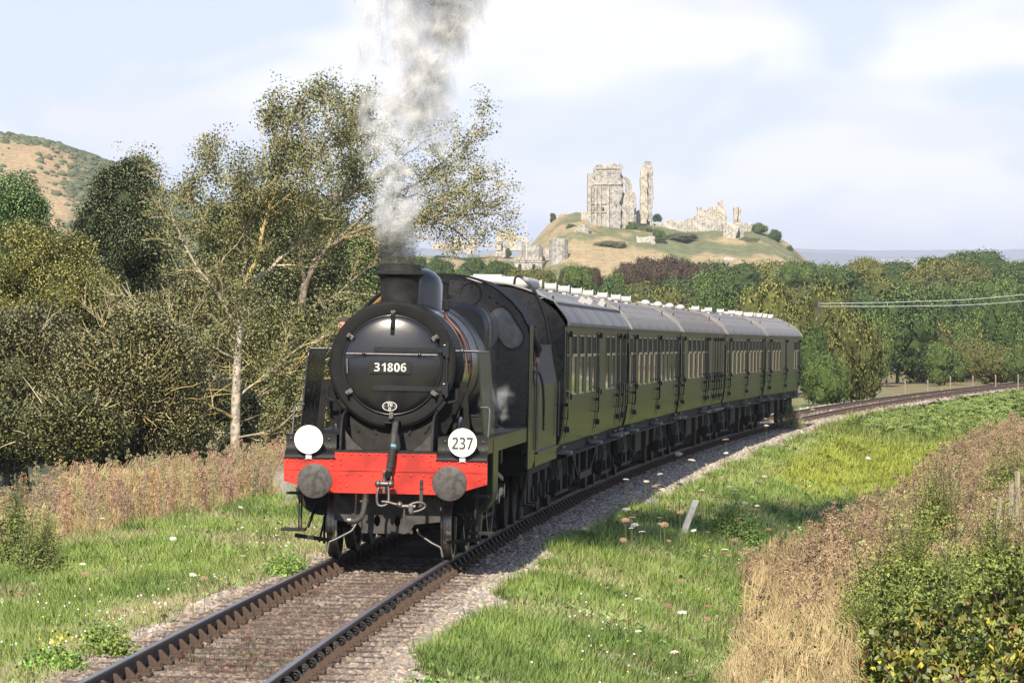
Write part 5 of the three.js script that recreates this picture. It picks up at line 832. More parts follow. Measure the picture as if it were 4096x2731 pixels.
// a tree with a crown of leafy lobes
function lobePoints(o, R) {                                             // lobes spread over the crown; returns [point, outward, shade]
  const lobes = [];
  for (let i = 0; i < o.lobes; i++) {
    const a = R() * 6.283, e = Math.asin(clamp(R() * 1.75 - 0.75, -1, 1)), k = 0.42 + 0.5 * R();
    lobes.push([V(Math.cos(a) * Math.cos(e) * o.w / 2 * k, o.y + Math.sin(e) * o.h / 2 * k * 1.15, Math.sin(a) * Math.cos(e) * o.w / 2 * k), (o.lobeR ?? 0.26) * (1 + 0.6 * R()) * Math.min(o.w, o.h * 1.2)]);
  }
  o.cores = lobes.map(([c, r]) => { const g = new THREE.IcosahedronGeometry(r * (o.far ? 0.72 : 0.55), o.far ? 2 : 2), p = g.attributes.position; for (let i = 0; i < p.count; i++) { const q = V(p.getX(i), p.getY(i), p.getZ(i)), k = 0.55 + 0.8 * fbm(q.x * 2.3 + c.x, q.y * 2.3 + c.y, q.z * 2.3 + c.z, 3); p.setXYZ(i, c.x + q.x * k, c.y + q.y * k, c.z + q.z * k); } g.computeVertexNormals(); return g; });
  const out = []; let guard = 0;
  while (out.length < o.n && guard++ < o.n * 6) {
    const [c, r] = lobes[Math.floor(R() * lobes.length)], v = V(R() - 0.5, R() - 0.42, R() - 0.5).normalize(), k = Math.pow(R(), 0.28) * (0.82 + 0.3 * fbm(v.x * 2.4 + c.x, v.y * 2.4 + c.y, v.z * 2.4 + c.z, 3)), p = c.clone().addScaledVector(v, r * k * 1.05);
    if (fbm(p.x * o.gap, p.y * o.gap, p.z * o.gap + o.seed, 2) < (o.thin ?? 0.30)) continue;
    let inside = 0; for (const [c2, r2] of lobes) if (p.distanceTo(c2) < r2 * 0.62) inside++;
    if (inside > 0 && R() < 0.8) continue;
    out.push([p, v]);
  }
  return out;
}
function lobeTree(name, label, foot, o) {
  const t = thing(name, label, 'tree', o.group), R = rng(o.seed), g = []; t.position.copy(foot);
  const trunk = wander(V(0, -0.3, 0), V(0.05, 1, 0), o.y + 0.3, 5, R, 0.12, V(0, 0, 0)); g.push(limb(trunk, o.r ?? 0.2, (o.r ?? 0.2) * 0.5, 8));
  for (let i = 0; i < (o.limbs ?? 7); i++) g.push(limb(wander(trunk[2 + Math.floor(R() * 3)], V(R() - 0.5, 0.35 + R() * 0.4, R() - 0.5), o.w * 0.45, 6, R, 0.4, V(0, 0.05, 0)), (o.r ?? 0.2) * 0.4, 0.02, 5));
  mesh('trunk', g, o.bark ?? M.barkDark, t);
  if (o.sprays) { const s = [], d = []; for (let i = 0; i < o.sprays; i++) { const a = R() * 6.28, e = R() * 1.3 - 0.3, dir = V(Math.cos(a) * Math.cos(e), Math.sin(e), Math.sin(a) * Math.cos(e)), p = V(dir.x * o.w * 0.3, o.y + dir.y * o.h * 0.3, dir.z * o.w * 0.3); s.push(limb(wander(p, dir, 0.8 + R() * o.w * 0.28, 5, R, 0.5, V(0, 0.04, 0)), 0.028, 0.006, 4)); } stuffMesh('bough', s, o.pale ? M.twig : M.lichen, t); }
  const list = lobePoints(o, R).map(([p, v]) => ({ m: placed(p, v.clone().add(V((R() - 0.5) * 1.1, 0.25 + (R() - 0.5) * 0.8, (R() - 0.5) * 1.1)).normalize(), (o.scale ?? 1) * (0.75 + R() * 0.6), R), c: tint(o.colors[Math.floor(R() * R() * o.colors.length)], R, 0.35) }));
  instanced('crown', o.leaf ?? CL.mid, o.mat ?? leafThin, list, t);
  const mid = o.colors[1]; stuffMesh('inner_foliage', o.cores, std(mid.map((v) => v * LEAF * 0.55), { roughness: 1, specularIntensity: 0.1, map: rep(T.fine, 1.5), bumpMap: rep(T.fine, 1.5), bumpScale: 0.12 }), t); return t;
}
// crowns for the woods beyond the train: one merged mesh of leaf sprays per kind, shared by its copies
function farCrown(o) {
  const R = rng(o.seed), pos = [], nor = [], col = [];
  o.far = true;
  for (const [p, v] of lobePoints(o, R)) {
    const base = o.colors[Math.floor(R() * R() * o.colors.length)], c = tint(base, R, 0.3);
    for (let k = 0; k < 2; k++) {
      const s = o.leafSize * (0.6 + R() * 0.8), q = p.clone().add(V(R() - 0.5, R() - 0.5, R() - 0.5).multiplyScalar(o.leafSize * 1.2)), a = V(R() - 0.5, R() - 0.5, R() - 0.5).normalize().multiplyScalar(s), b = V(R() - 0.5, R() - 0.5, R() - 0.5).cross(a).normalize().multiplyScalar(s * 0.7), n = v.clone().multiplyScalar(1.0).add(V((R() - 0.5) * 0.8, 0.25 + (R() - 0.5) * 0.7, (R() - 0.5) * 0.8)).normalize();
      const quad = [q.clone().sub(a), q.clone().add(b), q.clone().add(a), q.clone().sub(a), q.clone().add(a), q.clone().sub(b)];
      for (const w of quad) { pos.push(w.x, w.y, w.z); nor.push(n.x, n.y, n.z); col.push(...c); }
    }
  }
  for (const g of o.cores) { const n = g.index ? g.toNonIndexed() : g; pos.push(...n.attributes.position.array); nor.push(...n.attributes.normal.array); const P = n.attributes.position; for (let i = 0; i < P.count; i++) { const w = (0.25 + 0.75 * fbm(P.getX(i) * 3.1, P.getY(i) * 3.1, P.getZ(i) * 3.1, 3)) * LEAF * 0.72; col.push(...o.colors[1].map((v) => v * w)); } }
  const g = new THREE.BufferGeometry(); g.setAttribute('position', new THREE.Float32BufferAttribute(pos, 3)); g.setAttribute('normal', new THREE.Float32BufferAttribute(nor, 3)); g.setAttribute('color', new THREE.Float32BufferAttribute(col, 3)); return g;
}
function lushMesh(name, geo, mat, parent) { const m = new THREE.Mesh(geo, mat); m.name = name; m.castShadow = m.receiveShadow = true; parent.add(m); return m; }
// ---------------------------------------------------------------- trees by the line
const at = (px, d, drop) => { const x = X(px, d); return V(x, drop === undefined ? groundY(x, d) - 0.05 : drop, -d); };
{
  const olive = [[0.15, 0.155, 0.06], [0.125, 0.14, 0.054], [0.18, 0.17, 0.07], [0.095, 0.115, 0.044]], oliveB = [[0.135, 0.145, 0.056], [0.105, 0.125, 0.048], [0.165, 0.165, 0.062]];
  // the pale lichened tree in front; heights in metres above its foot, s pixels to the metre in the photograph's bearing
  const d1 = 130, k1 = d1 / F, P = (px, py, z) => [(px - 541) * k1, (1030 - py) * k1, z];
  limbTree('lichened_tree', 'pale trunked half-bare tree with yellow lichened limbs behind the tall dry grass', at(541, d1, groundY(X(541, d1), d1) - 0.1), [
    { trunk: true, pts: [P(541, 1040, 0), P(540, 920, 0.05), P(543, 800, 0.1), P(549, 690, 0.1), P(556, 600, 0), P(560, 520, -0.1), P(556, 430, -0.2), P(548, 340, -0.2)], r0: 0.165, r1: 0.03, boughs: true, from: 0.35, step: 0.3 },
    { pts: [P(548, 690, 0.1), P(500, 600, 0.5), P(455, 545, 0.7), P(420, 480, 0.8), P(398, 420, 0.8), P(372, 330, 0.9)], r0: 0.085, r1: 0.015, leaf: 0.6 },
    { pts: [P(556, 610, 0), P(600, 500, 0.4), P(618, 420, 0.6), P(648, 330, 0.7), P(658, 250, 0.7), P(692, 170, 0.8)], r0: 0.09, r1: 0.018, lichen: true, leaf: 0.8 },
    { pts: [P(555, 600, 0), P(640, 530, -0.5), P(700, 470, -0.8), P(760, 410, -1), P(800, 330, -1), P(838, 190, -0.8)], r0: 0.09, r1: 0.012, leaf: 0.9 },
    { pts: [P(556, 500, -0.1), P(530, 420, -0.6), P(505, 350, -0.9), P(470, 290, -1)], r0: 0.06, r1: 0.012, leaf: 0.85 },
    { pts: [P(556, 480, -0.1), P(600, 390, 0.9), P(620, 320, 1.2), P(600, 220, 1.2)], r0: 0.06, r1: 0.012, leaf: 0.85 },
    { pts: [P(618, 420, 0.6), P(690, 360, 1.2), P(740, 280, 1.4), P(760, 190, 1.4)], r0: 0.055, r1: 0.012, lichen: true, leaf: 0.9 },
    { pts: [P(545, 760, 0.1), P(470, 720, 0.8), P(400, 690, 1.2), P(330, 640, 1.3), P(290, 590, 1.3)], r0: 0.07, r1: 0.01, leaf: 0.35, reach: 0.9 },
    { pts: [P(541, 900, 0.05), P(480, 862, 0.9), P(410, 835, 1.4), P(340, 800, 1.7), P(275, 735, 1.9), P(235, 650, 2)], r0: 0.075, r1: 0.01, leaf: 0.10, lichen: true, reach: 0.9 },
    { pts: [P(540, 990, 0.05), P(485, 992, 0.6), P(430, 985, 0.9), P(385, 1000, 1.1)], r0: 0.08, r1: 0.015, leaf: 0.25, lichen: true, reach: 0.7 },
    { pts: [P(541, 850, 0), P(600, 800, -0.6), P(650, 760, -1), P(720, 700, -1.2)], r0: 0.055, r1: 0.01, leaf: 0.6 },
    { pts: [P(543, 800, 0.1), P(480, 800, -0.7), P(400, 760, -1), P(350, 700, -1.1)], r0: 0.05, r1: 0.01, leaf: 0.5 },
    { pts: [P(541, 940, 0), P(600, 930, 0.8), P(660, 900, 1.1), P(710, 850, 1.2)], r0: 0.05, r1: 0.01, leaf: 0.5 },
    { pts: [P(541, 930, 0), P(470, 930, -0.8), P(400, 900, -1.2), P(330, 880, -1.4)], r0: 0.05, r1: 0.01, leaf: 0.55 },
    { pts: [P(560, 520, 0), P(490, 470, 0.3), P(440, 420, 0.4), P(400, 350, 0.5)], r0: 0.05, r1: 0.01, leaf: 0.85 },
  ], { seed: 11, wind: 0.3, colors: olive, bark: M.barkPale, dense: 2 });
  // its windswept neighbour, whose boughs reach over the engine's smoke
  const d2 = 147, k2 = d2 / F, Q = (px, py, z) => [(px - 690) * k2, (1000 - py) * k2, z];
  limbTree('windswept_tree', 'windswept tree with long boughs trailing out beyond the smoke', at(690, d2, groundY(X(690, d2), d2) - 0.1), [
    { trunk: true, pts: [Q(690, 1010, 0), Q(686, 880, 0), Q(682, 760, 0), Q(690, 660, 0), Q(700, 590, 0)], r0: 0.24, r1: 0.11 },
    { pts: [Q(700, 600, 0), Q(740, 520, 0.5), Q(800, 480, 0.8), Q(880, 450, 1), Q(970, 435, 1), Q(1050, 470, 1), Q(1085, 505, 1)], r0: 0.12, r1: 0.012, leaf: 0.75 },
    { pts: [Q(740, 520, 0.5), Q(840, 430, 0.2), Q(920, 380, 0), Q(1000, 330, -0.2), Q(1060, 265, -0.3), Q(1090, 220, -0.3)], r0: 0.08, r1: 0.012, leaf: 0.95 },
    { pts: [Q(880, 450, 1), Q(960, 410, 1.4), Q(1030, 385, 1.5), Q(1085, 365, 1.6), Q(1132, 350, 1.6)], r0: 0.06, r1: 0.010, leaf: 0.85 },
    { pts: [Q(880, 450, 1), Q(970, 445, 0.2), Q(1050, 432, 0), Q(1110, 432, 0), Q(1160, 425, 0)], r0: 0.06, r1: 0.006, leaf: 0.55 },
    { pts: [Q(970, 435, 1), Q(1020, 425, 0.6), Q(1070, 440, 0.6), Q(1125, 455, 0.6)], r0: 0.045, r1: 0.006, leaf: 0.6 },
    { pts: [Q(700, 600, 0), Q(720, 520, -0.6), Q(760, 430, -0.9), Q(800, 340, -1), Q(850, 250, -1)], r0: 0.1, r1: 0.012, leaf: 0.95 },
    { pts: [Q(700, 590, 0), Q(690, 500, 0.6), Q(720, 400, 0.9), Q(770, 320, 1), Q(800, 230, 1)], r0: 0.1, r1: 0.012, leaf: 0.95 },
    { pts: [Q(690, 660, 0), Q(780, 610, 0.9), Q(840, 560, 1.2), Q(900, 520, 1.3)], r0: 0.09, r1: 0.012, leaf: 0.9 },
    { pts: [Q(720, 400, 0.9), Q(840, 360, 1.4), Q(930, 300, 1.5), Q(990, 260, 1.5)], r0: 0.06, r1: 0.012, leaf: 0.9 },
    { pts: [Q(682, 760, 0), Q(740, 700, 0.8), Q(800, 680, 1), Q(860, 640, 1.1)], r0: 0.07, r1: 0.012, leaf: 0.8 },
    { pts: [Q(684, 800, 0), Q(640, 740, 0.7), Q(600, 700, 1), Q(570, 640, 1.2)], r0: 0.07, r1: 0.012, leaf: 0.8 },
    { pts: [Q(686, 860, 0), Q(750, 830, 0.8), Q(810, 800, 1), Q(850, 780, 1.1)], r0: 0.06, r1: 0.012, leaf: 0.8 },
    { pts: [Q(800, 480, 0.8), Q(880, 490, 1.6), Q(960, 470, 1.8), Q(1020, 440, 1.8)], r0: 0.05, r1: 0.01, leaf: 0.85 },
  ], { seed: 12, wind: 0.45, colors: oliveB, bark: M.bark, dense: 1 });
  // the rest of the row: px and py of the crown's middle, its width and height in photograph pixels at distance d
  const row = [
    ['dark thick tree with ragged top in front of the tan down', 275, 640, 230, 540, 158, [[0.113, 0.136, 0.071], [0.086, 0.111, 0.057], [0.152, 0.167, 0.085]], 5200, 0],
    ['bright green bushy tree at the edge of the row below the down', 50, 640, 250, 400, 165, [[0.152, 0.239, 0.100], [0.121, 0.191, 0.081], [0.203, 0.285, 0.119]], 5200, 0],
    ['yellow-green tree low in front of the dark thick tree', 110, 760, 330, 370, 146, [[0.244, 0.247, 0.085], [0.182, 0.191, 0.071], [0.305, 0.267, 0.095]], 5600, 30],
    ['brownish olive thicket tree behind the lichened limbs', 400, 820, 330, 400, 150, [[0.203, 0.199, 0.100], [0.152, 0.161, 0.077], [0.264, 0.228, 0.112]], 5600, 110],
    ['low olive tree beside the pale trunk, bare boughs among its leaves', 300, 930, 330, 290, 125, [[0.214, 0.209, 0.106], [0.162, 0.171, 0.085], [0.284, 0.256, 0.130]], 5400, 150],
    ['low spreading dark bush tree at the field edge with dark shade beneath', 50, 900, 330, 300, 127, [[0.173, 0.171, 0.088], [0.121, 0.133, 0.066], [0.223, 0.209, 0.095]], 5400, 90],
    ['olive tree filling the gap between the pale trunk and the smokebox', 640, 880, 230, 300, 143, [[0.223, 0.228, 0.106], [0.162, 0.181, 0.085], [0.284, 0.267, 0.119]], 4200, 70],
    ['mid green tree rising behind the chimney and smokebox', 790, 740, 230, 420, 190, [[0.152, 0.209, 0.095], [0.121, 0.171, 0.077], [0.223, 0.247, 0.106]], 4600, 0],
    ['dull green tree behind the lichened crown', 610, 640, 330, 420, 178, [[0.173, 0.191, 0.095], [0.133, 0.153, 0.071], [0.223, 0.228, 0.107]], 5600, 30],
    ['grey-green thicket behind the pale trunk foot', 470, 970, 240, 170, 138, [[0.203, 0.209, 0.112], [0.152, 0.161, 0.085], [0.264, 0.247, 0.130]], 3600, 70],
    ['small silvery-leaved tree low beside the deflector', 640, 960, 130, 130, 150, [[0.324, 0.343, 0.236], [0.223, 0.247, 0.141]], 1500, 10],
    ['green tree with yellowing leaves half behind the smoke and chimney', 880, 800, 230, 330, 230, [[0.203, 0.239, 0.106], [0.152, 0.191, 0.085]], 3800, 0],
  ];
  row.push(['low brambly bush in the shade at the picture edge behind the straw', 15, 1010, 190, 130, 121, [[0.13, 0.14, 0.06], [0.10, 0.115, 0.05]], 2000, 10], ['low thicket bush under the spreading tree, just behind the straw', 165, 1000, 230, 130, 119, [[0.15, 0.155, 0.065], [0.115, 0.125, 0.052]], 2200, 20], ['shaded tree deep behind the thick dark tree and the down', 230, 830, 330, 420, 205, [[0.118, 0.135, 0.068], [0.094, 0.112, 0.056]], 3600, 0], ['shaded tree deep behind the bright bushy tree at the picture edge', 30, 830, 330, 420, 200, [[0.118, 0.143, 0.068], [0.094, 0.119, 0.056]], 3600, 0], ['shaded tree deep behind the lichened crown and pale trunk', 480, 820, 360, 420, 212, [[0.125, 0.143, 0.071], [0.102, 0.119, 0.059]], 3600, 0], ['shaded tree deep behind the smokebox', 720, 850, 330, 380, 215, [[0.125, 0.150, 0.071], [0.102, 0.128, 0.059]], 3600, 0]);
  row.forEach(([label, px, py, w, h, d, colors, n, sprays], i) => {
    const s = F / d, foot = at(px, d), y = Y(py, d) - foot.y;
    lobeTree('tree', label, foot, { seed: 40 + i, w: w / s, h: h / s, y, lobes: 34, lobeR: 0.17, thin: 0.30, n: Math.round(n * 1.5), gap: 0.9, pale: i % 2, colors, sprays, leaf: CL.mid, scale: d > 170 ? 1.35 : 1.0, r: 0.2 });
  });
}
// ---------------------------------------------------------------- woods and bushes beyond the train
{
  const kinds = {
    dark: [[0.062, 0.098, 0.030], [0.05, 0.08, 0.025], [0.088, 0.12, 0.038]], mid: [[0.092, 0.132, 0.036], [0.07, 0.105, 0.03], [0.125, 0.155, 0.045]],
    olive: [[0.12, 0.125, 0.04], [0.09, 0.10, 0.033], [0.15, 0.145, 0.05]], yellow: [[0.145, 0.15, 0.044], [0.115, 0.125, 0.038], [0.17, 0.165, 0.05]], scrub: [[0.13, 0.14, 0.065], [0.11, 0.12, 0.055], [0.16, 0.16, 0.075]], copper: [[0.085, 0.06, 0.042], [0.062, 0.047, 0.034], [0.105, 0.085, 0.05]],
  };
  const words = { dark: 'dark green', mid: 'mid green', olive: 'olive brown-green', yellow: 'yellowish green', copper: 'copper brown' };
  const crowns = {}, mats = M.barkDark;
  for (const [k, colors] of Object.entries(kinds)) crowns[k] = [0, 1].map((v) => farCrown({ seed: 70 + v * 7 + k.length * 13, w: 10, h: 7.4, y: 0, lobes: 26, n: 4200, gap: 0.55, colors, leafSize: 0.16 }));
  for (const list of Object.values(crowns)) for (const g of list) { g.computeBoundingBox(); const b = g.boundingBox; g.translate(-(b.min.x + b.max.x) / 2, -(b.min.y + b.max.y) / 2, -(b.min.z + b.max.z) / 2); g.scale(1 / (b.max.x - b.min.x), 1 / (b.max.y - b.min.y), 1 / (b.max.z - b.min.z)); }
  const trunkGeo = joinGeo([limb([V(0, -6, 0), V(0.1, -3, 0), V(0, 0, 0)], 0.3, 0.16, 7), limb([V(0, -2, 0), V(1.2, -0.5, 0.3), V(2.4, 1, 0.4)], 0.14, 0.05, 5), limb([V(0, -1.5, 0), V(-1.4, 0, -0.3), V(-2.3, 1.2, -0.2)], 0.14, 0.05, 5)]);
  const R = rng(123), used = new Map();
  const unique = (l) => { const n = used.get(l) ?? 0; used.set(l, n + 1); return n ? l + ['', ', the next one along', ', the third along', ', the fourth along', ', the fifth along', ', the sixth along'][Math.min(n, 5)] : l; };
  const span = (px) => [[1130, 'behind the engine chimney'], [1230, 'behind the cab roof'], [1330, 'over the tank cover'], [1440, 'over the first carriage'], [1560, 'over the second carriage'], [1660, 'over the third carriage'], [1755, 'over the fourth carriage'], [1850, 'over the last carriage'], [1960, 'just past the train tail'], [2080, 'over the great round tree'], [2180, 'beyond the great round tree'], [2290, 'under the wooded dome'], [9999, 'by the picture edge']].find(([m]) => px < m)[1];
  function wood(kind, px, top, w, h, d, label) {                          // top of the crown, its width and height as seen, distance
    const k = d / F, t = thing('woodland_tree', label, 'tree', 'trees of the woods beyond the train'); const low = Y(top + h, d), grd = baseY(d) - 1.0; if (d < 480 && !/mound|bastion/.test(label)) h += Math.max(0, (low - grd - 0.3) / k) * 0.96;
    t.position.set(X(px, d), Y(top + h / 2, d), -d); t.userData.label = unique(label);
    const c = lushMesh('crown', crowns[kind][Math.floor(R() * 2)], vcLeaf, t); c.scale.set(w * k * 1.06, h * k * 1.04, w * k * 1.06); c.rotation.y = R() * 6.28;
    const tr = new THREE.Mesh(trunkGeo, mats); tr.name = 'trunk'; const hh = d > 1100 ? h * k * 0.5 : t.position.y - (baseY(d) - 1.2); tr.scale.set(w * k / 12, hh / 6, w * k / 12); tr.castShadow = true; t.add(tr); return t;
  }
  // near bushes and the great round tree beside the field
  wood('dark', 2062, 652, 205, 205, 400, 'great round dark green tree standing in shade at the field edge');
  wood('mid', 2020, 700, 90, 130, 385, 'smaller round crown pressed against the great round tree');
  wood('olive', 1955, 700, 150, 190, 262, 'olive bush just behind the last carriage, in front of the round tree');
  wood('dark', 1868, 730, 80, 180, 252, 'dark upright bush touching the end of the last carriage');
  wood('olive', 1905, 640, 150, 200, 285, 'tall brown-green tree above the last carriage');
  wood('mid', 1900, 800, 110, 105, 246, 'low pale green bush by the rails behind the train');
  wood('olive', 1985, 790, 90, 115, 262, 'low olive bush at the near corner of the field');
  wood('yellow', 1770, 640, 170, 130, 330, 'yellowish green tree above the fourth carriage roof');
  wood('olive', 1830, 690, 130, 140, 300, 'olive tree above the roof of the last carriage');
  wood('yellow', 1480, 690, 110, 60, 360, 'yellow-green low tree above the second carriage roof');
  const bands = [
    [450, 640, 690, 1380, 2400, 120, 110, ['dark', 'mid', 'dark', 'olive'], 'lower rank'],
    [560, 605, 650, 1380, 2420, 130, 100, ['dark', 'mid', 'dark', 'mid', 'olive'], 'middle rank'],
    [680, 588, 600, 1540, 2420, 120, 90, ['dark', 'mid', 'dark', 'yellow'], 'on the skyline'],
    [430, 690, 740, 2150, 2460, 120, 130, ['olive', 'olive', 'mid', 'yellow'], 'beside the field'],
    [400, 770, 785, 2170, 2460, 90, 72, ['olive', 'mid', 'olive'], 'low at the field edge'],
    [520, 600, 640, 1120, 1400, 90, 90, ['mid', 'olive', 'mid'], 'upper rank'],
    [360, 650, 668, 1130, 1420, 105, 90, ['mid', 'yellow', 'olive'], 'low down'],
    [620, 578, 592, 955, 1180, 90, 80, ['dark', 'dark', 'mid'], 'below the castle outer wall'],
    [440, 632, 650, 930, 1150, 100, 90, ['mid', 'olive'], 'close behind'],
  ];
  for (const [d, t0, t1, x0, x1, w, h, ks, where] of bands) for (let px = x0, i = 0; px < x1; px += w * (0.52 + R() * 0.28), i++) {
    const kind = ks[Math.floor(R() * ks.length)], dd = d * (0.93 + R() * 0.16), k = 0.8 + R() * 0.45;
    wood(kind, px, lerp(t0, t1, R()), w * k * 1.12, h * k * 1.25, dd, `${words[kind]} tree ${span(px)}, ${where}`);
  }
  for (const [px, top, w, h, d] of [[1440, 600, 80, 90, 640], [1480, 588, 90, 95, 650], [1530, 584, 95, 95, 640], [1580, 592, 90, 90, 650], [1620, 604, 80, 80, 640]]) wood('copper', px, top, w, h, d, 'copper brown tree at the foot of the castle mound');
  for (const [px, top, w, h, d] of [[2230, 566, 170, 110, 720], [2160, 582, 130, 90, 700], [2290, 578, 130, 100, 710], [2200, 590, 160, 110, 660], [2340, 592, 120, 100, 690]]) wood(px === 2200 ? 'olive' : 'dark', px, top, w, h, d, 'dark tree in the high dome of the wood at the skyline');
  wood('yellow', 1985, 588, 110, 70, 690, 'yellowish flat-topped tree on the skyline of the wood');
  for (const px of [1305, 1335, 1362]) wood('copper', px, 612, 46, 60, 500, 'reddening bush tree in front of the round bastions');
  // shrubs on the mound
  const shrub = (kind, px, py, w, h, d, label) => { const t = wood(kind, px, py - h / 2, w, h, d, label); t.name = t.name.replace('woodland_tree', 'shrub'); t.userData.category = 'shrub'; t.userData.group = 'shrubs on the castle mound'; };
  shrub('mid', 1742, 525, 46, 30, 1262, 'rounded green bush at the end of the castle wall');
  shrub('dark', 1780, 541, 34, 34, 1255, 'dark bush on the slope past the end of the wall');
  shrub('dark', 1814, 574, 18, 26, 1240, 'small upright bush low on the mound slope');
  shrub('dark', 1312, 522, 28, 18, 1240, 'small bush above the sloping curtain wall');
  shrub('dark', 1270, 500, 16, 26, 1284, 'ivy-dark clump on the stump at the mound crest');
  shrub('mid', 1456, 522, 36, 30, 1246, 'bright green ivy clump at the keep foot');
  shrub('dark', 1510, 500, 24, 22, 1264, 'dark bush beside the slender tower');
  shrub('mid', 1515, 540, 34, 34, 1225, 'green bush beside the square fallen block');
  shrub('scrub', 1480, 528, 40, 22, 1244, 'low green scrub under the slender tower');
  shrub('dark', 1168, 580, 16, 26, 1180, 'upright green bush beside the gatehouse wall');
  shrub('scrub', 1400, 565, 90, 26, 1215, 'brown-green scrub patch below the keep');
  shrub('scrub', 1560, 545, 90, 22, 1235, 'brown-green scrub patch below the long castle wall');
  shrub('scrub', 1720, 556, 60, 26, 1240, 'grey-green scrub patch below the wall end');
}
// ---------------------------------------------------------------- grasses and flowers of the verges
const grassMat = new THREE.MeshPhysicalMaterial({ color: 0xffffff, roughness: 0.7, side: THREE.DoubleSide });
function tuft(n, R, h, spread, w, lean, nUp) {                           // bent blades of two pieces
  const pos = [], nor = [];
  for (let i = 0; i < n; i++) {
    const a = R() * 6.283, b = R() * 6.283, r = Math.sqrt(R()) * spread, x = Math.cos(a) * r, z = Math.sin(a) * r, H = h * (0.55 + R() * 0.6), l = lean * H * (0.3 + R()), dx = Math.cos(b), dz = Math.sin(b), ww = w * (0.7 + R() * 0.6), sx = -dz * ww, sz = dx * ww;
    const m = [x + dx * l * 0.35, H * 0.6, z + dz * l * 0.35], t = [x + dx * l, H, z + dz * l], n3 = V(dx * (1 - nUp), nUp + 0.15, dz * (1 - nUp)).normalize();
    for (const v of [[x - sx, 0, z - sz], [x + sx, 0, z + sz], [m[0] + sx * 0.8, m[1], m[2] + sz * 0.8], [x - sx, 0, z - sz], [m[0] + sx * 0.8, m[1], m[2] + sz * 0.8], [m[0] - sx * 0.8, m[1], m[2] - sz * 0.8], [m[0] - sx * 0.8, m[1], m[2] - sz * 0.8], [m[0] + sx * 0.8, m[1], m[2] + sz * 0.8], t]) { pos.push(...v); nor.push(n3.x, n3.y, n3.z); }
  }
  const g = new THREE.BufferGeometry(); g.setAttribute('position', new THREE.Float32BufferAttribute(pos, 3)); g.setAttribute('normal', new THREE.Float32BufferAttribute(nor, 3)); return g;
}
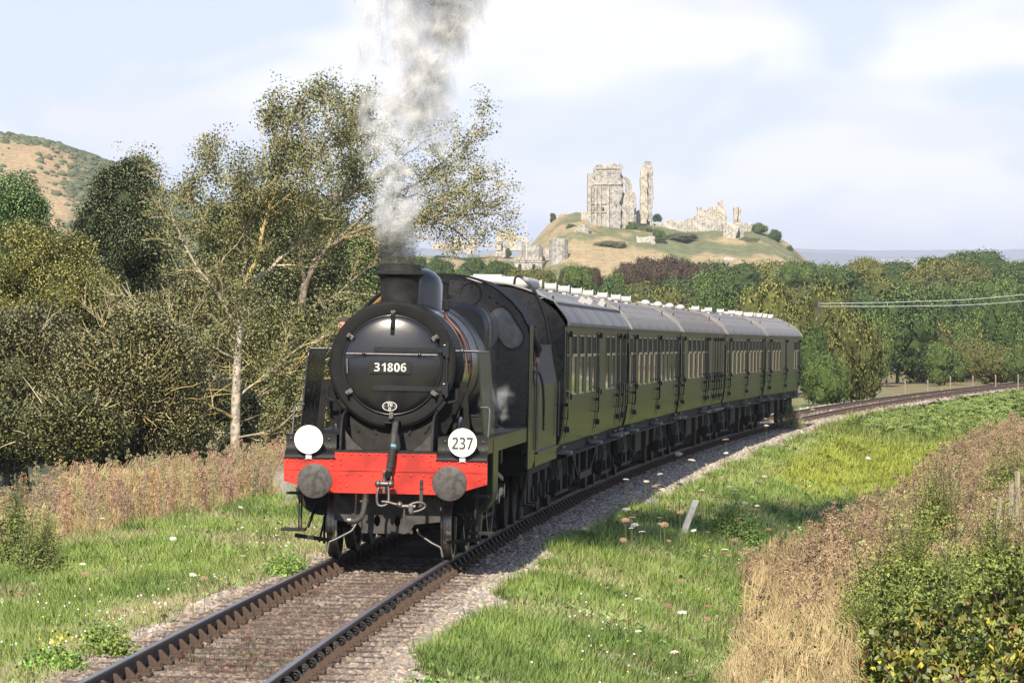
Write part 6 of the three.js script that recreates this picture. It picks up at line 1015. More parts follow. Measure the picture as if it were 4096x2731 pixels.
{
  const R = rng(31), short = [tuft(22, R, 0.15, 0.11, 0.0026, 0.7, 0.65), tuft(20, R, 0.23, 0.11, 0.0028, 0.6, 0.6)];
  const tallG = tuft(26, R, 0.95, 0.17, 0.0022, 0.4, 0.5);
  // broad-leaved weeds in the sward
  const weed = leafCluster(12, R, 0.10, 0.12, 0.7);
  const headed = (() => {                                                // dry stems with a nodding seed head
    const g = [tallG], q = [];
    for (let i = 0; i < 9; i++) { const a = R() * 6.28, r = Math.sqrt(R()) * 0.15, h = 0.75 + R() * 0.35, p = V(Math.cos(a) * r, h, Math.sin(a) * r); q.push(limb([V(p.x * 0.8, 0, p.z * 0.8), p.clone().add(V(0, -0.1, 0)), p, p.clone().add(V(0.05, 0.1, 0.01))], 0.002, 0.0042, 3)); }
    return mergeGeometries([tallG, ...q.map((x) => { const n = x.toNonIndexed(); for (const k of Object.keys(n.attributes)) if (!['position', 'normal'].includes(k)) n.deleteAttribute(k); return n; })]);
  })();
  const seedHead = (() => { const g = []; for (let i = 0; i < 9; i++) { const a = R() * 6.28, r = 0.04 + R() * 0.15, h = 0.45 + R() * 0.45, p = V(Math.cos(a) * r, h, Math.sin(a) * r); g.push(limb([V(p.x * 0.2, 0, p.z * 0.2), V(p.x * 0.5, h * 0.5, p.z * 0.5), p], 0.0045, 0.003, 3)); for (let k = 0; k < 9; k++) g.push(new THREE.TetrahedronGeometry(0.012 + R() * 0.012, 0).rotateX(R() * 6).rotateY(R() * 6).translate(p.x + (R() - 0.5) * 0.10, h + (R() - 0.65) * 0.08, p.z + (R() - 0.5) * 0.10)); for (let k = 0; k < 3; k++) g.push(new THREE.CircleGeometry(0.03, 4).scale(0.5, 1, 1).rotateX(R() * 6).rotateY(R() * 6).translate(p.x * 0.6 + (R() - 0.5) * 0.05, h * (0.3 + R() * 0.5), p.z * 0.6 + (R() - 0.5) * 0.05)); } return mergeGeometries(g.map((x) => { const n = x.index ? x.toNonIndexed() : x; for (const k of Object.keys(n.attributes)) if (!['position', 'normal'].includes(k)) n.deleteAttribute(k); return n; })); })();
  const lists = { a: [], b: [], tall: [], weed: [], headL: [], umbel: [], brownHead: [] };
  const e = new THREE.Euler(), q = new THREE.Quaternion(), sc = V(1, 1, 1);
  const put = (list, x, d, s, sy, c, tilt = 0.2, dy = 0) => { q.setFromEuler(e.set((R() - 0.5) * tilt, R() * 6.283, (R() - 0.5) * tilt)); list.push({ m: new THREE.Matrix4().compose(V(x, groundY(x, d) - 0.02 + dy, -d), q, sc.set(s, sy, s)), c }); };
  const green = (x, d, c) => {
    const n = fbm(x * 0.7, d * 0.35, 7, 3), m = R(), k = (0.75 + R() * 0.5) * lerp(0.8, 1.2, n);
    let g = mixC([0.25, 0.39, 0.06], [0.42, 0.50, 0.135], m);
    if (n < 0.42) g = mixC(g, [0.16, 0.29, 0.045], 0.5);
    if (R() < c.dry) g = mixC([0.58, 0.49, 0.28], [0.44, 0.41, 0.19], R());
    if (c.bright) g = mixC(g, [0.44, 0.48, 0.06], c.bright * 0.9);
    return g.map((v) => v * k);
  };
  for (let i = 0; i < 235000; i++) {
    const d = 32 * Math.pow(210 / 32, Math.pow(R(), 1.12)), x = (R() * 2 - 1) * (0.122 * d + 0.8), c = cover(x, d); if (c.ballast) { const edge = Math.min(Math.abs(c.u + 2.6), Math.abs(c.u - 2.5)); if (!(edge < 0.35 && R() < 0.10)) continue; }
    const grow = 0.75 + d / 75;
    if (c.ballast) { put(lists.a, x, d, 0.6, 0.6, [0.13, 0.17, 0.05]); continue; }
    if (c.tall && d < 190) {
      const rag = fbm(x * 0.9, d * 0.35, 44, 3), edge = smooth(-6.2 - c.u, 0, 1.4), hgt = (0.18 + 0.52 * smooth(rag, 0.3, 0.7)) * (0.55 + 0.6 * R()) * lerp(0.5, 1, edge) * (0.85 + 0.3 * smooth(d, 70, 100));
      if (R() < 0.03 * smooth(d, 66, 90) + 0.01) put(lists.headL, x, d, 0.7 + R() * 0.4, 0.7 + R() * 0.6, mixC([0.32, 0.235, 0.145], [0.24, 0.175, 0.105], R()).map((v) => v * (0.8 + R() * 0.4)), 0.3);
      else if (R() < 0.15 + 0.22 * edge) put(lists.tall, x, d, 0.9 + d / 190, hgt, mixC(mixC([0.50, 0.405, 0.21], [0.38, 0.30, 0.145], R()), [0.28, 0.21, 0.12], smooth(fbm(x * 0.5, d * 0.1, 3, 3), 0.5, 0.75) * 0.5).map((v) => v * (0.8 + R() * 0.4)), 0.9);
      else if (R() < 0.12 * (1.6 - edge)) put(lists.b, x, d, 1.0 + d / 90, 0.8 + R(), green(x, d, { dry: 0.5 }), 0.4);
      continue;
    }
    if (c.brown || c.scrub) continue;
    const col = green(x, d, c), f = c.fern ? 1.6 : 1;
    put(R() < 0.6 ? lists.a : lists.b, x, d, grow, (0.6 + 0.5 * R()) * f * (0.8 + d / 190) * (c.dry > 0.4 ? 0.8 : 1), col, 0.35);
    if (R() < 0.03 + 0.05 * smooth(fbm(x * 0.6 + 40, d * 0.4, 2, 3), 0.5, 0.6)) put(lists.weed, x, d, 0.7 + d / 110, 0.6 + d / 150, tint([0.095, 0.16, 0.045], R, 0.5), 0.3, 0.05);
  }
  const grassMesh = (name, label, geo, list) => { if (!list.length) return; const m = instanced(name, geo, grassMat, list, scene); tag(m, label, 'grass'); };
  grassMesh('grass', 'short green grass on both verges of the track', short[0], lists.a);
  grassMesh('grass', 'longer tufts among the green verge grass', short[1], lists.b);
  grassMesh('dry_grass', 'tall straw-coloured dry grass in a band before the trees', headed, lists.tall);
  grassMesh('seed_heads', 'brown seed heads of tall weeds standing in the straw band before the trees', seedHead, lists.headL);
  grassMesh('weeds', 'low broad-leaved weeds dotted through the verge grass', weed, lists.weed);

  // ---- the wild side of the embankment: straw grass, hemp agrimony gone to seed, brambles, thorn bushes, ferns
  const wild = { straw: [], seed: [], bush: [], bushTall: [], bramble: [], fern: [], stem: [] };
  const frond = (() => { const pos = [], nor = []; for (let f = 0; f < 7; f++) { const a = f / 7 * 6.28 + R(), dx = Math.cos(a), dz = Math.sin(a); for (let k = 1; k < 10; k++) { const t = k / 10, cx = dx * 0.42 * t, cz = dz * 0.42 * t, cy = 0.45 * Math.sin(t * 2.1), w = 0.13 * (1 - t) + 0.02; for (const s of [-1, 1]) { const tri = [[cx, cy, cz], [cx - dz * w * s + dx * 0.05, cy - 0.02, cz + dx * w * s + dz * 0.05], [cx + dx * 0.05, cy + 0.01, cz + dz * 0.05]]; for (const v of tri) { pos.push(...v); nor.push(dx * 0.3, 0.9, dz * 0.3); } } } } const g = new THREE.BufferGeometry(); g.setAttribute('position', new THREE.Float32BufferAttribute(pos, 3)); g.setAttribute('normal', new THREE.Float32BufferAttribute(nor, 3)); return g; })();
  const bramLeaf = leafCluster(9, R, 0.072, 0.12, 0.5), thorn = leafCluster(16, R, 0.034, 0.12, 0.4);
  for (let i = 0; i < 70000; i++) {
    const d = 44 * Math.pow(330 / 44, R()), x = trackX(d) + (d > 172 ? 2.7 : 4) + R() * 14; if (Math.abs(x) > 0.13 * d + 1) continue;
    const c = cover(x, d), n = fbm(x * 0.5, d * 0.2, 12, 3), n2 = fbm(x * 0.9 + 7, d * 0.3, 15, 3), k = 0.75 + R() * 0.5;
    if (c.fern && R() < c.fern) { if (R() < 0.75) put(wild.fern, x, d, 0.55 + R() * 0.6, 0.6 + R() * 0.6, tint([0.125, 0.17, 0.04], R, 0.4), 0.4); continue; }
    if (!c.brown) continue;
    const straw = smooth(n, 0.54, 0.64) * 0.7 + (d < 66 && c.u < 6.0 ? 0.9 : 0); if (d < 63 && CXP + x * F / d > 1965 && R() < 1.0) continue;
    if (R() < 0.30 * (0.6 + straw)) put(wild.straw, x, d, 0.9 + d / 170, 0.4 + R() * 0.42, mixC(mixC([0.52, 0.40, 0.21], [0.38, 0.29, 0.15], R()), [0.27, 0.195, 0.11], smooth(d, 62, 74) * 0.85).map((v) => v * k), 0.5);
    else if (d > 58 && R() < 0.30) put(wild.seed, x, d, 0.7 + R() * 0.5 + d / 260, 0.45 + R() * R() * 1.1, mixC([0.31, 0.215, 0.135], [0.20, 0.145, 0.085], R()).map((v) => v * k), 0.5);
    else if (R() < 0.2 + 0.35 * smooth(n2, 0.47, 0.58)) put(wild.bush, x, d, 1.2 + R(), 1.0 + R() * 1.0, tint([0.14, 0.165, 0.055], R, 0.4), 0.8, 0.12 + R() * 0.5);
  }
  const wildMesh = (name, label, category, geo, list, mat = grassMat) => { const m = instanced(name, geo, mat, list, scene); tag(m, label, category); };
  wildMesh('dry_grass', 'straw-coloured long grass below the embankment', 'grass', headed, wild.straw);
  wildMesh('seed_heads', 'pinkish brown seed heads of weeds below the embankment', 'weeds', seedHead, wild.seed);
  wildMesh('undergrowth', 'green leafy undergrowth among the brown weeds', 'undergrowth', thorn, wild.bush);
  wildMesh('ferns', 'bright green ferns on the bank at the bend', 'ferns', frond, wild.fern);
  // bushes one by one: px, distance, width, height; sprigs stand out of each
  const bushAt = (label, px, d, w, h, n, colors, leaf, sprigs, seed, berries) => {
    const t = thing('bush', label, 'bush'), r = rng(seed), x = X(px, d), list = [], st = []; t.position.set(x, groundY(x, d) - 0.05, -d);
    for (let i = 0; i < n; i++) { const a = r() * 6.28, e = Math.asin(r()), k = Math.pow(r(), 0.35) * (0.75 + 0.4 * fbm(Math.cos(a) * 2 + seed, e * 2, Math.sin(a) * 2, 3)), v = V(Math.cos(a) * Math.cos(e), Math.sin(e), Math.sin(a) * Math.cos(e)), p = V(v.x * w / 2 * k, v.y * h * k, v.z * w / 2 * k); list.push({ m: placed(p, v.clone().add(V((r() - 0.5) * 1.4, 0.4, (r() - 0.5) * 1.4)).normalize(), 0.8 + r() * 0.7, r), c: tint(colors[Math.floor(r() * r() * colors.length)], r, 0.6) }); }
    for (let i = 0; i < sprigs; i++) { const a = r() * 6.28, q0 = V(Math.cos(a) * w * 0.35 * r(), h * 0.5, Math.sin(a) * w * 0.35 * r()), pts = wander(q0, V((r() - 0.5) * 0.6, 1, (r() - 0.5) * 0.6), h * (0.5 + r() * 0.5), 6, r, 0.25, V(0, 0.05, 0)); st.push(limb(pts, 0.008, 0.003, 3)); for (let k = 2; k < pts.length; k++) for (let m = 0; m < 3; m++) list.push({ m: placed(pts[k].clone().add(V(r() - 0.5, r() - 0.5, r() - 0.5).multiplyScalar(0.1)), V(r() - 0.5, 1, r() - 0.5).normalize(), 0.5 + r() * 0.4, r), c: tint(colors[0], r, 0.6) }); }
    for (let i = 0; i < 14; i++) st.push(limb(wander(V(0, 0, 0), V(r() - 0.5, 0.9, r() - 0.5), h * 0.9, 5, r, 0.4, V(0, 0, 0)), 0.016, 0.005, 4));
    stuffMesh('stem', st, M.barkDark, t); instanced('foliage', leaf, leafThin, list, t);
    if (berries) { const b = []; for (let i = 0; i < berries; i++) { const a = r() * 6.28, e = Math.asin(0.15 + r() * 0.85), p = V(Math.cos(a) * Math.cos(e) * w / 2, Math.sin(e) * h * 1.02, Math.sin(a) * Math.cos(e) * w / 2).multiplyScalar(0.9 + r() * 0.2); for (let k = 0; k < 6; k++) b.push({ m: new THREE.Matrix4().makeTranslation(p.x + (r() - 0.5) * 0.09, p.y + (r() - 0.5) * 0.09, p.z + (r() - 0.5) * 0.09), c: r() < 0.25 ? [0.22, 0.02, 0.02] : [0.012, 0.008, 0.014] }); } instanced('berry', new THREE.IcosahedronGeometry(0.012, 1), std([1, 1, 1], { roughness: 0.35 }), b, t); }
    return t;
  };
  const gBush = [[0.18, 0.21, 0.058], [0.14, 0.175, 0.05], [0.24, 0.245, 0.08]], bBush = [[0.16, 0.20, 0.05], [0.22, 0.225, 0.06], [0.36, 0.32, 0.055], [0.12, 0.155, 0.04], [0.34, 0.29, 0.05], [0.27, 0.12, 0.05]];
  bushAt('tall dark green thorn bush with upright sprigs above the brambles', 2090, 57, 1.9, 1.45, 2700, gBush, thorn, 34, 201);
  bushAt('green thorn bush at the picture edge below the fence stakes', 2285, 58, 2.0, 1.4, 2700, gBush, thorn, 26, 202);
  bushAt('small thorn bush spreading down to the straw grass', 1990, 54, 1.1, 0.8, 1200, gBush, thorn, 22, 203);
  bushAt('lone leafy spire of thorn standing over the pink weeds', 2150, 72, 1.0, 1.7, 1000, gBush, thorn, 22, 204);
  bushAt('bramble mound with yellow leaves and blackberries', 2130, 49.5, 1.6, 1.0, 3200, bBush, bramLeaf, 10, 205, 70);
  bushAt('bramble mound with reddish leaves in the corner', 2330, 50.5, 1.8, 1.1, 3400, bBush, bramLeaf, 10, 206, 80);
  bushAt('low bramble with black berries in front of the thorn bushes', 2235, 48, 1.6, 0.7, 2600, bBush, bramLeaf, 8, 207, 70);
  bushAt('green bramble bank between the two thorn bushes', 2190, 53.5, 1.6, 1.05, 1900, gBush, thorn, 16, 219);
  bushAt('dull green gorse sprig bush among the straw grass', 1850, 50.5, 0.9, 0.5, 500, [[0.06, 0.095, 0.045], [0.075, 0.11, 0.05]], thorn, 14, 208);
  bushAt('green leafy clump behind the white flowers on the slope', 1680, 84, 1.3, 0.75, 800, [[0.11, 0.165, 0.05], [0.09, 0.14, 0.045]], thorn, 8, 209);
  bushAt('green bush at the picture edge among the brown weeds', 2330, 92, 1.8, 1.5, 1300, gBush, thorn, 10, 210);
  bushAt('willow-like green sapling in the dry grass near the left corner', 90, 63, 0.8, 0.7, 200, [[0.13, 0.16, 0.05], [0.15, 0.175, 0.055]], thorn, 14, 211);
  bushAt('leafy sapling leaning out of the dry grass', 30, 66, 0.7, 1.0, 180, [[0.13, 0.165, 0.05]], thorn, 12, 212);
  bushAt('green weed clump at the ballast edge with yellow leaves', 120, 41.5, 0.55, 0.22, 260, [[0.15, 0.24, 0.065], [0.30, 0.32, 0.08]], thorn, 0, 213);
  bushAt('leafy clump beside the front bogie at the ballast edge', 655, 58.5, 0.7, 0.28, 260, [[0.15, 0.23, 0.065], [0.28, 0.30, 0.08]], thorn, 3, 214);
  bushAt('low green weed mound at the ballast edge', 240, 43.5, 0.55, 0.28, 200, [[0.16, 0.22, 0.06], [0.2, 0.22, 0.07]], thorn, 4, 215);
  bushAt('yellow-leaved weed clump in the green verge', 150, 47, 0.5, 0.2, 200, [[0.36, 0.34, 0.09], [0.15, 0.22, 0.06]], thorn, 0, 216);
  bushAt('nettle clump at the ballast edge by the bottom of the picture', 960, 39.3, 0.5, 0.2, 240, [[0.15, 0.24, 0.065]], thorn, 0, 217);
  bushAt('pink-flowered weed clump at the ballast edge by the last carriage', 1815, 166, 1.2, 0.8, 300, [[0.17, 0.19, 0.08], [0.42, 0.28, 0.27]], thorn, 6, 218);

  // white umbels on stems
  const flowers = [], stems = [], wm = std([1, 1, 1], { roughness: 0.8 });
  const head = (() => { const g = []; for (let i = 0; i < 20; i++) { const a = i * 2.4, r = 0.012 * Math.sqrt(i) * 1.05; g.push(new THREE.IcosahedronGeometry(0.0105, 0).scale(1.2, 0.55, 1.2).translate(Math.cos(a) * r, -r * r * 4, Math.sin(a) * r)); } return mergeGeometries(g); })();
  const stemG = limb([V(0, -0.7, 0), V(0.02, -0.35, 0.01), V(0, 0, 0)], 0.006, 0.0035, 4);
  const umbel = (px, d, h, s, brown) => { const x = X(px, d), y = groundY(x, d) + h; const q2 = new THREE.Quaternion().setFromEuler(new THREE.Euler((R() - 0.5) * 0.6 + 0.25, R() * 6, (R() - 0.5) * 0.5)); flowers.push({ m: new THREE.Matrix4().compose(V(x, y, -d), q2, V(s, s, s)), c: brown ? tint([0.105, 0.068, 0.042], R, 0.4) : tint([0.25, 0.235, 0.205], R, 0.25) }); stems.push({ m: new THREE.Matrix4().compose(V(x, y, -d), new THREE.Quaternion().setFromEuler(new THREE.Euler((R() - 0.5) * 0.15, R() * 6, (R() - 0.5) * 0.15)), V(1, h / 0.62, 1)), c: [0.13, 0.14, 0.06] }); };
  for (let i = 0; i < 34; i++) umbel(1430 + R() * 240, 66 + R() * 26, 0.35 + R() * 0.45, 0.6 + R() * 0.6, R() < 0.5);
  for (let i = 0; i < 24; i++) umbel(1650 + R() * 120, 70 + R() * 40, 0.4 + R() * 0.5, 0.7 + R() * 0.7, R() < 0.7);
  for (let i = 0; i < 14; i++) umbel(1380 + R() * 260, 46 + R() * 16, 0.25 + R() * 0.35, 0.5 + R() * 0.55, R() < 0.4);
  for (let i = 0; i < 16; i++) umbel(10 + R() * 560, 46 + R() * 28, 0.3 + R() * 0.4, 0.45 + R() * 0.5, R() < 0.6);
  for (let i = 0; i < 18; i++) umbel(1500 + R() * 600, 100 + R() * 80, 0.4 + R() * 0.4, 0.8 + R() * 0.9, R() < 0.4);
  const fl = new THREE.Group(); fl.name = 'wildflowers'; fl.userData.kind = 'stuff'; tag(fl, 'white and browning flat-headed wildflowers on thin stems along both verges', 'wildflowers'); scene.add(fl);
  instanced('flower_head', head, wm, flowers, fl); instanced('stem', stemG, grassMat, stems, fl);
  // tiny daisies in the sward, and pink weeds on the ballast edge
  const dots = []; for (let i = 0; i < 650; i++) { const d = 42 + R() * 40, left = R() < 0.65, x = trackX(d) + (left ? -1.9 - R() * R() * 4 : 2.6 + R() * 2); if (fbm(x * 0.8, d * 0.3, 33, 2) < 0.52) continue; dots.push({ m: new THREE.Matrix4().makeTranslation(x, groundY(x, d) + 0.1 + R() * 0.12, -d), c: R() < 0.85 ? [0.75, 0.74, 0.76] : [0.7, 0.55, 0.06] }); }
  const dm = instanced('daisies', new THREE.IcosahedronGeometry(0.013, 0), wm, dots, scene); tag(dm, 'tiny white and yellow flowers speckling the verge grass', 'wildflowers');
  const red = []; for (let i = 0; i < 900; i++) { const d = 36 + R() * 20, u = (R() - 0.5) * 1.5; if (fbm(u * 1.6 + 3, d * 0.55, 17, 2) < 0.56) continue; const f = trackFrame(d); const p = f.p.clone().addScaledVector(f.right, u); q.setFromEuler(e.set(0, R() * 6, 0)); red.push({ m: new THREE.Matrix4().compose(V(p.x, p.y - 0.2, p.z), q, sc.set(0.5, 0.35 + R() * 0.35, 0.5)), c: R() < 0.6 ? tint([0.13, 0.045, 0.035], R) : tint([0.11, 0.15, 0.045], R) }); }
  const rm = instanced('moss', short[0], grassMat, red, scene); tag(rm, 'reddish creeping weeds between the rails', 'weeds');
}
// ---------------------------------------------------------------- posts, stakes and cables
{
  const p0 = at(1561, 80), post = thing('marker_post', 'white wooden post leaning over in the shadow of the slope', 'post'); post.position.copy(p0); post.rotation.z = -0.38; post.rotation.y = 0.3;
  mesh('post', [rbox(0.11, 0.85, 0.07, 0.012, 0, 0.38, 0)], M.white, post); mesh('post_cap', [rbox(0.115, 0.03, 0.075, 0.01, 0.01, 0.81, 0, 0, 0, 0.3)], M.white, post);
  const wood = std([0.33, 0.28, 0.22], { roughness: 0.95, map: rep(T.streak, 2, 0.4) });
  [[2292, 74, 0.75, 'weathered grey fence stake standing alone by the bush'], [2325, 74.6, 0.95, 'middle weathered fence stake beside the picture edge'], [2345, 75, 1.1, 'tallest weathered fence stake at the picture edge']].forEach(([px, d, h, l], i) => { const s = thing('fence_stake', l, 'fence stake', 'weathered stakes of an old fence'); s.position.copy(at(px, d)); s.rotation.z = (i - 1) * 0.03; mesh('stake', [rbox(0.085, h + 0.5, 0.03, 0.008, 0, (h + 0.5) / 2, 0), ...(i === 1 ? [] : [])], wood, s); });
  for (let i = 0; i < 6; i++) { const d = 300 + i * 6, x = X(2080 + i * 52, d), s = thing('fence_post', ['first small pale fence post past the round tree beyond the bend', 'second small pale fence post beyond the bend', 'third small pale fence post beyond the bend', 'fourth small pale fence post beyond the bend', 'fifth small pale fence post beyond the bend', 'last small pale fence post by the picture edge'][i], 'fence post', 'pale fence posts beyond the bend'); s.position.set(x, groundY(x, d), -d); mesh('post', [rbox(0.09, 0.95, 0.09, 0.02, 0, 0.55, 0)], wood, s); }
  const cable = std([0.62, 0.70, 0.68], { roughness: 0.5 });
  [[0, 'upper of two pale overhead cables crossing above the field'], [0.32, 'lower of two pale overhead cables crossing above the field']].forEach(([dy, l]) => { const a = V(X(1882, 262), Y(697, 262) - dy * 0.5, -262), b = V(X(2352, 222), Y(676, 222) - dy, -222), c = b.clone().add(b.clone().sub(a)); c.y += 1.1; const m = a.clone().lerp(b, 0.5); m.y -= 0.12; const o = mesh('overhead_cable', [tube([a, m, b, c], 0.017, 50, 6)], cable, scene); tag(o, l, 'cable', 'overhead cables'); });
  const pole = thing('cable_pole', 'thin pole carrying the overhead cables in the bushes', 'pole'); const pp = V(X(1882, 262), 0, -262); pole.position.set(pp.x, groundY(pp.x, 262), -262); mesh('pole', [cylY(0.08, Y(690, 262) - pole.position.y, 0, (Y(690, 262) - pole.position.y) / 2, 0, 8)], M.barkDark, pole);
}
// ---------------------------------------------------------------- smoke from the chimney: a cloud of fine particles
{
  // soft-edged translucent flakes, turned every way, fill the volume of the plume
  const soft = noiseTexture(64, (x, y) => { const r = Math.hypot(x - 0.5, y - 0.5) * 2; return Math.pow(clamp(1 - r, 0, 1), 1.15) * (0.75 + 0.5 * (fbm(x * 5, y * 5, 3, 3) - 0.5)); });
  const smokeMat = (o) => new THREE.MeshPhysicalMaterial({ color: 0xffffff, roughness: 1, specularIntensity: 0, transmission: 0.6, thickness: 0, transparent: true, opacity: o, alphaMap: soft, side: THREE.DoubleSide });
  const R = rng(500), mat = smokeMat(0.46), fleck = new THREE.CircleGeometry(1, 10), q = new THREE.Quaternion(), e = new THREE.Euler(), s3 = V(1, 1, 1), list = [];
  const d = 60.5, k = d / F, spine = [[605, 921, 40], [575, 916, 44], [540, 910, 48], [500, 910, 54], [470, 920, 64], [440, 935, 86], [410, 938, 98], [360, 940, 104], [300, 938, 110], [240, 936, 116], [170, 942, 124], [100, 952, 134], [40, 960, 146], [-40, 970, 158], [-110, 978, 170]];
  const cx = spine.map((p) => [-p[0], p[1]]), cw = spine.map((p) => [-p[0], p[2]]);
  const gauss = () => (R() + R() + R() - 1.5) / 1.5;
  let guard = 0;
  while (list.length < 1500 && guard++ < 1e6) {
    const py = 607 - Math.pow(R(), 0.95) * 715, w = seg(-py, cw), c = seg(-py, cx), ga = R() * 6.2832, gr = Math.sqrt(R()), gx = Math.cos(ga) * gr, gz = Math.sin(ga) * gr;
    const x = X(c + gx * w, d), y = Y(py, d), z = -d + gz * w * k, low = smooth(py, 400, 560);
    const warp = fbm(x * 1.1 + 7, y * 1.0, z * 1.1, 3) * 1.8, n = fbm(x * 1.7 + warp, y * 1.4 - warp, z * 1.7, 4), thr = lerp(0.38, 0.41, smooth(py, 180, 420)) + 0.05 * gr * gr;
    if (R() > smooth(n, thr, thr + 0.16) * lerp(1, 0.9, low)) continue;
    const size = (0.09 + R() * 0.13) * lerp(1.35, 0.72, smooth(py, 150, 480)), g = lerp(1.0, 0.88, smooth(py, 250, 470)) * lerp(1, 0.22, smooth(py, 515, 575));
    q.setFromEuler(e.set(R() * 6.3, R() * 6.3, R() * 6.3)); s3.setScalar(size);
    list.push({ m: new THREE.Matrix4().compose(V(x, y, z), q, s3), c: [g, g * 0.995, g * lerp(1.0, 0.92, smooth(py, 500, 570))] });
  }
  // it goes on rising, thinning and drifting, above the picture
  for (let i = 0; i < 3800; i++) {
    const h = Math.pow(R(), 0.95) * 36, w = 1.0 + h * 0.012, gx = gauss(), gz = gauss(), x = X(985, d) + gx * w * 1.15 + h * 0.002, y = Y(-100, d) + h, z = -d + gz * w * 0.9 - h * 0.05;
    if (fbm(x * 0.9, y * 0.7, z * 0.9, 3) < 0.38 + 0.1 * R()) continue;
    q.setFromEuler(e.set(R() * 6.3, R() * 6.3, R() * 6.3)); s3.setScalar(0.35 + R() * 0.35); list.push({ m: new THREE.Matrix4().compose(V(x, y, z), q, s3), c: [0.9, 0.9, 0.9] });
  }
  const plume = instanced('smoke', fleck, mat, list, scene); tag(plume, 'grey and white smoke rising from the locomotive chimney', 'smoke');
  const thin = smokeMat(0.22);
  const puff = (label, px, py, dd, w, h, n, seed) => {
    const r = rng(seed), l = [];
    for (let i = 0; i < n; i++) { const gx = (r() + r() + r() - 1.5) / 1.5, gy = r(), gz = r() + r() - 1, x = X(px, dd) + gx * w * (0.35 + gy * 0.65), y = Y(py, dd) + gy * h, z = -dd + gz * w * 0.7; q.setFromEuler(e.set(r() * 6.3, r() * 6.3, r() * 6.3)); s3.setScalar((0.05 + r() * 0.08) * (0.6 + gy)); l.push({ m: new THREE.Matrix4().compose(V(x, y, z), q, s3), c: [0.8, 0.8, 0.8] }); }
    tag(instanced('steam', fleck, thin, l, scene), label, 'steam');
  };
  puff('thin wisp of steam over the lubricator beside the boiler', 1142, 985, 61.9, 0.26, 0.5, 70, 7);
  puff('faint steam drifting low beside the left footstep', 664, 1150, 61.5, 0.3, 0.35, 70, 8);
}
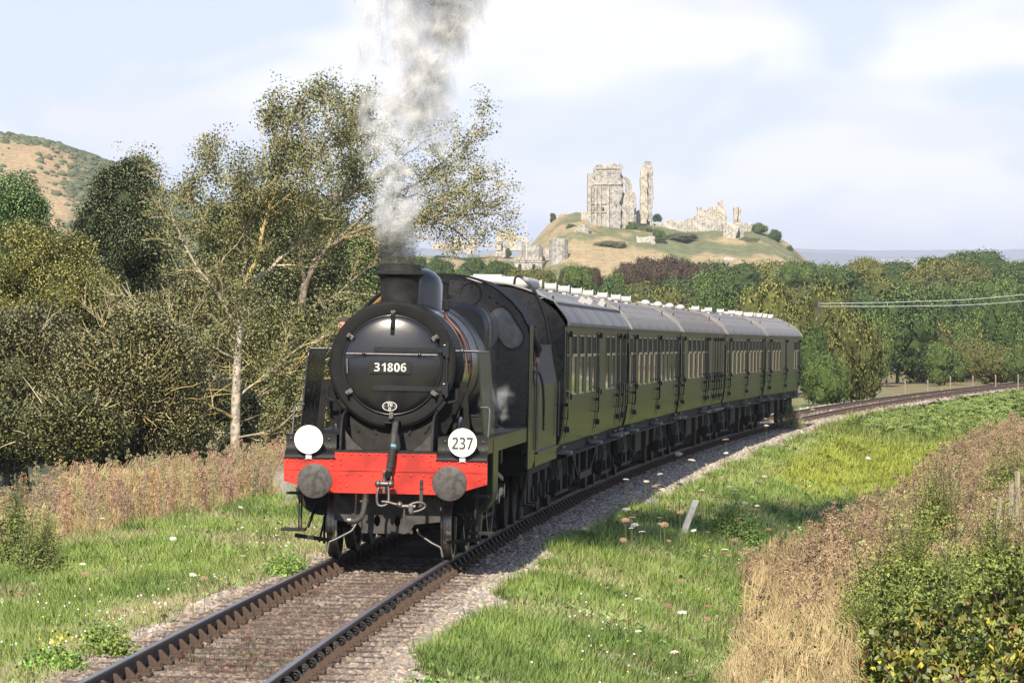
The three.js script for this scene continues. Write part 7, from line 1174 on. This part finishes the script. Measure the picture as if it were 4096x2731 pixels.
// ---------------------------------------------------------------- the crew
function person(name, label, J, look, hands, coat, placeOn, hat) {
  // J: joints in metres; bones as [from, to, r0, r1]; one field, one skin
  const bones = [['pelvis', 'chest', 0.15, 0.17], ['chest', 'neck', 0.13, 0.06], ['neck', 'head', 0.055, 0.06], ['lsh', 'lel', 0.058, 0.048], ['lel', 'lwr', 0.047, 0.033], ['rsh', 'rel', 0.058, 0.048], ['rel', 'rwr', 0.047, 0.033], ['lsh', 'rsh', 0.085, 0.085], ['lhip', 'lkn', 0.09, 0.065], ['lkn', 'lan', 0.062, 0.042], ['rhip', 'rkn', 0.09, 0.065], ['rkn', 'ran', 0.062, 0.042], ['lhip', 'rhip', 0.12, 0.12], ['lan', 'lto', 0.05, 0.04], ['ran', 'rto', 0.05, 0.04]].map(([a, b, r0, r1]) => [V(...J[a]), V(...J[b]), r0, r1]);
  const skin = [0.42, 0.23, 0.16];
  const fieldMesh = (list, c, half, res, k, color) => {
    const mc = new MarchingCubes(res, new THREE.MeshStandardMaterial(), false, false, 400000), ab = V(0, 0, 0), ap = V(0, 0, 0), p = V(0, 0, 0); mc.isolation = 0;
    for (let z = 0; z < res; z++) for (let y = 0; y < res; y++) for (let x = 0; x < res; x++) {
      p.set(c.x + ((x - res / 2) / (res / 2)) * half, c.y + ((y - res / 2) / (res / 2)) * half, c.z + ((z - res / 2) / (res / 2)) * half); let acc = 0;
      for (const [a, b, r0, r1] of list) { ab.subVectors(b, a); ap.subVectors(p, a); const t = clamp(ap.dot(ab) / Math.max(1e-6, ab.lengthSq()), 0, 1), dd = Math.sqrt(Math.max(0, ap.lengthSq() - 2 * t * ap.dot(ab) + t * t * ab.lengthSq())) - lerp(r0, r1, t); acc += Math.exp(-dd / k); }
      mc.field[x + y * res + z * res * res] = k * Math.log(Math.max(1e-30, acc));
    }
    mc.update(); const n = mc.count, pos = new Float32Array(n * 3), nor = new Float32Array(n * 3), col = new Float32Array(n * 3);
    for (let i = 0; i < n * 3; i++) { pos[i] = mc.positionArray[i] * half + c.getComponent(i % 3); nor[i] = mc.normalArray[i]; }
    for (let i = 0; i < n; i++) col.set(color(pos[i * 3], pos[i * 3 + 1], pos[i * 3 + 2]), i * 3);
    const g = new THREE.BufferGeometry(); g.setAttribute('position', new THREE.BufferAttribute(pos, 3)); g.setAttribute('normal', new THREE.BufferAttribute(nor, 3)); g.setAttribute('color', new THREE.BufferAttribute(col, 3)); return g;
  };
  const parts = [fieldMesh(bones, V(...J.pelvis), 1.05, 84, 0.018, (x, y, z) => coat)];
  const H = V(...J.head), f = look.clone().normalize(), r = V(0, 1, 0).cross(f).normalize(), u = f.clone().cross(r), at3 = (a, b, c2) => H.clone().addScaledVector(r, a).addScaledVector(u, b).addScaledVector(f, c2);
  parts.push(fieldMesh([[at3(0, 0.05, -0.01), at3(0, 0.05, -0.01), 0.088, 0.088], [at3(0, -0.03, 0.03), at3(0, -0.075, 0.045), 0.062, 0.042], [at3(0, 0.01, 0.09), at3(0, -0.02, 0.108), 0.012, 0.016], [at3(0.085, 0.0, 0), at3(0.085, -0.03, 0), 0.016, 0.012], [at3(-0.085, 0, 0), at3(-0.085, -0.03, 0), 0.016, 0.012], [at3(-0.035, 0.035, 0.07), at3(0.035, 0.035, 0.07), 0.015, 0.015], [at3(-0.02, -0.06, 0.09), at3(0.02, -0.06, 0.09), 0.009, 0.009], [at3(0, -0.06, -0.02), at3(0, -0.14, -0.03), 0.055, 0.055]], H.clone(), 0.19, 56, 0.01, (x, y, z) => { const q = V(x, y, z).sub(H), b = q.dot(u), a = q.dot(r), c2 = q.dot(f); return (Math.hypot(Math.abs(a) - 0.034, b - 0.012) < 0.010 && c2 > 0.06) ? [0.02, 0.015, 0.012] : (Math.abs(b + 0.062) < 0.006 && Math.abs(a) < 0.022 && c2 > 0.05) ? [0.25, 0.09, 0.075] : skin; }));
  for (const hd of hands) {                                            // wrist, direction of the palm, direction of the back of the hand; fingers curl round what is held
    const w = V(...hd.wrist), a = hd.dir.clone().normalize(), n = hd.back.clone().normalize(), s = a.clone().cross(n).normalize(), o = (x, y, z) => w.clone().addScaledVector(a, x).addScaledVector(s, y).addScaledVector(n, z), hb = [[o(-0.02, 0, 0), o(0.03, 0, 0), 0.028, 0.03]];
    for (let i = 0; i < 4; i++) { const y = -0.033 + i * 0.022, L = [0.036, 0.043, 0.041, 0.032][i]; hb.push([o(0.02, y * 0.7, 0), o(0.085, y, 0.004), 0.014, 0.011], [o(0.085, y, 0.004), o(0.085 + L * 0.75, y, -0.018), 0.0095, 0.009], [o(0.085 + L * 0.75, y, -0.018), o(0.085 + L * 0.5, y, -0.05), 0.0085, 0.008], [o(0.085 + L * 0.5, y, -0.05), o(0.07, y, -0.055), 0.008, 0.0075]); }
    hb.push([o(0.02, -0.02, -0.005), o(0.05, -0.055, -0.02), 0.014, 0.011], [o(0.05, -0.055, -0.02), o(0.08, -0.05, -0.045), 0.0105, 0.009]);
    parts.push(fieldMesh(hb, o(0.05, 0, -0.015), 0.13, 64, 0.004, () => skin));
  }
  const t = thing(name, label, 'person'), m = new THREE.Mesh(mergeGeometries(parts), std([1, 1, 1], { vertexColors: true, roughness: 0.85 })); m.name = 'body'; m.castShadow = m.receiveShadow = true; t.add(m);
  mesh('hair', [new THREE.SphereGeometry(0.098, 20, 12, 0, Math.PI * 2, 0, 1.5).translate(0, 0.045, -0.015).applyQuaternion(new THREE.Quaternion().setFromRotationMatrix(new THREE.Matrix4().makeBasis(r, u, f))).translate(H.x, H.y, H.z)], std([0.05, 0.035, 0.025], { roughness: 0.9 }), t);
  if (hat) mesh('cap', [new THREE.SphereGeometry(0.108, 20, 10, 0, Math.PI * 2, 0, 1.25).scale(1, 0.8, 1.05).translate(0, 0.075, -0.01).applyQuaternion(new THREE.Quaternion().setFromRotationMatrix(new THREE.Matrix4().makeBasis(r, u, f))).translate(H.x, H.y, H.z)], std([0.03, 0.03, 0.035], { roughness: 0.9 }), t);
  t.position.copy(placeOn.position); t.quaternion.copy(placeOn.quaternion); return t;
}
{
  // fireman in the gap behind the cab, one hand on the handrail, the other on the water hose
  const y0 = 1.63;
  person('person', 'person in dark overalls behind the cab, bare hands on rail and hose', {
    pelvis: [0.98, y0 + 0.95, -10.95], chest: [1.0, y0 + 1.25, -10.92], neck: [1.0, y0 + 1.48, -10.9], head: [1.0, y0 + 1.60, -10.88], lsh: [0.84, y0 + 1.40, -11.05], rsh: [1.20, y0 + 1.40, -10.85], lel: [1.0, y0 + 1.12, -11.1], lwr: [1.27, y0 + 0.88, -10.84], rel: [1.34, y0 + 1.16, -10.86], rwr: [1.335, y0 + 1.02, -10.72],
    lhip: [0.9, y0 + 0.9, -11.0], rhip: [1.08, y0 + 0.9, -10.9], lkn: [0.9, y0 + 0.48, -10.98], rkn: [1.06, y0 + 0.48, -10.88], lan: [0.9, y0 + 0.07, -11.02], ran: [1.06, y0 + 0.07, -10.92], lto: [0.93, y0 + 0.04, -10.88], rto: [1.09, y0 + 0.04, -10.78],
  }, V(0.3, -0.1, 1), [{ wrist: [1.335, y0 + 1.02, -10.72], dir: V(0.0, -0.7, 0.5), back: V(0.8, 0.3, 0.6) }, { wrist: [1.27, y0 + 0.88, -10.84], dir: V(0.4, -0.6, 0.5), back: V(0.8, 0.3, 0.5) }], [0.025, 0.014, 0.022], loco, true);
  const hs = mesh('water_hose', [tube([[1.33, 2.46, -10.76], [1.38, 2.40, -10.74], [1.42, 2.25, -10.76], [1.44, 2.0, -10.8], [1.44, 1.75, -10.85]], 0.02, 40, 10), cylY(0.026, 0.06, 1.44, 1.95, -10.81, 10), rod(V(1.44, 1.75, -10.85), V(1.44, 1.55, -10.87), 0.014, 8, 0.02)], M.rubber, scene);
  tag(hs, 'black water hose dangling from the hand behind the cab', 'hose'); hs.position.copy(loco.position); hs.quaternion.copy(loco.quaternion);
  // driver looking out on the far side
  person('person', 'person leaning out of the cab to look along the boiler beside the trees', {
    pelvis: [-1.0, y0 + 0.92, -9.9], chest: [-1.18, y0 + 1.18, -9.85], neck: [-1.42, y0 + 1.36, -9.78], head: [-1.535, y0 + 1.46, -9.74], lsh: [-1.2, y0 + 1.33, -10.02], rsh: [-1.32, y0 + 1.28, -9.66], lel: [-1.36, y0 + 1.0, -9.95], lwr: [-1.40, y0 + 0.86, -9.75], rel: [-1.30, y0 + 0.98, -9.58], rwr: [-1.22, y0 + 0.75, -9.5],
    lhip: [-0.98, y0 + 0.9, -10.0], rhip: [-0.98, y0 + 0.9, -9.82], lkn: [-0.95, y0 + 0.48, -10.0], rkn: [-0.92, y0 + 0.48, -9.8], lan: [-0.95, y0 + 0.07, -10.05], ran: [-0.9, y0 + 0.07, -9.85], lto: [-1.05, y0 + 0.04, -9.98], rto: [-1.0, y0 + 0.04, -9.74],
  }, V(-0.05, -0.1, 1), [{ wrist: [-1.40, y0 + 0.86, -9.75], dir: V(0, -0.3, 1), back: V(-0.3, 1, 0.2) }, { wrist: [-1.22, y0 + 0.75, -9.5], dir: V(0, -0.5, 1), back: V(-0.4, 1, 0.3) }], [0.03, 0.035, 0.06], loco, false);
}
camera.far = 30000; camera.updateProjectionMatrix(); camera.updateMatrixWorld(true);
renderer.render(scene, camera);
